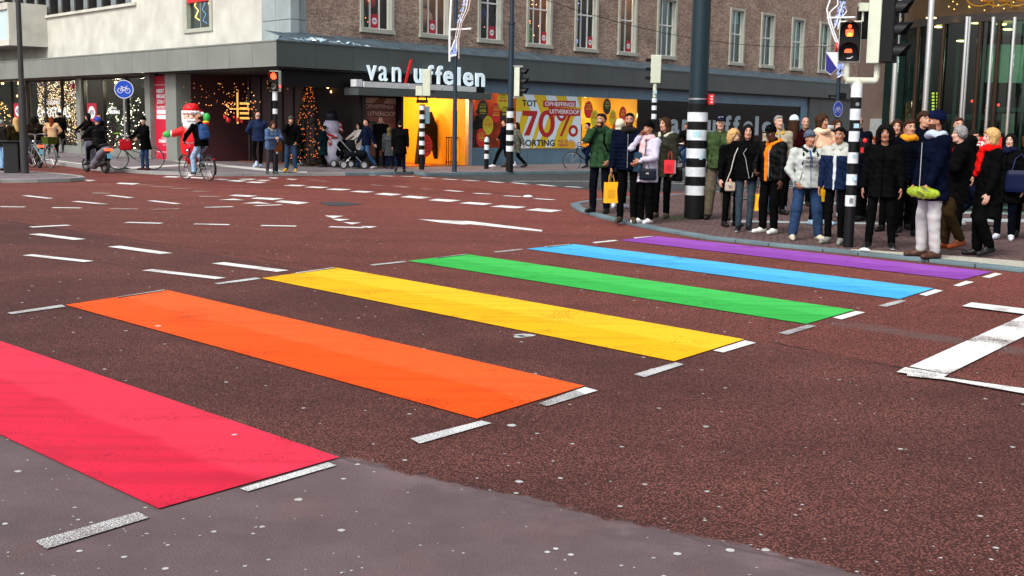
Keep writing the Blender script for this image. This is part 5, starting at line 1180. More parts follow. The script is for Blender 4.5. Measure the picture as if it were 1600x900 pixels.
# ------------------------------------------------------------------ people: smooth bodies and clothes polygonised from blended volumes
V = lambda *a: np.array(a, dtype=float)
BULK = 1.0; HS = 0.93
class Field:
    def __init__(self, vox): self.vox = vox; self.pr = []; self.cuts = []; self.post = []
    def rc(self, a, b, ra, rb, k=0.02):
        a, b = V(*a), V(*b); ab = b - a; L2 = max(ab @ ab, 1e-9); m = max(ra, rb)
        def f(X, Y, Z):
            t = np.clip(((X - a[0]) * ab[0] + (Y - a[1]) * ab[1] + (Z - a[2]) * ab[2]) / L2, 0, 1)
            return np.sqrt((X - a[0] - t * ab[0]) ** 2 + (Y - a[1] - t * ab[1]) ** 2 + (Z - a[2] - t * ab[2]) ** 2) - (ra + (rb - ra) * t)
        self.pr.append((f, np.minimum(a, b) - m, np.maximum(a, b) + m, k)); return self
    def el(self, c, r, k=0.02, Rm=None):
        c, r = V(*c), V(*r)
        if Rm is not None: r = r * HS
        m = r.max() if Rm is not None else r
        def f(X, Y, Z):
            x, y, z = X - c[0], Y - c[1], Z - c[2]
            if Rm is not None: x, y, z = (Rm[0, 0] * x + Rm[1, 0] * y + Rm[2, 0] * z, Rm[0, 1] * x + Rm[1, 1] * y + Rm[2, 1] * z, Rm[0, 2] * x + Rm[1, 2] * y + Rm[2, 2] * z)
            k0 = np.sqrt((x / r[0]) ** 2 + (y / r[1]) ** 2 + (z / r[2]) ** 2) + 1e-6; k1 = np.sqrt((x / r[0] ** 2) ** 2 + (y / r[1] ** 2) ** 2 + (z / r[2] ** 2) ** 2) + 1e-6
            return k0 * (k0 - 1) / k1
        self.pr.append((f, c - m, c + m, k)); return self
    def loft(self, a, b, prof, k=0.02, p=2.4, xs=None):     # prof: (t, rx, ry) from a to b
        a, b = V(*a), V(*b); ax = b - a; L = np.linalg.norm(ax); ax = ax / L
        x0 = V(1, 0, 0) if xs is None else V(*xs); x0 = x0 - ax * (x0 @ ax); x0 /= np.linalg.norm(x0); y0 = np.cross(ax, x0)
        ts, rx, ry = [np.array(q, float) for q in zip(*prof)]; m = max(rx.max(), ry.max())
        def f(X, Y, Z):
            px, py, pz = X - a[0], Y - a[1], Z - a[2]
            t = (px * ax[0] + py * ax[1] + pz * ax[2]); u = px * x0[0] + py * x0[1] + pz * x0[2]; w = px * y0[0] + py * y0[1] + pz * y0[2]
            tt = np.clip(t / L, 0, 1); A = np.interp(tt, ts, rx); B = np.interp(tt, ts, ry)
            d = ((np.abs(u) / A) ** p + (np.abs(w) / B) ** p) ** (1 / p); d = (d - 1) * np.minimum(A, B)
            return np.maximum(d, np.maximum(-t, t - L))
        self.pr.append((f, np.minimum(a, b) - m, np.maximum(a, b) + m, k)); return self
    def mesh(self):
        pad = 0.05; lo = np.min([p[1] for p in self.pr], 0) - pad; hi = np.max([p[2] for p in self.pr], 0) + pad
        h = self.vox; n = np.ceil((hi - lo) / h).astype(int) + 1
        D = np.full(n, 0.3, dtype=np.float32); axs = [lo[i] + h * np.arange(n[i]) for i in range(3)]
        for f, l, g, k in self.pr:
            i0 = np.maximum(((l - pad - lo) / h).astype(int), 0); i1 = np.minimum(((g + pad - lo) / h).astype(int) + 2, n)
            sl_ = tuple(slice(i0[i], i1[i]) for i in range(3))
            d = f(axs[0][sl_[0]][:, None, None], axs[1][sl_[1]][None, :, None], axs[2][sl_[2]][None, None, :]).astype(np.float32)
            c = D[sl_]
            q = np.clip(0.5 + 0.5 * (c - d) / k, 0, 1); D[sl_] = c * (1 - q) + d * q - k * q * (1 - q)
        X, Y, Z = axs[0][:, None, None], axs[1][None, :, None], axs[2][None, None, :]
        for fn in self.post: D = fn(D, X, Y, Z).astype(np.float32)
        return surfnets(D, lo, h)
def surfnets(D, lo, h):
    s = D < 0
    s[0], s[-1] = False, False; s[:, 0], s[:, -1] = False, False; s[:, :, 0], s[:, :, -1] = False, False
    n = D.shape
    cnt = np.zeros((n[0] - 1, n[1] - 1, n[2] - 1), np.int8); acc = None
    corners = [(i, j, k) for i in (0, 1) for j in (0, 1) for k in (0, 1)]
    inside = np.zeros_like(cnt)
    for (i, j, k) in corners: inside += s[i:n[0] - 1 + i, j:n[1] - 1 + j, k:n[2] - 1 + k]
    act = np.argwhere((inside > 0) & (inside < 8)); m = len(act)
    idx = np.full(inside.shape, -1, np.int64); idx[act[:, 0], act[:, 1], act[:, 2]] = np.arange(m)
    P = np.zeros((m, 3)); C = np.zeros(m)
    for c in corners:
        for ax in range(3):
            if c[ax]: continue
            e = list(c); e[ax] = 1
            a = D[act[:, 0] + c[0], act[:, 1] + c[1], act[:, 2] + c[2]]; b = D[act[:, 0] + e[0], act[:, 1] + e[1], act[:, 2] + e[2]]
            sa = s[act[:, 0] + c[0], act[:, 1] + c[1], act[:, 2] + c[2]]; sb_ = s[act[:, 0] + e[0], act[:, 1] + e[1], act[:, 2] + e[2]]
            w = sa != sb_; t = np.clip(np.where(np.abs(a - b) > 1e-9, a / np.where(np.abs(a - b) > 1e-9, a - b, 1), .5), 0, 1)
            q = np.tile(np.array(c, float), (m, 1)); q[:, ax] = t
            P[w] += q[w]; C[w] += 1
    P = act + P / np.maximum(C, 1)[:, None]; P = lo + P * h
    F = []
    for ax in range(3):
        o = [a for a in range(3) if a != ax]
        A = np.take(s, range(n[ax] - 1), ax); B = np.take(s, range(1, n[ax]), ax)
        e = np.argwhere(A != B); e = e[(e[:, o[0]] > 0) & (e[:, o[1]] > 0) & (e[:, o[0]] < n[o[0]] - 1) & (e[:, o[1]] < n[o[1]] - 1)]
        if not len(e): continue
        sg = s[e[:, 0], e[:, 1], e[:, 2]]
        q = []
        for (da, db) in ((0, 0), (-1, 0), (-1, -1), (0, -1)):
            c = e.copy(); c[:, o[0]] += da; c[:, o[1]] += db; q.append(idx[c[:, 0], c[:, 1], c[:, 2]])
        q = np.array(q).T; flip = sg if ax != 1 else ~sg
        q[~flip] = q[~flip][:, ::-1]; F.append(q)
    F = np.concatenate(F); F = F[(F >= 0).all(1)]
    return P, F
def np_obj(name, PF, mats_, zone=None, parent=None, smooth=True):
    P, F = PF; me = bpy.data.meshes.new(name)
    me.vertices.add(len(P)); me.vertices.foreach_set('co', P.astype(np.float32).ravel())
    me.loops.add(F.size); me.loops.foreach_set('vertex_index', F.astype(np.int32).ravel())
    me.polygons.add(len(F)); me.polygons.foreach_set('loop_start', (np.arange(len(F)) * 4).astype(np.int32)); me.polygons.foreach_set('loop_total', np.full(len(F), 4, np.int32))
    for m_ in mats_: me.materials.append(m_)
    if zone is not None:
        c = P[F].mean(1); me.polygons.foreach_set('material_index', zone(c).astype(np.int32))
    me.polygons.foreach_set('use_smooth', np.ones(len(F), bool))
    me.update(calc_edges=True); me.validate()
    o = bpy.data.objects.new(name, me); col.objects.link(o)
    if parent is not None: o.parent = parent
    return o
CM = {}
def cmat(c, rough=0.85, kind='cloth', bump=0.35):
    if kind in ('cloth', 'leather', 'hair', 'shoe', 'brow'): lu = .3 * c[0] + .5 * c[1] + .2 * c[2] * .6 + .15 * max(c); fk = min(.92, .34 + 1.3 * lu); c = tuple(min(.72, k * fk) for k in c)
    if kind in ('skin', 'lip'): c = tuple(k ** 1.1 * .8 for k in c)
    key = (tuple(round(x, 3) for x in c), rough, kind)
    if key in CM: return CM[key]
    m_ = mat('%s_%d' % (kind, len(CM)), c, rough, var=(0.28 if max(c) < .3 else .1) if kind == 'cloth' else (0.35 if kind == 'hair' else 0.1), scale=9 if kind != 'hair' else 40, bump=bump, bscale=55, spec=0.02 if rough > .6 else (.08 if kind in ('hair', 'leather') else .3))
    CM[key] = m_; return m_
SKIN = {'l': srgb(214, 164, 140), 'm': srgb(190, 136, 108), 'd': srgb(110, 72, 56), 'p': srgb(226, 180, 160)}
HAIR = {'black': (0.012, 0.009, 0.008), 'dark': (0.03, 0.017, 0.011), 'brown': srgb(86, 56, 38), 'blond': srgb(196, 158, 104), 'grey': srgb(150, 148, 146), 'red': srgb(150, 62, 28), 'white': srgb(200, 198, 194)}
def rot3(yaw, pitch, roll=0):
    cy, sy = math.cos(R(yaw)), math.sin(R(yaw)); cp, sp = math.cos(R(pitch)), math.sin(R(pitch)); cr, sr = math.cos(R(roll)), math.sin(R(roll))
    Rz = np.array([[cy, -sy, 0], [sy, cy, 0], [0, 0, 1]]); Rx = np.array([[1, 0, 0], [0, cp, -sp], [0, sp, cp]]); Ry = np.array([[cr, 0, sr], [0, 1, 0], [-sr, 0, cr]])
    return Rz @ Rx @ Ry
def ik(a, t, l1, l2, hint):
    a, t, hint = V(*a), V(*t), V(*hint); d = t - a; L = np.linalg.norm(d); L = min(L, (l1 + l2) * 0.998); dn = d / np.linalg.norm(d); t = a + dn * L
    c = (l1 * l1 + L * L - l2 * l2) / (2 * l1 * L); c = max(-1, min(1, c)); h_ = hint - dn * (hint @ dn); h_ /= (np.linalg.norm(h_) + 1e-9)
    return a + dn * (l1 * c) + h_ * (l1 * math.sqrt(1 - c * c)), t
ARMS = {   # hand target for the +x side, elbow hint
    'down': ((.25, -.02, .80), (.3, 1, 0)), 'relax': ((.24, -.09, .84), (.4, 1, 0)), 'pocket': ((.20, -.10, .93), (.9, .6, 0)), 'jpocket': ((.16, -.16, 1.0), (1, .5, 0)),
    'mouth': ((.03, -.17, 1.50), (.7, -.2, -1)), 'chest': ((.05, -.22, 1.28), (.8, 0, -1)), 'belly': ((.05, -.22, 1.08), (1, .2, -.6)), 'back': ((.08, .16, .92), (1, .5, 0)),
    'phone': ((.08, -.30, 1.25), (.8, 0, -1)), 'ear': ((.11, -.06, 1.60), (1, -.3, -1)), 'fwd': ((.22, -.42, 1.08), (.6, .6, -1)), 'swingf': ((.24, -.24, .88), (.3, 1, 0)), 'swingb': ((.24, .24, .86), (.3, 1, .2)),
    'bar': ((.25, -.48, 1.02), (.8, .4, -.6)), 'side': ((.34, -.1, .95), (.8, .8, 0)), 'hidden': ((.18, .10, .95), (.9, .6, 0))}
def person(loc, H, yaw, label, group=None, fine=1, skin='l', hair=('short', 'dark'), top=None, topstyle='jacket', hem=0.86, puff=0, legs=(0.02, 0.02, 0.025), slim=1.0, shoe=(0.02, 0.02, 0.02), sole=None,
           arms=('down', 'down'), stance=0.11, step=0.0, lean=0.0, hip=None, feet=None, headyaw=0, headpitch=0, hat=None, scarf=None, hood=None, inner=None, beard=False, wide=1.0, rough=0.85,
           skirt=False, hands=None, collar=True, absyaw=False, stripe=None, leather=False, handup=None, openw=0.05, legzone=None, fur=False):
    s = H / 1.75; vox = {2: 0.0115, 1: 0.0135, 0: 0.02}[fine]
    rz = (R(yaw) if absyaw else facing(loc[0], loc[1]) + R(yaw))
    root = empty('person', loc, rz, label, 'person', group)
    root.scale = (s * BULK, s * BULK, s)
    hz = 0.93 if hip is None else hip[2]; hy = 0.0 if hip is None else hip[1]
    if step and hip is None: hz -= 0.55 * step * step
    ca, sa = math.cos(R(lean)), math.sin(R(lean)); HC = V(0, hy, hz)
    def U(p):    # upright upper-body point -> leaned
        q = V(*p) - V(0, 0, 0.93); return HC + V(q[0], q[1] * ca - q[2] * sa, q[1] * sa + q[2] * ca)
    w = wide * 1.1
    J = np.random.default_rng(int(abs(loc[0] * 313 + loc[1] * 171))).random(12)
    if headyaw == 0 and fine < 2: headyaw = (J[8] - .5) * 50
    # legs
    kn, an, toe = [], [], []
    for i, sx in enumerate((-1, 1)):
        if feet: ft = V(*feet[i])
        else: ft = V(sx * stance + (J[i] - .5) * .04, (-step if i == 0 else step) + (J[2 + i] - .5) * (.10 if not step else 0), 0.085 + (0.06 if (step and i == 1) else 0))
        h0 = V(sx * 0.09 * w, hy, hz - 0.02); k_, a_ = ik(h0, ft, 0.415, 0.412, (sx * 0.15, -1, 0))
        kn.append(k_); an.append(a_)
    hips = [V(-0.09 * w, hy, hz - 0.02), V(0.09 * w, hy, hz - 0.02)]
    # arms
    sh, el_, wr = [], [], []
    for i, sx in enumerate((-1, 1)):
        st = arms[i]; tg, hint = (ARMS[st] if isinstance(st, str) else st)
        S_ = U((sx * 0.178 * w, 0.01, 1.405)); tgt = V(sx * (tg[0] + (.02 if tg[0] > .12 else 0)), tg[1] + (J[4 + i] - .5) * .07 * isinstance(st, str), tg[2] + (J[6 + i] - .5) * .03)
        if isinstance(st, str) and (lean or hip is not None) and st not in ('bar',): tgt = U(tgt)
        e_, w_ = ik(S_, tgt, 0.285, 0.25, (sx * hint[0], hint[1], hint[2])); sh.append(S_); el_.append(e_); wr.append(w_)
    HR = rot3(headyaw, -headpitch + lean * 0.25); nb = U((0, 0.015, 1.45)); hc = U((0, -0.012, 1.625)) + HR @ V(0, -0.01, 0) * 0
    hc = nb + HR @ V(0, -0.02, 0.175) if lean < 15 else nb + rot3(headyaw, -headpitch + lean * .5) @ V(0, -0.03, 0.17)
    def Hp(x, y, z): return hc + HR @ V(x, y, z) * HS
    # ---- body
    f = Field(vox if fine else 0.016)
    f.rc(U((0, 0.03, 1.38)), Hp(0, 0.02, -0.06), .052, .05, .03)
    f.el(Hp(0, .014, .034), (.073, .092, .084), .02, HR); f.el(Hp(0, -.022, -.035), (.056, .068, .078), .025, HR); f.rc(Hp(-.03, -.04, -.085), Hp(.03, -.04, -.085), .022, .022, .025); f.el(Hp(0, -.072, -.098), (.02, .018, .016), .015, HR)
    f.rc(Hp(0, -.086, .014), Hp(0, -.104, -.022), .009, .0135, .012); f.rc(Hp(-.012, -.096, -.027), Hp(.012, -.096, -.027), .008, .008, .008)
    f.rc(Hp(-.035, -.078, .034), Hp(.035, -.078, .034), .010, .010, .014)
    for sx in (-1, 1): f.el(Hp(sx * .074, .012, -.008), (.011, .02, .031), .008, HR); f.el(Hp(sx * .034, -.066, -.02), (.022, .02, .02), .015, HR)
    f.el(Hp(0, -.086, -.058), (.023, .011, .008), .006, HR)
    tb, tt_ = U((0, 0, .93)), U((0, .01, 1.42))
    f.loft(tb, tt_, [(0, .13 * w, .09 * w), (.35, .115 * w, .085 * w), (.75, .14 * w, .095 * w), (1, .12 * w, .07)], .03)
    for i in range(2):
        f.rc(U((0, .01, 1.39)), sh[i], .045, .04, .03); f.rc(sh[i], el_[i], .036, .03, .02); f.rc(el_[i], wr[i], .028, .022, .02)
        f.rc(HC, hips[i], .07, .06, .03); f.rc(hips[i], kn[i], .055, .038, .02); f.rc(kn[i], an[i], .036, .026, .02); f.rc(an[i], an[i] + V(0, -.09, -.05), .024, .018, .01)
    # hands: palm, four fingers, thumb
    for i, sx in enumerate((-1, 1)):
        d = wr[i] - el_[i]; d /= np.linalg.norm(d)
        if hands and hands[i] is not None: d = V(*hands[i]); d /= np.linalg.norm(d)
        sd = np.cross(d, V(sx, 0, 0.2)); sd = sd if np.linalg.norm(sd) > .2 else V(0, -1, 0); sd /= np.linalg.norm(sd)
        if sd[1] > 0: sd = -sd           # thumb side points forward
        nr = np.cross(sd, d) * 1.0; nr /= np.linalg.norm(nr)
        if nr @ (U((0, 0, 1.1)) - wr[i]) < 0: nr = -nr
        w0 = wr[i] + d * .012; pk = 0.45 if arms[i] in ('down', 'relax', 'swingf', 'swingb') else 1.1
        for j, (o_, ln, rr) in enumerate([(.030, .072, .0098), (.010, .080, .0102), (-.010, .074, .0098), (-.029, .058, .009)]):
            kk = w0 + d * .078 + sd * o_; f.rc(w0 + sd * o_ * .5, kk, .016, .0125, .008)
            m1 = kk + (d * math.cos(pk * .6) + nr * math.sin(pk * .6)) * ln * .55; m2 = m1 + (d * math.cos(pk * 1.5) + nr * math.sin(pk * 1.5)) * ln * .5
            f.rc(kk, m1, rr * 1.08, rr, .003); f.rc(m1, m2, rr, rr * .85, .003)
        t1 = w0 + d * .025 + sd * .03; t2 = t1 + (d * .6 + sd * .65 + nr * .35) * .035; t3 = t2 + (d * .85 + sd * .15 + nr * .5) * .03
        f.rc(w0, t1, .015, .013, .008); f.rc(t1, t2, .013, .0105, .006); f.rc(t2, t3, .0105, .009, .003)
    sk = SKIN[skin]; skm = cmat(sk, 0.5, 'skin', 0.05); lip = cmat((sk[0] * .75, sk[1] * .38, sk[2] * .38), .5, 'lip', 0); eyem = cmat((.02, .014, .012), .25, 'eye', 0); eyew = cmat((.55, .52, .5), .4, 'eyewhite', 0)
    hcol = HAIR[hair[1]] if hair else (0.1, .08, .07); browm = cmat(tuple(k * .8 for k in hcol), .8, 'brow', 0); beardm = cmat(tuple(k * .9 + s2 * .06 for k, s2 in zip(hcol, sk)), .9, 'beard', .3)
    HRt = HR.T
    def zb_(c):
        q = (c - hc) @ HR / HS; x, y, z = q[:, 0], q[:, 1], q[:, 2]; o = np.zeros(len(c), int)
        front = y < -.05
        if beard: o[(y < -.005) & (z < -.038 + np.abs(x) * .25) & (z > -.135) & (np.abs(x) < .075)] = 4
        o[front & (np.abs(x) < .024) & (np.abs(z + .058) < .0085)] = 1
        ex = np.abs(np.abs(x) - .031)
        o[front & (ex < .0145) & (np.abs(z - .010) < .0075)] = 5
        o[front & (ex < .0075) & (np.abs(z - .010) < .0078)] = 2
        o[front & (ex < .02) & (np.abs(z - .034 - .004) < .0065)] = 3
        return o
    np_obj('body', f.mesh(), [skm, lip, eyem, browm, beardm, eyew], zb_, root)
    # ---- cloth folds
    ph = np.random.default_rng(int(abs(loc[0] * 97 + loc[1] * 31)) + 5).random(12) * 6.28
    def folds(amp):
        def fn(D, X, Y, Z):
            n_ = np.sin(X * 38 + Z * 21 + ph[0]) * np.sin(Z * 33 - Y * 24 + ph[1]) + .6 * np.sin(Z * 60 + X * 30 + Y * 22 + ph[2]) * np.sin(X * 26 - Z * 14 + ph[3]) + .5 * np.sin(Y * 45 + Z * 40 + ph[4])
            return D + amp * n_
        return fn
    # ---- trousers
    f = Field(vox * 1.1)
    f.loft(HC + V(0, 0, -.06), U((0, 0, 1.04)), [(0, .155 * w, .115 * w), (.5, .152 * w, .112 * w), (1, .14 * w, .105 * w)], .03)
    for i in range(2):
        f.rc(hips[i] + V(0, 0, -.03), kn[i], .080 * (slim * .4 + .6), .066 * slim, .03); f.rc(kn[i], an[i] + V(0, .0, .0) + (kn[i] - an[i]) * .06, .067 * slim, .054 * slim, .02)
    f.post.append(folds(.003))
    lm = cmat(legs, .85)
    if not skirt: np_obj('trousers', f.mesh(), [lm, cmat(legzone[1], .85)] if legzone else [lm], (lambda c: (c[:, 2] < legzone[0]).astype(int)) if legzone else None, root)
    # ---- shoes
    so = sole or tuple(k * 1.0 for k in shoe)
    for i in range(2):
        f = Field(.011 if fine else .016); a = an[i]; fl = a[2] - .085; tw = (-.22 if i == 0 else .22)
        air = fl > .03
        tip = a + V(tw * .17, -.165, -.05 if not air else -.10); heel = a + V(0, .045, -.045)
        f.rc(heel, tip, .040, .036, .02); f.rc(a + V(0, 0, .0), a + V(tw * .05, -.06, -.035), .046, .038, .03); f.rc(a + V(0, .01, .035), a + V(0, .01, -.03), .044, .044, .02)
        zf = fl
        if not air: f.post.append(lambda D, X, Y, Z, zf=zf: np.maximum(D, (zf + .002) - Z))
        np_obj('shoe', f.mesh(), [cmat(shoe, .5, 'shoe', .1), cmat(so, .6, 'sole', 0)], (lambda c, zf=zf: (c[:, 2] < zf + .032).astype(int)), root)
    # ---- upper garment
    tp = top or (.03, .03, .035); tm = cmat(tp, .5 if leather else rough, 'leather' if leather else 'cloth', .35)
    f = Field(vox); g = .017 + .010 * (puff > 0)
    coat = hem < .75
    if hip is None or True:
        zt = hem
        if hip is not None: zt = max(hem, .86)
        fl = .022 if coat else .006
        f.loft(U((0, .005, zt)), U((0, .012, 1.44)), [(0, (.172 + fl) * w, (.128 + fl) * w), (.2, .178 * w, .133 * w), (.45 if not coat else .6, (.157 + g * .4) * w, (.118 + g * .4) * w), (.78, (.175 + g) * w, (.125 + g) * w), (.93, (.165 + g * .5) * w, .105), (1, .11, .075)], .03)
    for i in range(2):
        e2 = el_[i]; w2 = wr[i] + (el_[i] - wr[i]) * .04
        f.rc(U((0, .012, 1.405)), sh[i], .06, .062 + g * .5, .04); f.rc(sh[i], e2, .062 + g * .7, .053 + g * .6, .035); f.rc(e2, w2, .053 + g * .6, .040 + g * .3, .02)
    if collar: f.rc(U((-.045, .02, 1.452)), U((.045, .02, 1.452)), .06, .06, .02); f.el(Hp(0, .06, -.125), (.07, .05, .035), .03)
    if hood is not None and hood[0] == 'down':
        pass
    if puff:
        def pf(D, X, Y, Z): return D - puff * (np.abs(np.sin(Z * 3.14159 / .062)) ** .6 - .55)
        f.post.append(pf)
    f.post.append(folds(.005 if not puff else .002) if not fur else (lambda D, X, Y, Z: D + .009 * np.sin(X * 95 + 2 * np.sin(Z * 50)) * np.sin(Y * 90 + 1) * np.sin(Z * 85 + 2 * np.sin(X * 40))))
    # neck opening
    nk = Hp(0, -.03, -.12)
    zones = [tm]; im = None
    inn = inner; 
    if inn: zones.append(cmat(inn, .85))
    if stripe: zones.append(cmat(stripe[2], .8))
    zones.append(cmat(tuple(k * .35 for k in tp), .85)); TR = len(zones) - 1
    def zt_(c):
        o = np.zeros(len(c), int)
        if fine and hip is None and not fur:
            fr = (c[:, 1] < -.03) & (np.abs(c[:, 0]) < .2 * w)
            o[fr & (np.abs(c[:, 0]) < .008) & (c[:, 2] < 1.42)] = TR
            o[fr & (np.abs(np.abs(c[:, 0]) - .115 * w - (c[:, 2] - 1.03) * -.25) < .009) & (np.abs(c[:, 2] - 1.03) < .07)] = TR
            if not coat: o[(c[:, 2] < hem + .022) & (np.abs(c[:, 0]) < .22)] = TR
            for i in range(2): o[np.linalg.norm(c - (wr[i] + (el_[i] - wr[i]) * .05), axis=1) < .042] = TR
        if inn:
            q = c - U((0, 0, 1.2)); o[(np.abs(c[:, 0]) < openw * (0.4 + (c[:, 2] - .8) * 1.0)) & (c[:, 1] < -.05) & (c[:, 2] > hem)] = 1
        if stripe: o[(c[:, 2] > stripe[0]) & (c[:, 2] < stripe[1])] = TR - 1
        return o
    nm = {'jacket': 'jacket', 'coat': 'coat', 'hoodie': 'hoodie'}.get(topstyle, topstyle)
    np_obj(nm, f.mesh(), zones, zt_, root)
    if coat and not hip:     # skirt part of a long coat is already in the loft; add vent shadow line through folds only
        pass
    # zip line
    if not inn and fine == 2 and hip is None:
        b = MB().m(cmat((.25, .25, .25) if sum(tp) < .4 else tuple(k * .4 for k in tp), .4, 'zip', 0)); 
    # ---- hood lying on the back
    if hood is not None:
        f = Field(vox); hm = cmat(hood[1], .95, 'cloth', .8)
        if hood[0] == 'down':
            f.el(U((0, .085, 1.47)), (.125, .07, .07), .03); f.rc(U((-.10, .03, 1.47)), U((-.055, -.07, 1.43)), .038, .028, .03); f.rc(U((.10, .03, 1.47)), U((.055, -.07, 1.43)), .038, .028, .03)
        else:
            f.el(Hp(0, .03, .02), (.105, .115, .125), .02, HR); f.rc(Hp(0, .03, -.09), U((0, .04, 1.42)), .09, .10, .03)
            def cutf(D, X, Y, Z):
                q = [X - hc[0], Y - hc[1], Z - hc[2]]; y = HR[0, 1] * q[0] + HR[1, 1] * q[1] + HR[2, 1] * q[2]; x = HR[0, 0] * q[0] + HR[1, 0] * q[1] + HR[2, 0] * q[2]; z = HR[0, 2] * q[0] + HR[1, 2] * q[1] + HR[2, 2] * q[2]
                return np.maximum(D, -(np.sqrt((x / .075) ** 2 + ((y + .1) / .12) ** 2 + ((z + .01) / .11) ** 2) - 1) * .07)
            f.post.append(cutf)
        nz = .006 if len(hood) > 2 else .002
        f.post.append(folds(nz)); np_obj('hood', f.mesh(), [hm], None, root)
    # ---- hair
    def hq(X, Y, Z):
        q = [X - hc[0], Y - hc[1], Z - hc[2]]; return [(HR[0, i] * q[0] + HR[1, i] * q[1] + HR[2, i] * q[2]) / HS for i in range(3)]
    if hair and hair[0] != 'none':
        f = Field(.011 if fine else .016); st = hair[0]; ex = {'short': .010, 'long': .012, 'curly': .036, 'grey': .016, 'bob': .02, 'afro': .03, 'bun': .012, 'tuft': .02, 'fringe': .008}.get(st, .012)
        if hair[0] == 'bald': ex = .003
        f.el(Hp(0, .018 + (.008 if st in ('short', 'tuft', 'fringe', 'bun', 'bald') else 0), .038 + ex * .2), (.075 + ex, .094 + ex, .086 + ex), .02, HR)
        if st in ('short', 'tuft') : f.rc(Hp(-.03, -.05, .10), Hp(.03, -.045, .105), .022, .03 if st == 'tuft' else .02, .02)
        low = {'short': .0, 'bald': .0}.get(st, .0)
        def hcut(D, X, Y, Z):
            x, y, z = hq(X, Y, Z)
            line = np.where(y < -.03, .074 + (-.03 - y) * .1 + .010 * np.cos(x * 70), .084 - (y + .03) * 1.4); line = np.maximum(line, -.085)
            if st == 'bald': line = np.where(y < .04, 9, -.08); line = np.where(z > .05, 9, line)
            return np.maximum(D, line - z)
        def hnoise(D, X, Y, Z): a_ = {'curly': .014, 'afro': .008, 'grey': .007, 'short': .003, 'tuft': .006}.get(st, .003); return D + a_ * np.sin(X * 120 + ph[5]) * np.sin(Y * 110 + ph[6]) * np.sin(Z * 115 + ph[7]) + a_ * .5 * np.sin(Z * 230 + X * 90) + (.0035 * np.sin(np.arctan2(Y - hc[1], X - hc[0]) * 26 + Z * 14) if st in ('long', 'bob') else 0)
        if st in ('curly', 'bob', 'long', 'grey'):
            D1 = Field(f.vox); D1.pr = list(f.pr)
            if st == 'curly':
                for sx in (-1, 1): f.el(Hp(sx * .085, .03, -.03), (.06, .07, .11), .04, HR)
                f.el(Hp(0, .06, -.05), (.10, .06, .13), .04, HR)
            elif st == 'long':
                for sx in (-1, 1): f.rc(Hp(sx * .072, .015, .04), Hp(sx * .082, .03, -.10), .024, .026, .03); f.rc(Hp(sx * .082, .03, -.10), U((sx * .095, -.04, 1.34)), .026, .024, .03)
                f.rc(Hp(0, .05, .0), U((0, .085, 1.32)), .085, .075, .04)
            elif st == 'bob':
                for sx in (-1, 1): f.rc(Hp(sx * .07, .02, .03), Hp(sx * .072, .01, -.075), .036, .034, .03)
                f.rc(Hp(0, .05, .03), Hp(0, .055, -.075), .08, .07, .04)
            elif st == 'grey':
                for sx in (-1, 1): f.el(Hp(sx * .07, .03, .01), (.04, .06, .06), .03, HR)
                f.el(Hp(0, .07, -.02), (.07, .045, .06), .03, HR)
            def fcut(D, X, Y, Z):
                x, y, z = hq(X, Y, Z); c_ = (np.sqrt((x / .071) ** 2 + ((y + .12) / .125) ** 2 + ((z + .024) / .108) ** 2) - 1) * .06
                return np.maximum(D, -c_)
            f.post.append(fcut)
            if st in ('grey',): f.post.append(lambda D, X, Y, Z: np.maximum(D, -.10 - hq(X, Y, Z)[2]))
        else: f.post.append(hcut)
        f.post.append(hnoise)
        if st == 'bun': f.el(Hp(0, .12, .06), (.045, .045, .045), .02)
        if st == 'tail': f.rc(Hp(0, .11, .03), Hp(0, .14, -.1), .03, .02, .03)
        np_obj('hair', f.mesh(), [cmat(hcol, .55, 'hair', .6)], None, root)
    # ---- hat
    if hat:
        f = Field(.011 if fine else .016); kind, hcl = hat[0], hat[1]; e = {'beanie': .02, 'cap': .018, 'helmet': .035, 'band': .014}.get(kind, .02)
        f.el(Hp(0, .018, .042 + (.012 if kind == 'beanie' else 0)), (.077 + e, .096 + e, .090 + e), .02, HR)
        def cut(D, X, Y, Z):
            x, y, z = hq(X, Y, Z)
            return np.maximum(D, (.055 - (y + .09) * .28) - z)
        f.post.append(cut)
        ob = []
        if kind == 'beanie': f.post.append(lambda D, X, Y, Z: D + .0018 * np.sin(np.arctan2(Y - hc[1], X - hc[0]) * 44))
        zz2 = (lambda c: ((((c - hc) @ HR)[:, 2] - (.055 - (((c - hc) @ HR)[:, 1] + .09) * .28)) < .045).astype(int))
        ho = np_obj('hat', f.mesh(), [cmat(hcl, .8), cmat(hat[2] if len(hat) > 2 else tuple(k * .9 for k in hcl), .8)], zz2, root)
        if kind == 'cap':
            f = Field(.011); f.el(Hp(0, -.125, .058), (.066, .075, .012), .01, HR @ rot3(0, -14)); np_obj('visor', f.mesh(), [cmat(hat[2] if len(hat) > 2 else hcl, .6)], None, ho)
    if scarf:
        f = Field(vox * .95)
        for a0 in range(0, 360, 30):
            a1 = a0 + 30; p0 = U((.085 * math.sin(R(a0)), .01 - .085 * math.cos(R(a0)), 1.475 + .012 * math.sin(R(a0 * 3)))); p1 = U((.085 * math.sin(R(a1)), .01 - .085 * math.cos(R(a1)), 1.475 + .012 * math.sin(R(a1 * 3))))
            f.rc(p0, p1, .04, .04, .03)
        if len(scarf) > 1:
            for k_, (dx, z_) in enumerate([(-.03, scarf[1]), (.035, scarf[1] + .06)]): f.rc(U((dx * .6, -.115, 1.44)), U((dx, -.16, z_)), .036, .038, .03)
        f.post.append(folds(.007)); np_obj('scarf', f.mesh(), [cmat(scarf[0], .95, 'cloth', .6)], None, root)
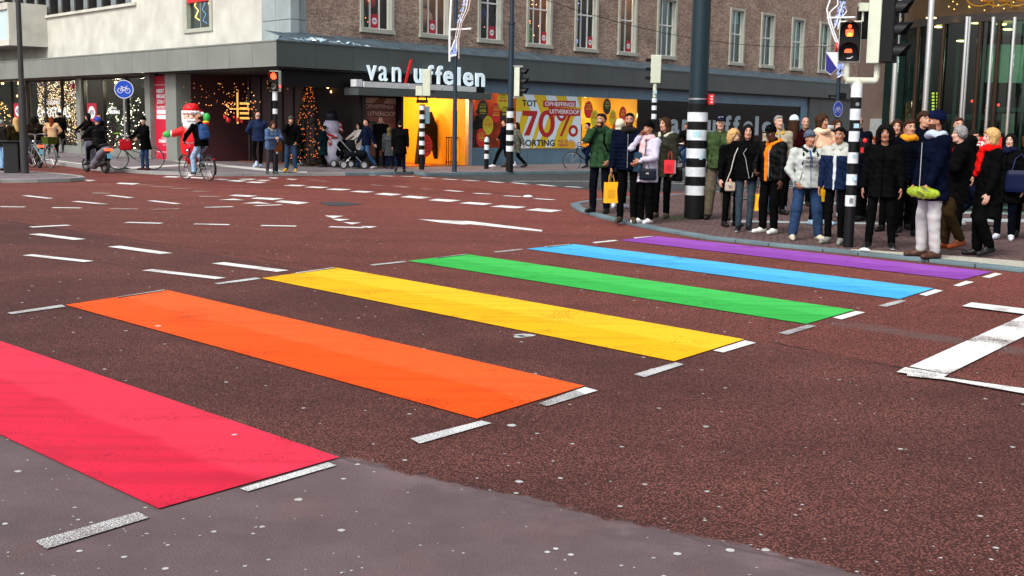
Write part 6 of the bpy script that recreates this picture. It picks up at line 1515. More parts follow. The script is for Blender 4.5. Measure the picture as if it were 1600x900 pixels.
    root_info = dict(root=root, wr=wr, sh=sh, hc=hc, HR=HR, U=U, s=s, rz=rz, el=el_)
    return root_info
def wp(info, p):     # local point of a person -> world
    r = info['root']; c, s_ = math.cos(info['rz']), math.sin(info['rz']); x, y, z = [float(k) * info['s'] for k in p]; x *= BULK; y *= BULK
    return (r.location[0] + c * x - s_ * y, r.location[1] + s_ * x + c * y, r.location[2] + z)
# --- bags
def shopping_bag(loc, rz, w, h, c, label, hc=None, band=None):
    root = empty('shopping_bag', loc, rz, label, 'bag')
    b = MB().m(cmat(c, .5, 'paper', .2)); t = w * .18
    v = [(-w / 2, -t, -h), (w / 2, -t, -h), (w / 2, t, -h), (-w / 2, t, -h), (-w / 2 - .01, -t * .7, 0), (w / 2 + .01, -t * .8, .005), (w / 2, t * .5, -.005), (-w / 2, t * .6, 0)]
    b.add(v, [(0, 1, 5, 4), (1, 2, 6, 5), (2, 3, 7, 6), (3, 0, 4, 7), (0, 3, 2, 1)])
    if band: b.m(cmat(band, .5, 'paper', .2)); b.add([(w / 2 + .003, -t, -h), (w / 2 + .003, t, -h), (w / 2 + .012, t * .5, -.004), (w / 2 + .013, -t * .8, 0)], [(0, 1, 2, 3)])
    b.m(cmat(tuple(k * .75 for k in c), .5, 'paper', .2)); b.add([(-w * .3, -t - .002, -h * .75), (w * .25, -t - .002, -h * .75), (w * .25, -t * .9 - .002, -h * .35), (-w * .3, -t * .92 - .002, -h * .35)], [(0, 1, 2, 3)])
    b.build('bag', root)
    b = MB().m(cmat(hc or c, .5, 'handle', 0)); b.tube([(-w * .22, -t * .6, -.01), (-w * .15, 0, .12), (0, 0, .16), (w * .15, 0, .12), (w * .22, -t * .6, -.01)], .005, 6); b.build('handle', root)
    return root
def hand_bag(loc, rz, w, h, d, c, label, strap=None, quilt=False, name='handbag', clasp=True, strapc=None):
    root = empty(name, loc, rz, label, 'bag')
    f = Field(.012); f.loft((0, 0, -h / 2), (0, 0, h / 2), [(0, w / 2 * .9, d / 2), (.15, w / 2, d / 2 * 1.1), (.8, w / 2 * .97, d / 2 * .8), (1, w / 2 * .85, d / 2 * .4)], .01, 5)
    if quilt: f.post.append(lambda D, X, Y, Z: D + .0025 * (np.cos((X + Z) * 130) + np.cos((X - Z) * 130)))
    np_obj('bag', f.mesh(), [cmat(c, .35, 'leather', .2)], None, root)
    if clasp: b = MB().m(M_CHROME); b.cbox((0, -d / 2 - .012, h * .08), (.05, .012, .03)); b.build('clasp', root)
    if strap is not None:
        b = MB().m(cmat(strapc or c, .4, 'strap', 0)); pts = [Vector(p) for p in strap]; b.tube(pts, .008, 6); b.build('strap', root)
    return root
def backpack(info, c, label, h=.42, w=.30):
    U = info['U']; root = empty('backpack', info['root'].location, info['rz'], label, 'backpack'); root.scale = (info['s'] * BULK, info['s'] * BULK, info['s'])
    f = Field(.013); a, b_ = U((0, .20, 1.02)), U((0, .185, 1.02 + h)); f.loft(a, b_, [(0, w * .42, .075), (.2, w * .5, .10), (.8, w * .48, .085), (1, w * .3, .04)], .02, 3.2); f.loft(U((0, .29, 1.04)), U((0, .28, 1.22)), [(0, w * .33, .03), (1, w * .33, .03)], .02, 3)
    np_obj('pack', f.mesh(), [cmat(c, .7)], None, root)
    for sx in (-1, 1):
        f = Field(.012); pts = [(sx * .10, .14, 1.40), (sx * .105, .02, 1.475), (sx * .115, -.10, 1.38), (sx * .13, -.135, 1.25), (sx * .165, -.06, 1.10)]
        for p, q in zip(pts, pts[1:]): f.rc(U(p), U(q), .017, .017, .01)
        np_obj('strap', f.mesh(), [cmat(tuple(k * .5 for k in c), .7)], None, root)
    return root
# ------------------------------------------------------------------ the waiting crowd
def hgt(px, py, f): return zat(px, py, f) - f.z
K = (0.008, 0.008, 0.009); NAVY = srgb(28, 38, 66); DNV = srgb(18, 24, 40)
def put(fx, fy, hx, hy, yaw, label, z=None, **k):
    z = z if z is not None else (ISL if fx > 900 and fy > 300 else PAVE); f = G(fx, fy, z); Hh = hgt(hx, hy, f)
    return person(tuple(f), Hh, yaw, label, **k)
i1 = put(936, 333, 939, 177, -28, 'bearded man in a green field jacket touching his mouth at the crowd end', fine=2, skin='m', hair=('short', 'dark'), beard=True, top=srgb(58, 92, 62), hem=.80, arms=('mouth', 'pocket'), legs=srgb(24, 28, 40), shoe=K, hood=('down', srgb(56, 88, 62)), headyaw=-10, stance=.13, wide=1.02, slim=1.1, hands=((.4, -.3, .5), None))
i2 = put(979, 348, 985, 176, -6, 'bearded man in a navy quilted puffer jacket holding a yellow paper bag', fine=2, skin='m', hair=('short', 'black'), beard=True, top=srgb(20, 30, 54), puff=.012, hem=.84, arms=('relax', 'jpocket'), legs=K, shoe=srgb(74, 70, 52), inner=None, scarf=(srgb(60, 56, 50),), rough=.8, stance=.10)
i3 = put(1008, 349, 1010, 190, -42, 'woman in a black beanie and pale lilac coat with her hand at her chin', fine=2, skin='m', hair=('short', 'black'), hat=('beanie', K), top=srgb(190, 186, 204), hem=.72, arms=('mouth', 'belly'), legs=K, slim=1.25, shoe=srgb(224, 218, 220), scarf=(srgb(226, 186, 190), .95), headyaw=8, rough=.9, stance=.08)
i4 = put(1034, 341, 1032, 183, -30, 'blonde woman in an olive parka with a fur hood behind the lilac coat', fine=1, skin='l', hair=('long', 'brown'), top=srgb(66, 66, 54), hem=.72, arms=('down', 'relax'), legs=K, shoe=srgb(110, 96, 84), hood=('down', srgb(196, 192, 176), 1), headyaw=-14)
i5 = put(966, 326, 968, 186, 160, 'person with a pale fur hood half hidden behind the navy puffer jacket', fine=1, skin='l', hair=('none', 'dark'), top=srgb(40, 42, 44), hem=.72, legs=K, shoe=srgb(200, 210, 220), hood=('up', srgb(206, 200, 178), 1))
i8 = put(1120, 343, 1125, 181, 0, 'older man in a navy cap, green zip jacket and khaki trousers beside the striped pillar', fine=2, skin='p', hair=('short', 'grey'), hat=('cap', srgb(22, 34, 72)), top=srgb(78, 100, 62), hem=.86, arms=('back', 'back'), legs=srgb(118, 108, 90), slim=1.35, shoe=K, stance=.17, inner=srgb(150, 170, 196), openw=.0, wide=1.05)
i9 = put(1141, 354, 1146, 203, 32, 'older woman with curly blond grey hair in a black coat behind the leather jacket woman', fine=1, skin='p', hair=('curly', 'blond'), top=K, hem=.62, arms=('down', 'down'), legs=K, shoe=K)
i10 = put(1162, 362, 1171, 194, 4, 'young woman in a black biker jacket and grey jeans holding a yellow bag', fine=2, skin='l', hair=('long', 'black'), top=K, hem=.84, leather=False, arms=('relax', 'down'), legs=srgb(70, 86, 98), slim=.88, shoe=K, sole=(.6, .6, .6), stance=.09, wide=.98)
i11 = put(1201, 365, 1203, 194, -40, 'man in a black cap, orange hood and black leather jacket with white trainers', fine=2, skin='d', hair=('short', 'black'), hat=('cap', K), top=(.008, .008, .008), leather=True, hem=.84, arms=('jpocket', 'relax'), legs=K, slim=1.15, shoe=srgb(222, 222, 216), hood=('down', srgb(238, 130, 30)), headpitch=-20, inner=srgb(236, 120, 26), openw=.06)
i12 = put(1210, 335, 1211, 180, 20, 'grey haired man in a cream and yellow jacket behind the black cap', fine=1, skin='p', hair=('short', 'grey'), top=srgb(172, 162, 142), hem=.8, arms=('down', 'down'), legs=K, shoe=K, hood=('down', srgb(214, 160, 30)))
i13 = put(1234, 332, 1232, 181, 175, 'woman in a white knitted hat and dark red coat seen from behind', fine=1, hair=('long', 'brown'), hat=('beanie', srgb(200, 218, 224)), top=srgb(60, 14, 18), hem=.6, legs=K, shoe=srgb(190, 200, 210))
i14 = put(1252, 322, 1251, 182, 0, 'bald man in a dark red jumper deep in the crowd', fine=1, skin='l', hair=('bald', 'dark'), top=srgb(40, 14, 18), hem=.84, legs=K, shoe=K)
i15 = put(1277, 352, 1271, 178, 50, 'brown haired woman in a fluffy peach fur coat', fine=2, skin='m', hair=('bob', 'brown'), top=srgb(226, 182, 152), hem=.62, puff=0, arms=('jpocket', 'chest'), legs=K, shoe=srgb(150, 180, 200), wide=1.1, rough=1.0, fur=True, scarf=(srgb(240, 196, 168),))
i16 = put(1300, 340, 1296, 186, 20, 'woman holding a phone to her ear behind the boy', fine=1, skin='l', hair=('long', 'brown'), top=srgb(210, 206, 206), hem=.7, arms=('ear', 'down'), legs=srgb(50, 60, 80), shoe=srgb(160, 170, 180))
i17 = put(1257, 375, 1266, 205, 18, 'stocky man in a grey beanie, pale college hoodie and blue jeans', fine=2, skin='m', hair=('short', 'dark'), hat=('beanie', srgb(96, 108, 124)), top=srgb(178, 184, 178), topstyle='hoodie', hem=.84, arms=('pocket', 'pocket'), legs=srgb(58, 84, 124), slim=1.35, shoe=srgb(196, 190, 168), sole=srgb(220, 216, 200), stance=.2, wide=1.16, hood=('down', srgb(44, 50, 62)), headyaw=20, inner=srgb(60, 100, 170), openw=.018, beard=False)
i18 = put(1303, 381, 1305, 199, -22, 'boy with dark hair in a blue and white jacket smiling beside the striped signal post', fine=2, skin='m', hair=('tuft', 'black'), top=srgb(36, 54, 90), hem=.82, arms=('down', 'down'), legs=K, slim=.95, shoe=srgb(140, 142, 136), hood=('down', srgb(180, 180, 174)), stripe=(1.33, 1.6, srgb(178, 180, 172)), inner=srgb(190, 200, 204), openw=.03)
i19 = put(1331, 345, 1331, 179, -35, 'bald man in a dark jacket behind the striped signal post', fine=1, skin='l', hair=('bald', 'dark'), top=DNV, hem=.55, wide=1.08, legs=K, shoe=K)
i20 = put(1356, 345, 1357, 214, -20, 'small child with reddish hair between the post and the curly haired woman', fine=1, skin='l', hair=('bob', 'red'), top=srgb(60, 20, 24), hem=.8, legs=K, shoe=K)
i21 = put(1373, 389, 1379, 195, -4, 'curly black haired woman dressed all in black beside the striped post', fine=2, skin='m', hair=('curly', 'black'), top=K, hem=.74, arms=('down', 'relax'), legs=K, slim=1.0, shoe=K, sole=(.6, .6, .6), stance=.15, collar=False, inner=None)
i22 = put(1391, 362, 1391, 186, -15, 'woman with straight brown hair looking over the curly haired woman', fine=1, skin='l', hair=('long', 'brown'), top=K, hem=.55, wide=1.08, legs=K, shoe=K)
i23 = put(1406, 358, 1407, 190, 10, 'dark haired man between the brown haired woman and the puffer jacket man', fine=1, skin='m', hair=('short', 'dark'), top=K, hem=.55, wide=1.08, legs=K, shoe=K)
i24 = put(1433, 352, 1432, 175, 15, 'tall man with curly fair hair behind the beanie man', fine=1, skin='l', hair=('afro', 'brown'), top=DNV, hem=.55, wide=1.08, legs=K, shoe=K)
i25 = put(1412, 369, 1423, 187, 22, 'young man in a dark puffer jacket with an orange collar', fine=2, skin='l', hair=('tuft', 'brown'), top=srgb(16, 22, 36), puff=.010, hem=.84, arms=('down', 'jpocket'), legs=K, shoe=K, scarf=(srgb(232, 150, 40),), rough=.8, stance=.15)
i26 = put(1449, 403, 1462, 174, -62, 'tall man in a navy beanie, long navy parka and white jeans at the kerb', fine=2, skin='m', hair=('short', 'dark'), hat=('beanie', srgb(26, 34, 74)), top=srgb(18, 26, 52), hem=.70, arms=('relax', ((.20, -.16, .88), (.5, 1, 0))), legs=srgb(184, 182, 180), slim=1.12, shoe=srgb(98, 62, 42), sole=(.02, .015, .012), beard=True, scarf=(srgb(176, 186, 200),), headyaw=-14, stance=.13, rough=.85, wide=1.05)
i27 = put(1486, 362, 1484, 183, -10, 'man with dark reddish hair behind the navy parka', fine=1, skin='l', hair=('short', 'brown'), top=K, hem=.55, wide=1.08, legs=K, shoe=K)
i28 = put(1487, 389, 1506, 196, -70, 'grey haired man in a black coat and brown trousers', fine=2, skin='p', hair=('grey', 'grey'), top=K, hem=.66, arms=('relax', 'chest'), legs=srgb(74, 58, 36), slim=1.2, shoe=srgb(150, 70, 30), stance=.10, inner=srgb(170, 30, 40), openw=.02, step=.08)
i29 = put(1535, 400, 1541, 200, -65, 'blonde woman in a long black coat and bright red scarf', fine=2, skin='p', hair=('bob', 'blond'), top=K, hem=.52, arms=('down', 'relax'), legs=K, slim=1.3, shoe=K, scarf=(srgb(220, 24, 22), 1.12), stance=.09, step=.05, wide=1.05)
i30 = put(1567, 375, 1567, 208, -12, 'young woman with black hair carrying a big blue bag at the right edge', fine=2, skin='p', hair=('long', 'black'), top=K, hem=.62, arms=('down', 'relax'), legs=DNV, shoe=srgb(200, 204, 214), scarf=(srgb(40, 46, 80),))
i31 = put(1596, 372, 1592, 208, 170, 'person with dark red hair in black cut by the right edge', fine=1, hair=('bob', 'red'), top=K, hem=.6, legs=K, shoe=K)
i32 = put(1512, 355, 1520, 200, 75, 'person in dark jeans striding behind the grey haired man', fine=1, hair=('short', 'dark'), top=K, hem=.8, legs=srgb(34, 46, 78), shoe=K, sole=(.6, .6, .6), step=.28, arms=('swingf', 'swingb'))
# carried things
p = wp(i2, i2['wr'][0] + V(0, -.01, -.09)); shopping_bag((p[0], p[1], p[2] - .16), i2['rz'] + R(25), .24, .36, srgb(244, 176, 30), 'tall yellow paper bag held by the navy puffer jacket man')
p = wp(i10, i10['wr'][1] + V(0, -.01, -.09)); shopping_bag((p[0], p[1], p[2] - .16), i10['rz'] + R(-15), .22, .27, srgb(250, 180, 20), 'yellow paper bag with orange handles held by the biker jacket woman', hc=srgb(220, 110, 50), band=srgb(120, 160, 200))
p = wp(i15, (-.12, -.2, .62)); shopping_bag(p, i15['rz'], .2, .25, srgb(250, 190, 20), 'yellow bag hanging behind the stocky man in jeans')
p = wp(i10, i10['wr'][0] + V(0, -.04, -.14)); hand_bag(p, i10['rz'], .17, .15, .06, srgb(176, 160, 140), 'small beige handbag on a chain strap of the biker jacket woman', strap=[(-.06, 0, .08), (0, -.02, .25), (.05, -.03, .5), (.10, -.0, .62)], strapc=(.5, .48, .42))
p = wp(i3, (.17, -.16, .86)); hand_bag(p, i3['rz'] + R(35), .30, .20, .08, srgb(30, 38, 56), 'black quilted handbag with silver clasp on the lilac coat', quilt=True, strap=[(-.1, 0, .1), (-.06, .03, .35), (-.05, .08, .6)], strapc=K)
p = wp(i3, (-.05, -.20, 1.06)); hand_bag(p, i3['rz'], .22, .34, .08, srgb(52, 84, 106), 'blue folded bag tucked under the arm of the lilac coat woman', clasp=False)
p = wp(i4, (.22, -.16, 1.02)); shopping_bag(p, i4['rz'], .20, .24, srgb(206, 40, 50), 'red and white bag on the arm of the olive parka woman', band=srgb(240, 220, 220))
p = wp(i4, (.26, -.05, .78)); hand_bag(p, i4['rz'], .30, .26, .10, K, 'black bag under the red and white bag of the olive parka woman', clasp=False)
p = wp(i30, (.22, -.14, .98)); hand_bag(p, i30['rz'] + R(10), .42, .34, .12, srgb(28, 38, 84), 'big royal blue bag on the arm of the black haired woman', strap=[(-.12, 0, .15), (-.08, .03, .34), (.0, .05, .42), (.08, .03, .30), (.12, 0, .15)], strapc=srgb(24, 34, 90), clasp=False)
p = wp(i31, (-.30, -.05, .30)); shopping_bag((p[0], p[1], p[2] + .12), i31['rz'], .3, .36, srgb(196, 186, 166), 'pale canvas shopping bag low at the right edge')
backpack(i17, srgb(40, 46, 58), 'dark backpack on the shoulders of the stocky hoodie man')
backpack(i1, srgb(22, 26, 34), 'dark backpack worn over the green field jacket')
# yellow-green package under the hand of the tall man
pk = wp(i26, i26['wr'][1] + V(-.02, -.06, -.085)); root = empty('wrapped_package', pk, facing(pk[0], pk[1]) + R(-6), 'crinkled yellow green wrapped package held by the navy parka man', 'package')
f = Field(.011); f.loft((-.20, 0, .0), (.21, 0, -.035), [(0, .03, .03), (.12, .06, .05), (.5, .085, .06), (.85, .06, .05), (1, .03, .03)], .01, 2.2, xs=(0, 0, 1))
f.post.append(lambda D, X, Y, Z: D + .006 * np.sin(X * 90 + Z * 60) * np.sin(Z * 80 - Y * 50)); np_obj('wrapping', f.mesh(), [cmat(srgb(136, 156, 30), .35, 'wrap', .3), cmat(srgb(92, 96, 30), .35, 'wrap', .3)], lambda c: ((np.sin(c[:, 0] * 31 + c[:, 2] * 26) * np.sin(c[:, 2] * 42 + c[:, 0] * 9)) > .45).astype(int), root)
# lettering on the hoodie: curved onto the chest
def chest_text(info, lines, m_, up=1.33):
    b = MB().m(m_); U = info['U']; w = .19 * 1.16; d = .148 * 1.16
    for s_, half, z0, z1 in lines:
        v, fs = textgeo(s_, .02); P_ = []
        for q in v:
            x = -half + 2 * half * q[0]; z = z0 + (z1 - z0) * q[1]; y = -d * max(0, 1 - (abs(x) / w) ** 2.4) ** (1 / 2.4) - .008
            P_.append(tuple(U((x, y, z))))
        b.add(P_, fs)
    return b.build('chest_lettering', info['root'])
chest_text(i17, [('AMHERST', .10, 1.31, 1.355), ('CONFERENCE', .145, 1.24, 1.29), ('UNIVERSITY', .13, 1.175, 1.22)], cmat(srgb(40, 30, 44), .8, 'print', 0))
# zip lines and lapels
def on_chest(info, pts, r, c, name, wide=1.0, off=.006):
    b = MB().m(cmat(c, .35, 'zip', 0)); w = .187 * wide; d = .143 * wide; P_ = []
    for (x, z) in pts: P_.append(tuple(info['U']((x, -d * max(0, 1 - (abs(x) / w) ** 2.4) ** (1 / 2.4) - off, z))))
    b.tube(P_, r, 5); return b.build(name, info['root'])
on_chest(i10, [(-.02, 1.36), (-.07, 1.28), (-.03, 1.2), (.0, 1.05), (.04, .88)], .004, (.5, .5, .5), 'zip')
on_chest(i10, [(.11, 1.02), (.085, .90)], .004, (.5, .5, .5), 'zip'); on_chest(i8, [(0, 1.40), (.0, 1.15), (0, .9)], .004, srgb(50, 66, 40), 'zip', 1.05)
on_chest(i2, [(0, 1.42), (0, 1.15), (0, .88)], .005, (.25, .25, .26), 'zip', 1.0, .014); on_chest(i26, [(-.0, 1.38), (.0, 1.1), (0, .75)], .004, (.5, .5, .5), 'zip', 1.05, .01)
on_chest(i11, [(.05, 1.36), (.06, 1.1), (.06, .9)], .004, (.5, .5, .5), 'zip'); on_chest(i1, [(0, 1.38), (0, 1.1), (0, .84)], .004, srgb(36, 60, 40), 'zip'); on_chest(i17, [(0, 1.30), (0, 1.1), (0, .88)], .004, (.5, .5, .5), 'zip', 1.16)

# ------------------------------------------------------------------ people on the far pavement
FG = dict(fine=0)
def far(fx, fy, hx, hy, yaw, label, **k):
    k = {**FG, **k}; return put(fx, fy, hx, hy, yaw, label, **k)
j1 = far(572, 264, 572, 183, -70, 'man in a navy jacket and blue jeans striding left past the dim poster', hair=('short', 'dark'), top=NAVY, legs=srgb(70, 108, 152), step=.30, arms=('swingf', 'swingb'), shoe=K, sole=(.5, .5, .5))
j2 = far(560, 262, 562, 192, -60, 'woman in a cream coat pushing the stroller beside the navy jacket man', hair=('long', 'black'), skin='p', top=srgb(190, 180, 172), hem=.6, legs=K, arms=('fwd', 'fwd'))
j3 = far(608, 264, 608, 199, 175, 'person in a grey parka with a fur hood seen from behind at the entrance', hair=('none', 'dark'), top=srgb(84, 88, 92), hem=.55, puff=.012, legs=srgb(30, 44, 80), hood=('up', srgb(120, 104, 70), 1), shoe=K)
j4 = far(625, 269, 626, 188, 178, 'man in a long black coat and blue trousers seen from behind at the entrance', hair=('short', 'black'), top=K, hem=.62, legs=srgb(28, 34, 70), shoe=K, wide=1.1, step=.1)
j5 = far(595, 262, 597, 181, -20, 'person in black in front of the dim sale poster', hair=('short', 'black'), top=K, hem=.6, legs=K, shoe=K)
j6 = far(506, 261, 510, 196, -110, 'woman in a long teal coat beside the white snowman', hair=('bun', 'black'), top=srgb(26, 56, 64), hem=.5, legs=K, shoe=K, arms=('fwd', 'relax'), wide=1.2)
j7 = far(455, 268, 457, 182, -15, 'man in a grey beanie with yellow shoes rubbing his face', hair=('short', 'brown'), hat=('beanie', srgb(90, 94, 90)), top=K, hem=.86, legs=srgb(58, 84, 118), slim=1.2, shoe=srgb(214, 160, 20), arms=('mouth', 'pocket'), stance=.14)
j8 = far(424, 272, 425, 187, 30, 'woman in a blue hooded jacket leaning by the small striped signal post', hair=('long', 'brown'), top=srgb(92, 118, 156), hem=.8, legs=srgb(80, 76, 84), slim=.9, shoe=srgb(84, 92, 98), hood=('down', srgb(170, 150, 110), 1), lean=14, headpitch=-20, arms=('phone', 'phone'))
j9 = far(404, 262, 406, 174, -165, 'bald man in a blue jacket seen from behind left of the small signal post', hair=('bald', 'grey'), top=srgb(50, 64, 104), hem=.84, legs=K, shoe=srgb(170, 190, 220), step=.15, arms=('jpocket', 'jpocket'), headyaw=20)
j10 = far(349, 250, 351, 181, 60, 'woman in a long light blue padded coat in front of the dark recess', hair=('tuft', 'grey'), top=srgb(116, 156, 200), hem=.5, puff=.012, legs=K, shoe=K, scarf=(srgb(150, 140, 130),))
j11 = far(468, 258, 472, 190, 15, 'person in black walking behind the man in yellow shoes', hair=('short', 'black'), top=K, hem=.8, legs=K, shoe=srgb(160, 200, 230), sole=(.6, .6, .6), step=.26, arms=('swingf', 'swingb'))
backpack(j11, srgb(150, 200, 196), 'pale mint backpack behind the man in yellow shoes')
j12 = far(787, 262, 783, 183, -75, 'man in a navy coat striding left behind the striped lamp post', hair=('short', 'dark'), top=DNV, hem=.72, legs=K, shoe=srgb(220, 222, 226), step=.34, arms=('jpocket', 'swingb'))
j13 = far(806, 262, 803, 188, -75, 'woman in a speckled grey coat striding behind the navy coat man', hair=('long', 'dark'), top=srgb(120, 122, 110), hem=.62, legs=K, shoe=K, step=.34, arms=('swingf', 'swingb'))
j14 = far(83, 247, 79, 181, 165, 'red haired woman in a tan coat walking away past the light curtain', hair=('long', 'red'), top=srgb(196, 158, 122), hem=.72, legs=K, shoe=K, sole=(.5, .5, .5), step=.2, arms=('jpocket', 'jpocket'))
j15 = far(95, 238, 94, 175, 178, 'tall person in a black coat beside the red haired woman', hair=('short', 'black'), top=K, hem=.6, legs=K, shoe=K)
j16 = far(57, 256, 56, 182, 150, 'dark curly haired person in a brown coat with a cargo bike at the left', hair=('curly', 'black'), top=srgb(44, 30, 22), hem=.6, legs=srgb(40, 28, 24), shoe=K, wide=1.15)
j17 = far(28, 270, 27, 183, 200, 'fair haired woman in a dark olive coat half behind the lamp post', hair=('long', 'blond'), top=srgb(56, 46, 26), hem=.6, legs=srgb(50, 40, 30), shoe=K)
j18 = far(5, 267, 3, 187, 120, 'person with grey hair and light blue jeans cut by the left edge', hair=('grey', 'grey'), top=srgb(52, 46, 44), hem=.84, legs=srgb(140, 180, 214), shoe=K, slim=1.2)
j19 = far(228, 266, 223, 183, -60, 'man in black coat and hat holding a city bike by the red wall poster', hair=('short', 'black'), skin='l', hat=('beanie', K), top=K, hem=.68, legs=srgb(60, 80, 122), shoe=srgb(90, 50, 40), arms=('fwd', 'fwd'), headyaw=35, lean=6)
hand_bag(wp(j8, (.2, -.05, .88)), j8['rz'], .30, .30, .1, srgb(150, 84, 30), 'brown leather shoulder bag on the blue hooded jacket woman', strap=[(-.1, 0, .12), (-.1, .02, .5)], clasp=False)
# snowman and inflatable figure
def inflatable_parts(root, lst):
    for nm, f, m_ in lst: np_obj(nm, f.mesh(), [m_], None, root)
p = P(521, 256, 42.6); p.z = PAVE + .02
root = empty('inflatable_snowman', p, facing(p.x, p.y), 'white inflatable snowman with a red striped scarf in the dark recess', 'inflatable')
f = Field(.03); f.el((0, 0, .62), (.44, .42, .62), .05); f.el((-.06, 0, 1.40), (.30, .28, .32), .04); np_obj('body', f.mesh(), [cmat(srgb(190, 186, 206), .5, 'vinyl', .02)], None, root)
f = Field(.02); f.rc((-.28, -.2, 1.12), (.1, -.34, 1.05), .07, .07, .03); f.rc((-.1, -.34, 1.06), (-.12, -.42, .78), .07, .06, .03); f.rc((.22, 0, 1.5), (.3, -.1, 1.25), .08, .05, .03); np_obj('scarf', f.mesh(), [cmat(srgb(170, 30, 34), .5, 'vinyl', .02), cmat(srgb(200, 190, 190), .5, 'vinyl', .02)], lambda c: (np.sin(c[:, 2] * 40 + c[:, 0] * 20) > .5).astype(int), root)
f = Field(.02); f.el((-.05, 0, 1.78), (.2, .2, .22), .03); f.el((-.05, 0, 1.66), (.3, .3, .04), .02); np_obj('hat', f.mesh(), [cmat((.01, .01, .02), .5, 'vinyl', .02)], None, root)
p = P(300, 256, 41.2); p.z = PAVE + .02
root = empty('inflatable_figure', p, facing(p.x, p.y), 'big inflatable white bearded man in a red suit and cap with green mittens', 'inflatable')
RED, WHT, GRN = cmat(srgb(210, 24, 30), .45, 'vinyl', .02), cmat(srgb(226, 222, 224), .5, 'vinyl', .02), cmat(srgb(60, 170, 80), .5, 'vinyl', .02)
f = Field(.025); f.el((0, 0, .75), (.38, .32, .75), .08); f.rc((-.3, -.05, 1.18), (-.62, -.1, 1.08), .15, .12, .06); f.rc((.3, -.05, 1.18), (.5, -.12, 1.45), .15, .11, .06); np_obj('suit', f.mesh(), [RED], None, root)
f = Field(.02); f.el((0, -.02, 1.62), (.27, .25, .27), .04); f.el((0, -.27, 1.62), (.05, .05, .045), .02); np_obj('face', f.mesh(), [cmat(srgb(230, 170, 150), .5, 'vinyl', .02), cmat((.01, .01, .01), .3, 'vinyl', .02)], lambda c: ((np.abs(np.abs(c[:, 0]) - .09) < .028) & (np.abs(c[:, 2] - 1.69) < .03) & (c[:, 1] < -.15)).astype(int), root)
f = Field(.02); f.el((0, -.14, 1.42), (.28, .16, .24), .05); f.rc((-.12, -.27, 1.55), (.12, -.27, 1.55), .05, .05, .03); f.rc((-.24, -.05, 1.5), (-.26, -.03, 1.75), .07, .06, .03); f.rc((.24, -.05, 1.5), (.26, -.03, 1.75), .07, .06, .03); np_obj('beard', f.mesh(), [WHT], None, root)
f = Field(.02); f.el((0, 0, 1.93), (.27, .26, .2), .04); f.rc((.12, 0, 2.03), (.33, -.02, 1.84), .1, .04, .05); hatp = np_obj('cap', f.mesh(), [RED], None, root)
f = Field(.02)
for a0 in range(0, 360, 30): f.rc((.27 * math.cos(R(a0)), .25 * math.sin(R(a0)), 1.82), (.27 * math.cos(R(a0 + 30)), .25 * math.sin(R(a0 + 30)), 1.82), .055, .055, .03)
f.el((.38, -.03, 1.78), (.07, .07, .07), .02); np_obj('trim', f.mesh(), [WHT], None, hatp)
for sx, c_ in ((-1, (-.80, -.12, 1.06)), (1, (.52, -.14, 1.66))):
    f = Field(.02); f.el(c_, (.15, .10, .11) if sx < 0 else (.12, .1, .15), .03); np_obj('mitten', f.mesh(), [GRN], None, root)
    f = Field(.02); q = (-.66, -.1, 1.08) if sx < 0 else (.5, -.13, 1.5); f.el(q, (.05, .12, .12) if sx < 0 else (.12, .12, .05), .02); np_obj('cuff', f.mesh(), [WHT if sx < 0 else cmat(srgb(230, 190, 40), .5, 'vinyl', .02)], None, root)
# ------------------------------------------------------------------ bicycles (forward is -y)
def wheel(parent, y, r, steer=0.0, guard=True, tyre=M_RUBBER, z=None):
    """a wheel in the y-z plane, its axle along x"""
    z = z or r
    b = MB().m(tyre); pts = [(0, r * math.cos(6.28318 * i / 36), r * math.sin(6.28318 * i / 36)) for i in range(36)]; b.tube([(p[0], p[1] * .965, p[2] * .965) for p in pts], .019, 6, closed=True)
    wo = b.build('wheel', parent); wo.location = (0, y, z); wo.rotation_euler = (0, 0, steer)
    b = MB().m(M_CHROME); b.tube([(p[0], p[1] * .92, p[2] * .92) for p in pts], .010, 5, closed=True)
    for i in range(18):
        a = 6.28318 * i / 18; b.tube([((-1) ** i * .02, .03 * math.cos(a), .03 * math.sin(a)), (0, r * .92 * math.cos(a + .12), r * .92 * math.sin(a + .12))], .0022, 3)
    b.m(M_STEEL).cyl((-.045, 0, 0), (.045, 0, 0), .022, n=10); b.build('rim', wo)
    return wo
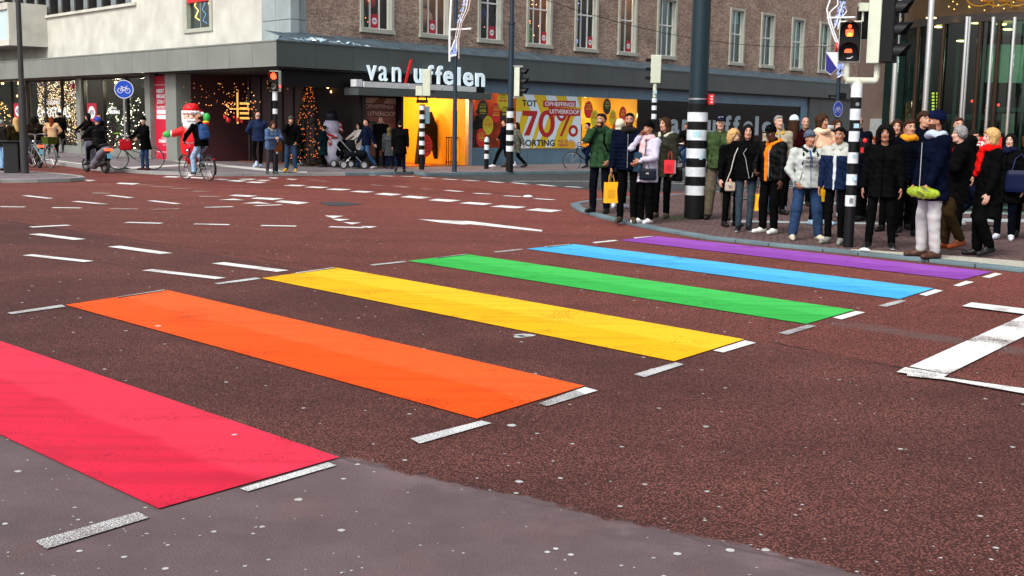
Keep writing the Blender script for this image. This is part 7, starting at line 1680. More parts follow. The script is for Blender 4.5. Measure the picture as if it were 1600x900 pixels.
def bicycle(loc, rz, label, c=(.012, .012, .014), r=.345, group=None, basket=None, crate=False, saddle=(.015, .012, .012), rack=True, step=True, childseat=None, steer=0.0, child=None):
    root = empty('bicycle', loc, rz, label, 'bicycle', group)
    m_ = cmat(c, .3, 'frame', 0)
    ry, fy = .50, -.58
    wheel(root, ry, r); wheel(root, fy, r, steer)
    b = MB().m(m_); BB = (0, .06, .29); ST = (0, .20, .80); HT, HB = (0, -.36, .92), (0, -.42, .66)
    b.tube([BB, ST], .017, 8); b.tube([(0, .20, .80), (0, .215, .90)], .013, 6)
    if step: b.tube([HB, (0, -.30, .55), (0, -.1, .36), BB], .019, 8); b.tube([(0, -.385, .78), (0, -.2, .62), (0, .12, .52)], .014, 8)
    else: b.tube([HB, BB], .019, 8); b.tube([HT, ST], .017, 8)
    b.tube([HT, HB], .022, 8)
    for sx in (-1, 1):
        b.tube([(sx * .01, .06, .29), (sx * .05, ry, r)], .010, 6); b.tube([(sx * .01, .19, .76), (sx * .055, ry, r)], .009, 6)
        b.tube([(sx * .02, -.425, .66), (sx * .045, -.46, .6), (sx * .05, fy, r)], .012, 6)
    b.build('frame', root)
    b = MB().m(m_)
    def arcg(cy, a0, a1): return [(0, cy + (r + .035) * math.cos(R(a)), r + (r + .035) * math.sin(R(a))) for a in np.linspace(a0, a1, 14)]
    for gi, pts in enumerate((arcg(ry, -25, 150), arcg(fy, 20, 150))):
        b = MB().m(m_); vs = []; fs = []
        for i, p in enumerate(pts): vs += [(-.028, p[1], p[2]), (0, p[1] * 1, p[2] + .008), (.028, p[1], p[2])]
        for i in range(len(pts) - 1):
            for j in range(2): k = i * 3 + j; fs.append((k, k + 1, k + 4, k + 3))
        b.add(vs, fs, True); b.build('mudguard', root)
    b = MB().m(M_CHROME); b.tube([HT, (0, -.37, 1.02)], .012, 6); b.tube([(-.29, -.16, 1.02), (-.27, -.26, 1.06), (-.15, -.36, 1.06), (0, -.38, 1.03), (.15, -.36, 1.06), (.27, -.26, 1.06), (.29, -.16, 1.02)], .012, 7)
    b.m(M_BLACK)
    for sx in (-1, 1): b.tube([(sx * .29, -.10, 1.02), (sx * .285, -.22, 1.045)], .017, 7)
    b.build('handlebar', root)
    f = Field(.012); f.rc((0, .10, .925), (0, .20, .93), .02, .035, .02); f.el((0, .265, .93), (.085, .08, .03), .03); np_obj('saddle', f.mesh(), [cmat(saddle, .5, 'saddle', 0)], None, root)
    b = MB().m(M_STEEL); b.cyl((-.012, .06, .29), (.03, .06, .29), .085, n=18)
    for sx in (-1, 1): b.tube([(sx * .05, .06, .29), (sx * .06, .06 + sx * .12, .29 - sx * .11)], .010, 6); b.cbox((sx * .10, .06 + sx * .12, .29 - sx * .11), (.09, .07, .022))
    b.build('crank', root)
    if rack:
        b = MB().m(m_)
        for sx in (-1, 1): b.tube([(sx * .055, .22, .73), (sx * .06, .72, .74)], .007, 5); b.tube([(sx * .055, .66, .74), (sx * .055, ry + .03, r)], .006, 5)
        for k in range(4): b.tube([(-.06, .3 + .13 * k, .735), (.06, .3 + .13 * k, .735)], .005, 4)
        b.build('rack', root)
    b = MB().m(mat('tail_red', (.6, .01, .01), .3, var=0)); b.cbox((0, .80, .62), (.05, .03, .04)); b.build('tail_light', root)
    b = MB().m(M_CHROME); b.sphere((0, -.47, .82), .045, 10); b.build('headlamp', root)
    if basket:
        b = MB().m(cmat(basket[0], .9, 'wicker', .8)); x, y0, z0, w, d, h = basket[1]
        b.add([(x - w * .42, y0 - d * .4, z0), (x + w * .42, y0 - d * .4, z0), (x + w * .42, y0 + d * .4, z0), (x - w * .42, y0 + d * .4, z0), (x - w / 2, y0 - d / 2, z0 + h), (x + w / 2, y0 - d / 2, z0 + h), (x + w / 2, y0 + d / 2, z0 + h), (x - w / 2, y0 + d / 2, z0 + h)], [(0, 3, 2, 1), (0, 1, 5, 4), (1, 2, 6, 5), (2, 3, 7, 6), (3, 0, 4, 7)]); b.build('basket', root)
    return root
def rider(foot, rzw, H, label, **k):
    """person seated on a bicycle whose heading is the world rotation rzw"""
    kk = dict(hip=(0, .20, 1.0), lean=14, arms=(((.27, -.17, 1.09), (.9, .5, -.3)), ((.27, -.17, 1.09), (.9, .5, -.3))), feet=[(-.10, .12, .42), (.10, -.02, .22)], fine=0)
    kk.update(k)
    kk['arms'] = kk.get('arms'); 
    return person(foot, H, math.degrees(rzw), label, absyaw=True, **kk)
# cyclist riding away in front of the inflatable figure
c0 = G(309, 282, 0); rz = facing(c0.x, c0.y) + R(-146)
bicycle(tuple(c0), rz, 'black city bicycle ridden away by the man with the blue backpack')
ca = rider(tuple(c0), rz, 1.80, 'man riding a black bicycle with a blue backpack and light blue jeans', hair=('bald', 'brown'), skin='m', top=(.006, .006, .007), legs=srgb(150, 184, 214), slim=1.1, shoe=(.01, .01, .012), sole=(.6, .6, .6), fine=1, lean=10)
backpack(ca, srgb(62, 96, 150), 'blue backpack on the man cycling past the inflatable figure')
# man's silver bicycle
c0 = G(214, 265, PAVE); rz = facing(c0.x, c0.y) + R(-93)
bicycle(tuple(c0), rz, 'silver grey city bicycle held by the man in black beside the red wall poster', c=srgb(96, 100, 104), childseat=True)
p = Vector(c0) + Vector((-.25, -.28, .78)); hand_bag(tuple(p), facing(p.x, p.y), .38, .34, .14, srgb(190, 20, 36), 'red bag hanging on the silver bicycle', clasp=False)
# cyclist behind the green jacket man
c0 = G(917, 266.5, 0.02); rz = facing(c0.x, c0.y) + R(-84)
bicycle(tuple(c0), rz, 'black bicycle with a wicker basket in front of the yellow bay', basket=(srgb(170, 130, 50), (0, -.62, .82, .36, .3, .26)), step=False)
rider(tuple(c0), rz, 1.78, 'dark haired cyclist in a navy coat leaning forward behind the green jacket man', hair=('short', 'black'), top=DNV, legs=srgb(30, 42, 76), shoe=K, lean=20)
c0 = G(1066, 267, 0.02); rz = facing(c0.x, c0.y) + R(-50)
bicycle(tuple(c0), rz, 'dark bicycle ridden behind the pillar on the far lane')
rider(tuple(c0), rz, 1.78, 'cyclist in a dark coat and jeans seen left of the striped pillar', hair=('short', 'dark'), skin='m', top=K, legs=srgb(50, 74, 116), shoe=K, lean=6)
# parked bicycles at the left shop windows
for (px, py, yw, c_, sd, lb) in [(114, 238, -60, srgb(60, 62, 66), srgb(40, 60, 170), 'parked bicycle with a blue saddle under the light curtain'), (176, 242, -50, (.02, .02, .02), srgb(150, 220, 20), 'parked bicycle with a lime saddle cover behind the scooter rider'), (66, 262, -150, srgb(120, 130, 130), (.02, .02, .02), 'pale city bicycle behind the lamp post at the left'), (1128, 309, -70, (.015, .015, .015), (.02, .02, .02), 'dark bicycle parked behind the khaki trousers')]:
    c0 = G(px, py, PAVE); bicycle((c0.x, c0.y, ISL if px > 1000 else PAVE), facing(c0.x, c0.y) + R(yw), lb, c=c_, saddle=sd, basket=((srgb(70, 80, 30), (0, .5, .76, .36, .4, .22)) if px == 66 else None))
# ------------------------------------------------------------------ scooters
def scooter(loc, rz, label, c, plate=srgb(120, 196, 226)):
    root = empty('scooter', loc, rz, label, 'scooter'); pm = cmat(c, .25, 'paint', 0); bk = cmat((.012, .012, .013), .5, 'plastic', 0)
    for y in (-.62, .55):
        b = MB().m(M_RUBBER); n = 28; b.tube([(0, .19 * math.cos(6.28318 * i / n), .19 * math.sin(6.28318 * i / n)) for i in range(n)], .055, 8, closed=True); w_ = b.build('wheel', root); w_.location = (0, y, .245)
        b = MB().m(M_STEEL); b.cyl((-.04, 0, 0), (.04, 0, 0), .13, n=18); b.build('rim', w_)
    f = Field(.018); f.loft((0, .05, .42), (0, .78, .80), [(0, .10, .10), (.4, .17, .14), (.8, .15, .11), (1, .07, .05)], .04, 2.3); f.rc((0, -.2, .26), (0, .1, .38), .13, .12, .05); np_obj('rear_body', f.mesh(), [pm], None, root)
    f = Field(.018); f.loft((0, -.30, .25), (0, -.46, .98), [(0, .16, .06), (.3, .20, .06), (.8, .17, .06), (1, .1, .05)], .04, 2.5); f.rc((0, -.3, .25), (0, -.15, .24), .14, .14, .04); f.el((0, -.63, .44), (.09, .22, .08), .03); np_obj('front_shield', f.mesh(), [pm], None, root)
    f = Field(.018); f.loft((0, -.02, .80), (0, .62, .88), [(0, .08, .04), (.3, .14, .05), (1, .12, .05)], .03, 2.5, xs=(1, 0, 0)); np_obj('seat', f.mesh(), [bk], None, root)
    f = Field(.018); f.rc((-.09, .1, .27), (-.09, .5, .26), .09, .07, .03); f.rc((.1, .3, .24), (.12, .72, .33), .045, .06, .02); f.loft((0, .60, .32), (0, .80, .60), [(0, .09, .05), (1, .12, .05)], .02, 3); np_obj('engine', f.mesh(), [bk], None, root)
    b = MB().m(bk); b.tube([(-.32, -.34, 1.05), (-.2, -.42, 1.06), (0, -.45, 1.04), (.2, -.42, 1.06), (.32, -.34, 1.05)], .018, 7); b.tube([(-.2, -.42, 1.06), (-.3, -.45, 1.25)], .008, 5); b.tube([(.2, -.42, 1.06), (.3, -.45, 1.25)], .008, 5); b.tube([(0, -.46, .95), (0, -.62, .25)], .03, 8)
    h_ = b.build('handlebar', root)
    b = MB().m(bk)
    for sx in (-1, 1): b.sphere((sx * .32, -.45, 1.28), .06, 10, (1, .4, .8))
    b.build('mirrors', h_)
    b = MB().m(mat('tail_lamp', (.9, .05, .02), .3, var=0, emit=1.2, ecol=(1, .12, .03))); b.box(-.12, .12, .76, .82, .70, .78); b.build('tail_light', root)
    b = MB().m(cmat(plate, .4, 'plate', 0)); b.box(-.085, .085, .835, .845, .47, .62); b.build('number_plate', root, bevel=.004)
    return root
c0 = G(151, 270, 0.0); rz = facing(c0.x, c0.y) + R(-152)
scooter(tuple(c0), rz, 'silver mauve scooter ridden away with a red tail light', srgb(104, 102, 114))
person(tuple(c0), 1.72, math.degrees(rz), 'scooter rider in a blue helmet and black jacket seen from behind', absyaw=True, hip=(0, .22, .93), lean=8, feet=[(-.16, -.22, .36), (.16, -.22, .36)], arms=(((.30, -.26, 1.08), (1, .4, -.2)), ((.30, -.26, 1.08), (1, .4, -.2))), hair=None, hat=('helmet', srgb(60, 90, 190)), top=(.008, .008, .009), legs=(.01, .01, .01), shoe=(.01, .01, .01), fine=1, wide=1.12, leather=True)
c0 = G(52, 262, 0.0); rz = facing(c0.x, c0.y) + R(-160)
scooter(tuple(c0), rz, 'dark scooter with a red tail light behind the lamp post', srgb(40, 40, 46))
for (px, py, lb, c_) in [(139, 247, 'person in a dark brown jacket on a moped beyond the scooter rider', srgb(30, 20, 22)), (157, 247, 'person in black riding beyond the blue helmet', srgb(16, 12, 14))]:
    c0 = G(px, py, PAVE); person(tuple(c0), 1.76, -60, lb, hair=('curly' if px == 139 else 'short', 'black'), top=c_, hem=.7, legs=K, shoe=K, arms=('fwd', 'fwd'), fine=0)
# strollers
def stroller(px, py, yw, label, c):
    c0 = G(px, py, PAVE); root = empty('stroller', tuple(c0), facing(c0.x, c0.y) + R(yw), label, 'stroller')
    for sx in (-1, 1):
        for y in (-.35, .35):
            b = MB().m(M_RUBBER); b.tube([(0, .12 * math.cos(.35 * i), .12 * math.sin(.35 * i)) for i in range(18)], .02, 6, closed=True); b.m(M_STEEL).cyl((-.02, 0, 0), (.02, 0, 0), .09, n=12); w_ = b.build('wheel', root); w_.location = (sx * .26, y, .14)
    b = MB().m(M_STEEL)
    for sx in (-1, 1): b.tube([(sx * .25, -.35, .14), (sx * .24, .1, .6), (sx * .24, .5, 1.02)], .012, 6); b.tube([(sx * .25, .35, .14), (sx * .24, -.05, .6)], .012, 6)
    b.tube([(-.24, .5, 1.02), (.24, .5, 1.02)], .014, 6); b.build('frame', root)
    f = Field(.02); f.rc((-.1, -.3, .5), (-.1, .15, .5), .16, .18, .05); f.rc((.1, -.3, .5), (.1, .15, .5), .16, .18, .05); f.el((0, .08, .74), (.25, .26, .26), .05); f.post.append(lambda D, X, Y, Z: np.maximum(D, -(np.sqrt((X / .2) ** 2 + ((Y + .15) / .3) ** 2 + ((Z - .78) / .2) ** 2) - 1) * .2)); np_obj('seat', f.mesh(), [cmat(c, .8)], None, root)
stroller(541, 262, 60, 'black stroller parked right of the snowman', K); stroller(553, 264, 90, 'dark stroller pushed by the woman in cream', srgb(30, 34, 40))

# ------------------------------------------------------------------ poles, signals and signs
M_PBLUE = mat('pole_dark_blue', srgb(36, 52, 66), .4, .2, var=.1); M_STRW = mat('stripe_white', srgb(208, 214, 218), .5, var=.16, scale=7); M_PTEAL = mat('pole_teal', srgb(10, 36, 46), .35, .1, var=.08); M_STICK = mat('sticker_pale', srgb(160, 196, 206), .6, var=.3)
def stripes(b, x, y, r, zs, z0, z1):
    """black column from z0 to z1 with white bands zs, each band a hair proud"""
    b.m(M_BLACK).cyl((x, y, z0), (x, y, z1), r, n=24)
    b.m(M_STRW)
    for a, c_ in zs: b.cyl((x, y, a), (x, y, c_), r + .003, n=24)
def pole_local(fx, fy, z=None):
    z = z if z is not None else (ISL if fx > 900 and fy > 300 else PAVE); f = G(fx, fy, z); return f, (lambda px, py: zat(px, py, f))
# the thick striped pillar
f0, Z = pole_local(1084, 342); root = empty('street_pillar', f0, 0, 'thick dark pillar with broad black and white bands among the crowd', 'pillar')
def lz(py, px=1088): return Z(px, py) - f0.z
b = MB(); stripes(b, 0, 0, .183, [(lz(a), lz(c_)) for a, c_ in ((190, 175.5), (219, 203), (247, 232), (275.5, 261), (304.5, 290))], 0, lz(162)); b.build('banded_base', root)
b = MB().m(M_PTEAL); b.cyl((0, 0, lz(162)), (0, 0, 9.5), .168, .15, n=28); b.m(M_STEEL).cyl((0, 0, lz(156)), (0, 0, lz(153.5)), .176, n=28); b.build('shaft', root)
b = MB().m(M_REDP); b.box(.165, .26, -.16, -.05, lz(163), lz(147)); b.m(M_PAPER)
for k in range(3): b.box(.20, .235, -.163, -.16, lz(160.5 - 4.5 * k), lz(158.5 - 4.5 * k))
b.build('red_box', root)
b = MB().m(M_STICK)
for (a0, a1, z0, z1) in [(-120, -75, lz(214), lz(205)), (-60, -40, lz(245), lz(236)), (-80, -62, lz(249), lz(244))]:
    vs = []; n = 8
    for i in range(n + 1): a = R(a0 + (a1 - a0) * i / n); vs += [(.1895 * math.cos(a), .1895 * math.sin(a), z0), (.1895 * math.cos(a), .1895 * math.sin(a), z1)]
    b.add(vs, [(2 * i, 2 * i + 2, 2 * i + 3, 2 * i + 1) for i in range(n)])
b.build('stickers', root)
# small tuft of grass at its foot
b = MB().m(mat('grass_green', srgb(70, 96, 40), .8, var=.4))
for k in range(160):
    a = random.uniform(0, 6.28); r_ = abs(random.gauss(0, .12)); x, y = -.32 + r_ * math.cos(a) * 1.4, -.05 + r_ * math.sin(a); h_ = random.uniform(.02, .06); b.add([(x - .004, y, 0), (x + .004, y, 0), (x + random.uniform(-.02, .02), y + random.uniform(-.02, .02), h_)], [(0, 1, 2)])
g_ = b.build('grass'); g_.location = f0; tag(g_, 'small tuft of grass at the foot of the thick striped pillar', kind='stuff')

# traffic signal head facing a yaw; local: front is -y
def signal_head(parent, c, rz, n=3, body=M_BEIGE, plate=True, s=1.0, lit=None, visor_len=.22, front=.05, face=M_BLACK, name='signal_head'):
    h = .30 * n * s; w = .30 * s; b = MB().m(body); b.box(-w / 2, w / 2, -.02, .16 * s, -h / 2, h / 2); b.m(face); b.box(-w / 2 + .012, w / 2 - .012, -front, -.021, -h / 2 + .012, h / 2 - .012)
    o = b.build(name, parent, bevel=.012); o.location = c; o.rotation_euler = (0, 0, rz)
    for k in range(n):
        z = h / 2 - (k + .5) * .30 * s; col_, e = ((.02, .02, .02), 0)
        b = MB().m(mat('lamp_dark', (.02, .022, .025), .15, var=0) if not (lit and k in lit) else lit[k]); b.cyl((0, -front - .002, z), (0, -front - .01, z), .10 * s, n=20); b.build('lens', o)
        vs = []; fs = []; m_ = 14
        for j in range(m_ + 1):
            a = R(-20 + 220 * j / m_)
            for (yy_, r_) in ((-front, .125 * s), (-front - visor_len * s * (.55 + .45 * math.sin(max(a, 0))), .125 * s)): vs.append((r_ * math.cos(a), yy_, z + r_ * math.sin(a)))
        for j in range(m_): q = 2 * j; fs.append((q, q + 1, q + 3, q + 2))
        b = MB().m(M_BLACK); b.add(vs, fs, True); b.build('visor', o)
    return o
# striped signal post on the crowd's kerb
f0, Z = pole_local(1325, 386); post = empty('traffic_signal', f0, 0, 'striped signal post with a red cycle light and three lamp head by the crowd', 'traffic light')
def lz(py, px=1330): return Z(px, py) - f0.z
b = MB(); stripes(b, 0, 0, .073, [(lz(a), lz(c_)) for a, c_ in ((187.5, 170), (221, 205), (255, 238), (289, 272), (322, 305))], 0, lz(152)); b.m(M_STRW).cyl((0, 0, lz(152)), (0, 0, lz(131)), .079, n=24); b.m(M_BEIGE).cyl((0, 0, lz(131)), (0, 0, lz(122)), .07, .05, n=20); b.m(M_STICK); b.box(-.035, .04, -.08, -.074, lz(200), lz(193)); b.box(-.03, .02, -.082, -.076, lz(246), lz(241)); b.box(-.02, .045, -.081, -.076, lz(282), lz(276)); b.m(mat('sticker_grey', srgb(120, 124, 126), .6, var=.4, scale=20)); b.box(-.04, .015, -.081, -.076, lz(317), lz(309)); b.cyl((0, -.078, lz(163)), (0, -.084, lz(163)), .028, n=14); b.build('post', post)
b = MB().m(M_BLACK); b.box(.06, .17, -.14, -.02, lz(240), lz(215)); b.m(mat('button_red', (.8, .02, .02), .3, var=0, emit=.5)); b.sphere((.115, -.145, lz(219)), .03, 10); b.m(M_REDP).box(.06, .1, -.15, -.14, lz(238), lz(230)); b.build('push_button', post)
zj = lz(126)
b = MB().m(M_BEIGE); b.tube([(-.16, 0, zj + .32), (-.16, 0, zj + .05), (-.13, 0, zj)], .042, 10); b.tube([(-.16, 0, zj), (.25, 0, zj)], .05, 12); b.tube([(.25, 0, zj - .01), (.27, 0, zj + .05), (.27, 0, zj + .32)], .042, 10); b.build('bracket', post)
# cycle light: box px 1308..1341 x 33..98
zc = (lz(98) + lz(33)) / 2; hh = lz(33, 1336) - lz(98, 1336)
b = MB().m(M_BEIGE); b.box(-.15, .15, -.02, .14, -hh / 2, hh / 2); b.m(M_BLACK); b.box(-.142, .142, -.06, -.021, -hh / 2 + .02, hh / 2 - .02); hd = b.build('signal_head', post, bevel=.01); hd.location = (-.15, -.05, zc); hd.rotation_euler = (0, 0, R(-14))
for k, z in enumerate((.145, -.145)):
    vs = []; fs = []
    for j in range(19):
        a = R(-30 + 240 * j / 18)
        for (yy_, r_) in ((-.06, .125), (-.06 - .17 * (.5 + .5 * max(0, math.sin(a))), .128)): vs.append((r_ * math.cos(a) - .01, yy_, z + r_ * math.sin(a)))
    for j in range(18): q = 2 * j; fs.append((q, q + 1, q + 3, q + 2))
    b = MB().m(M_BLACK); b.add(vs, fs, True); b.build('visor', hd)
LITR = mat('lit_red', (1, .04, .01), emit=2.6, var=0, ecol=(1, .07, .02)); LITO = mat('lit_orange', (1, .3, .02), emit=3, var=0, ecol=(1, .3, .03))
b = MB().m(LITR); y = -.066      # waiting figure symbol
b.disc(-.01, .205, .026, .026, y); b.poly([(-.01 - .05, y, .165), (-.01 + .045, y, .165), (.045, y, .11), (.035, y, .075), (-.05, y, .075), (-.065, y, .11)]); b.m(LITO).poly([(-.035, y - .001, .115), (.02, y - .001, .115), (.03, y - .001, .07), (-.045, y - .001, .07)]); b.build('lens', hd)
b = MB().m(LITR); b.box(-.065, .035, y, y + .004, -.155, -.12); b.box(-.05, .03, y, y + .004, -.118, -.105); b.m(M_PAPER); b.tube([(-.03, -.068, -.235), (.02, -.069, -.232), (.05, -.07, -.205)], .008, 5); b.build('lens', hd)
b = MB().m(M_REDP); b.cyl((-.19, -.06, -.08), (-.16, -.06, -.08), .07, n=16); b.build('side_lamp', hd)
b = MB().m(M_BEIGE); b.box(-.02, .1, -.02, .1, lz(17), lz(4)); b.cyl((.04, .04, lz(33)), (.04, .04, lz(17)), .015, n=8); b.build('sensor', post)
b = MB().m(M_BLACK); b.box(-.02, .16, .06, .12, lz(60), lz(8)); b.build('backing_board', post)
# three lamp head seen from its side, visors pointing right
zc = (lz(99) + lz(-2)) / 2; hh = lz(-2) - lz(99)
hd2 = signal_head(post, (.30, -.02, zc), R(58), 3, M_BEIGE, s=hh / .9, visor_len=.22, front=.20, name='signal_head')
# far signals and posts
def far_post(fx, fy, label, r, bands, ztop_px, base_white=False):
    f0, Z = pole_local(fx, fy); root = empty('traffic_signal', f0, 0, label, 'traffic light'); lz = lambda py: Z(fx, py) - f0.z
    b = MB(); stripes(b, 0, 0, r, [(lz(a), lz(c_)) for a, c_ in bands], 0, lz(ztop_px)); b.build('post', root); return root, lz, f0
root, lz, f0 = far_post(431, 270, 'slim striped post with a red cycle signal in front of the dark recess', .075, [(157, 143), (178, 170), (210, 202), (225, 217), (240, 233)], 143)
o = signal_head(root, (.0, -.06, lz(127)), R(-10), 2, M_BEIGE, s=1.05, lit={0: LITR}, face=M_BLACK)
b = MB().m(M_PAPER); b.tube([(-.07, -.07, -.1), (-.02, -.075, -.06), (.07, -.075, -.12), (.05, -.075, -.2), (-.03, -.07, -.24)], .014, 6); b.build('reflection_ring', o)
b = MB().m(mat('side_red', (.9, .1, .1), .4, var=0, emit=.6)); b.sphere((.2, -.05, -.16), .045, 8); b.build('side_lamp', o)
bands = [(y + 7, y) for y in (165, 179, 193, 206, 220, 234)]
root, lz, f0 = far_post(659, 265, 'striped post with a beige signal box seen from behind at the entrance', .095, bands, 163)
b = MB().m(M_BLACK); b.box(-.2, .2, -.04, .04, lz(161), lz(156)); b.cyl((-.15, 0, lz(158)), (-.15, 0, lz(150)), .03, n=8); b.cyl((.15, 0, lz(158)), (.15, 0, lz(150)), .03, n=8); b.build('bracket', root)
b = MB().m(M_BEIGE); b.box(-.22, .02, -.12, .06, lz(150), lz(135)); b.box(.025, .29, -.12, .1, lz(150), lz(108)); b.build('signal_box', root, bevel=.02)
b = MB().m(M_BLACK); b.box(.29, .42, -.05, .12, lz(145), lz(142)); b.build('visor', root)
b = MB().m(mat('blue_plate', srgb(90, 120, 130), .5)); b.box(.1, .26, .0, .06, lz(193), lz(166)); b.build('plate', root)
root, lz, f0 = far_post(1019, 268, 'slim striped post with a beige signal seen from behind left of the pillar', .09, [(186, 178), (160, 153), (172, 165)], 152)
b = MB().m(M_BEIGE); b.cyl((0, 0, lz(152)), (0, 0, lz(131)), .07, n=12); b.box(-.17, .19, -.1, .16, lz(130), lz(86)); b.build('signal_box', root, bevel=.02)
for y_ in (94, 108, 122): MB().m(M_BLACK).box(-.34, -.17, -.06, .14, lz(y_ + 2.5), lz(y_ - 2.5)).build('visor', root)
b = MB().m(M_STICK); b.box(-.05, .06, -.1, -.08, lz(147), lz(141)); b.build('sticker', root)
f0, Z = pole_local(760, 264); root = empty('bollard', f0, 0, 'short striped bollard with a white cap between the entrance and the striped lamp post', 'bollard'); lz = lambda py: Z(760, py) - f0.z
b = MB(); stripes(b, 0, 0, .085, [(lz(a), lz(c_)) for a, c_ in ((234, 226), (248, 240.5))], 0, lz(222)); b.m(mat('bollard_cap', srgb(176, 206, 204), .4, var=.1)); b.lathe([(.09, 0), (.095, .06), (.06, .16), (.0, .2)], 16, (0, 0, lz(222))); b.build('post', root)
# lamp posts
def lamp_post(fx, fy, label, r0, r1, zsw_px, bands=None, H_=11, m_=M_PBLUE):
    f0, Z = pole_local(fx, fy); root = empty('lamp_post', f0, 0, label, 'lamp post'); lz = lambda py: Z(fx, py) - f0.z
    b = MB()
    if bands: stripes(b, 0, 0, r0, [(lz(a), lz(c_)) for a, c_ in bands], 0, lz(168)); b.m(m_).cyl((0, 0, lz(168)), (0, 0, lz(zsw_px)), r0 * .8, r0 * .74, n=20)
    else: b.m(m_).cyl((0, 0, 0), (0, 0, lz(zsw_px)), r0, r0 * .92, n=20)
    b.m(m_).cyl((0, 0, lz(zsw_px) - .04), (0, 0, lz(zsw_px) + .03), r0 * 1.0, n=20); b.cyl((0, 0, lz(zsw_px)), (0, 0, H_), r1, r1 * .8, n=18); b.build('shaft', root); return root, lz, f0
rA, lzA, fA = lamp_post(710, 268.5, 'tall slim dark blue lamp post carrying a white light decoration', .085, .07, 175)
rB, lzB, fB = lamp_post(796, 268.5, 'dark blue lamp post with a black and white striped base right of the entrance', .125, .075, 36, [(184, 174), (203, 193), (220, 211), (236.5, 228)])
rC, lzC, fC = lamp_post(39, 271, 'dark lamp post on the small left island', .115, .075, 137, m_=mat('pole_brown', srgb(52, 50, 50), .5, .2, var=.15))
# signal hanging on the striped lamp post
sg = empty('traffic_signal', (fB.x + .2, fB.y - .05, fB.z + lzB(128)), 0, 'beige three lamp signal fixed to the striped lamp post', 'traffic light')
hh = lzB(105) - lzB(150); o = signal_head(sg, (.12, 0, 0), R(72), 3, M_BEIGE, s=hh / .9, visor_len=.24)
b = MB().m(M_STEEL); b.box(-.12, .2, -.03, .03, hh / 2 + .02, hh / 2 + .07); b.build('bracket', sg); MB().m(M_STEEL).box(-.12, .2, -.03, .03, -hh / 2 - .06, -hh / 2 - .02).build('bracket', sg)
# decorations on lamp posts: white tubes and nets
M_DECO = mat('deco_white', (.8, .82, .84), .4, var=.03, emit=.12); M_DECOP = mat('deco_pale_pink', srgb(226, 196, 186), .4, var=.05)
def at(px, py, D): return at_depth(px, py, D)
D0 = fA.y - .1
root = empty('light_decoration', fA, 0, 'white tubular light decoration with nets on the slim lamp post', 'decoration')
def dtube(root, o0, pts, r, m_, D, name='tube'):
    b = MB().m(m_); b.tube([at(x, y, D) - Vector(o0) for x, y in pts], r, 6); return b.build(name, root)
dtube(root, fA, [(702.5, 96), (702.5, 50), (705, 0), (706, -30)], .035, M_DECO, D0); dtube(root, fA, [(701, 46.5), (736, 45)], .03, M_DECO, D0); dtube(root, fA, [(703, 88), (713, 86)], .03, M_DECO, D0); dtube(root, fA, [(704, 80), (713, 56)], .02, M_DECO, D0)
for k, (a, c_, m_) in enumerate([(717, 737, M_DECOP), (714, 733, M_DECO), (711, 729, M_DECOP)]): dtube(root, fA, [(a, 92 - 12 * k), (a, 60), (a + 5, 35), (c_ - 5, 15), (c_, -12)], .014, m_, D0 - .05)
b = MB().m(mat('deco_net', srgb(170, 186, 226), .5, var=0, emit=.25))
def netfill(x0, x1, y0, y1, n, D, o0, clip=None):
    for k in range(n):
        x, y = random.uniform(x0, x1), random.uniform(y0, y1)
        if clip and not clip(x, y): continue
        p = at(x, y, D) - Vector(o0); b.cbox(p, (.04, .01, .045))
netfill(704, 713, 56, 86, 110, D0, fA, lambda x, y: (y - 56) / 30 > 1 - (x - 704) / 9); netfill(712, 730, -10, 36, 130, D0, fA, lambda x, y: abs(x - (729 - y * .35)) < 4)
b.build('net', root)
f0, Z = pole_local(1303, 268); root = empty('lamp_post', f0, 0, 'slim dark post carrying the blue cycle sign behind the crowd', 'lamp post')
b = MB().m(M_PBLUE); b.cyl((0, 0, 0), (0, 0, 10), .085, .07, n=16); b.m(M_BLACK); zs = Z(1303, 150) - f0.z; b.box(-.36, .1, -.05, 0, zs - .03, zs + .03); b.box(-.36, -.3, -.05, 0, zs - .12, zs + .03); b.box(.05, .3, -.08, 0, zs - .1, zs + .12); b.build('shaft', root)
root2 = empty('light_decoration', f0, 0, 'curly white light decoration with nets above the waiting crowd', 'decoration'); D1 = f0.y - .15
dtube(root2, f0, [(1310, 74), (1302, 56), (1295, 34), (1292, 14), (1297, 0), (1302, -12)], .03, M_DECO, D1); dtube(root2, f0, [(1311, 70), (1304, 52), (1298, 32), (1296, 20), (1303, 13), (1309, 8), (1309, -12)], .025, M_DECO, D1); dtube(root2, f0, [(1292, 28), (1336, 27)], .035, M_DECO, D1)
b = MB().m(mat('deco_net')); netfill(1304, 1323, 2, 45, 200, D1, f0, lambda x, y: abs(x - (1318 - y * .28)) < 5); netfill(1308, 1320, 96, 120, 90, D1, f0); netfill(1345, 1352, 70, 105, 60, D1, f0)
b.m(M_DECO); b.tube([at(x, y, D1) - f0 for x, y in [(1304, 44), (1318, 2), (1323, 18), (1313, 30), (1309, 46)]], .018, 5); b.tube([at(x, y, D1) - f0 for x, y in [(1308, 121), (1321, 115), (1318, 100)]], .018, 5)
b.build('net', root2)
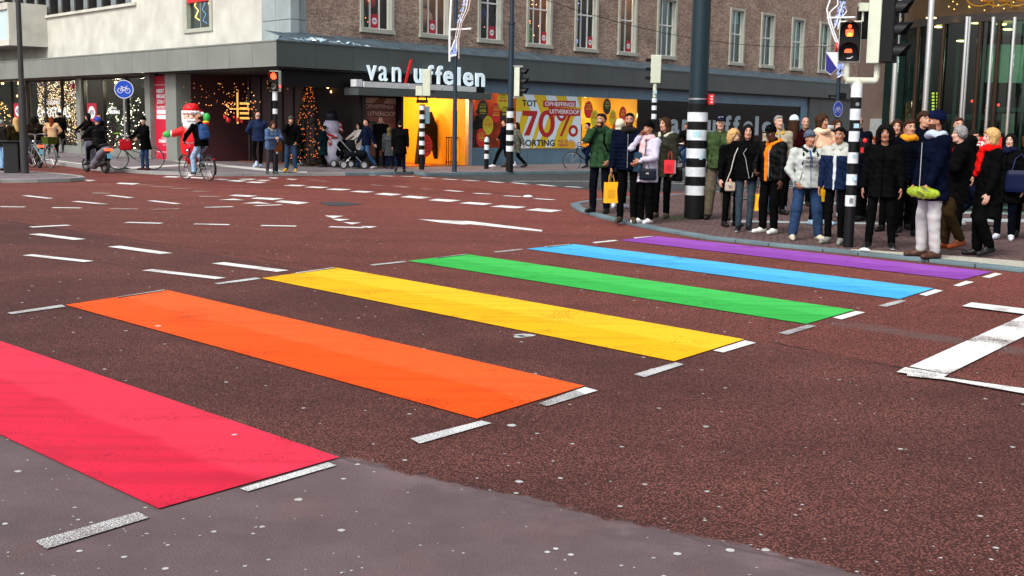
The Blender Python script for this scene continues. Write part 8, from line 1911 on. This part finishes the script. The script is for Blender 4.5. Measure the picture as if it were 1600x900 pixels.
# shield flags
def flag(px0, px1, y0, y1, D, label, flip=False):
    p = at(px0, y0, D); q = at(px1, y1, D); w = q.x - p.x; h = p.z - q.z; o0 = at(px0, y1, D)
    b = MB().m(mat('flag_white', srgb(232, 234, 240), .8, var=.03)); t = .012
    pts = [(0, h), (w, h), (w, .32 * h), (w * .42, 0), (0, .2 * h)]; b.prismY(pts, -t, t)
    b.m(mat('flag_blue', srgb(44, 40, 130), .8, var=.05)); b.prismY([(0, h * .98), (w * .93, .30 * h), (w * .44, .03 * h), (.03 * w, .2 * h)], -t - .004, t + .004)
    b.m(M_STEEL); b.box(-.05, w + .1, -.015, .015, h + .01, h + .05)
    tag(b.build('shield_flag', origin=None), label, 'flag').location = o0
    return
flag(1289, 1306.5, 81, 117, f0.y - .1, 'blue and white shield shaped flag left of the cycle signal'); flag(1345, 1357, 131, 148, f0.y + .2, 'smaller blue and white shield flag behind the bracket of the signal post')
# round cycle signs
def cycle_sign(root, c, r, rz, name='sign_plate'):
    b = MB().m(mat('sign_blue', srgb(20, 74, 190), .4, var=.03)); b.cyl((0, 0, 0), (0, .02, 0), r, n=40); b.m(M_WHITE); b.ring(0, 0, r * .93, r, -.003, 40); y = -.004; b.m(M_WHITE); k = r * .92
    for x in (-.42, .42): b.ring(x * k, -.16 * k, .25 * k, .31 * k, y, 24)
    for a, c_ in [((-.42, -.16), (-.22, .22)), ((-.22, .22), (0, -.16)), ((0, -.16), (-.42, -.16)), ((-.22, .22), (.26, .22)), ((.26, .22), (0, -.16)), ((.42, -.16), (.24, .34)), ((-.26, .30), (-.2, .2)), ((-.36, .32), (-.16, .32)), ((.24, .34), (.4, .38))]: b.line((a[0] * k, a[1] * k), (c_[0] * k, c_[1] * k), .06 * k, y)
    o = b.build(name, root); o.location = c; o.rotation_euler = (0, 0, rz); return o
f1, Z1_ = pole_local(197, 262); root = empty('cycle_sign', f1, facing(f1.x, f1.y), 'round blue cycle path sign on a steel pole by the left shop windows', 'road sign'); zc = Z1_(197, 139.5) - f1.z
b = MB().m(M_STEEL); b.cyl((0, .04, 0), (0, .04, zc + .3), .03, n=12); b.build('pole', root); cycle_sign(root, (0, 0, zc), (Z1_(197, 125) - Z1_(197, 154)) / 2, 0)
f1, Z1_ = pole_local(1303, 268); sgn = empty('cycle_sign', (f1.x, f1.y - .12, f1.z + Z1_(1303, 170.5) - f1.z), facing(f1.x, f1.y), 'narrow looking round blue cycle sign turned sideways above the crowd', 'road sign'); cycle_sign(sgn, (0, 0, 0), .30, R(56))
# litter bin on the left island
f1 = G(18, 270, PAVE); root = empty('litter_bin', f1, facing(f1.x, f1.y), 'dark flat topped litter bin beside the left lamp post', 'bin')
b = MB().m(mat('bin_dark', srgb(44, 44, 46), .5, .3, var=.15)); b.box(-.2, .2, -.17, .17, 0, .86); b.build('body', root, bevel=.02); b = MB().m(mat('bin_dark')); b.box(-.27, .27, -.22, .22, .88, .92); b.box(-.15, .15, -.12, .12, .86, .88); b.build('lid', root, bevel=.01)
# overhead wire
b = MB().m(M_BLACK); A1, B1 = at(848, -2, 30), at(1326, 70, 36); pts = []
for k in range(24): t = k / 23; q = A1.lerp(B1, t); q.z -= 2.0 * t * (1 - t) * .9; pts.append(q)
b.tube([A1 + (A1 - B1) * .5 + Vector((0, 0, 1.2))] + pts, .009, 4); tag(b.build('overhead_wire', origin=tuple(A1)), 'thin dark overhead wire sagging across the brick facade', 'wire')
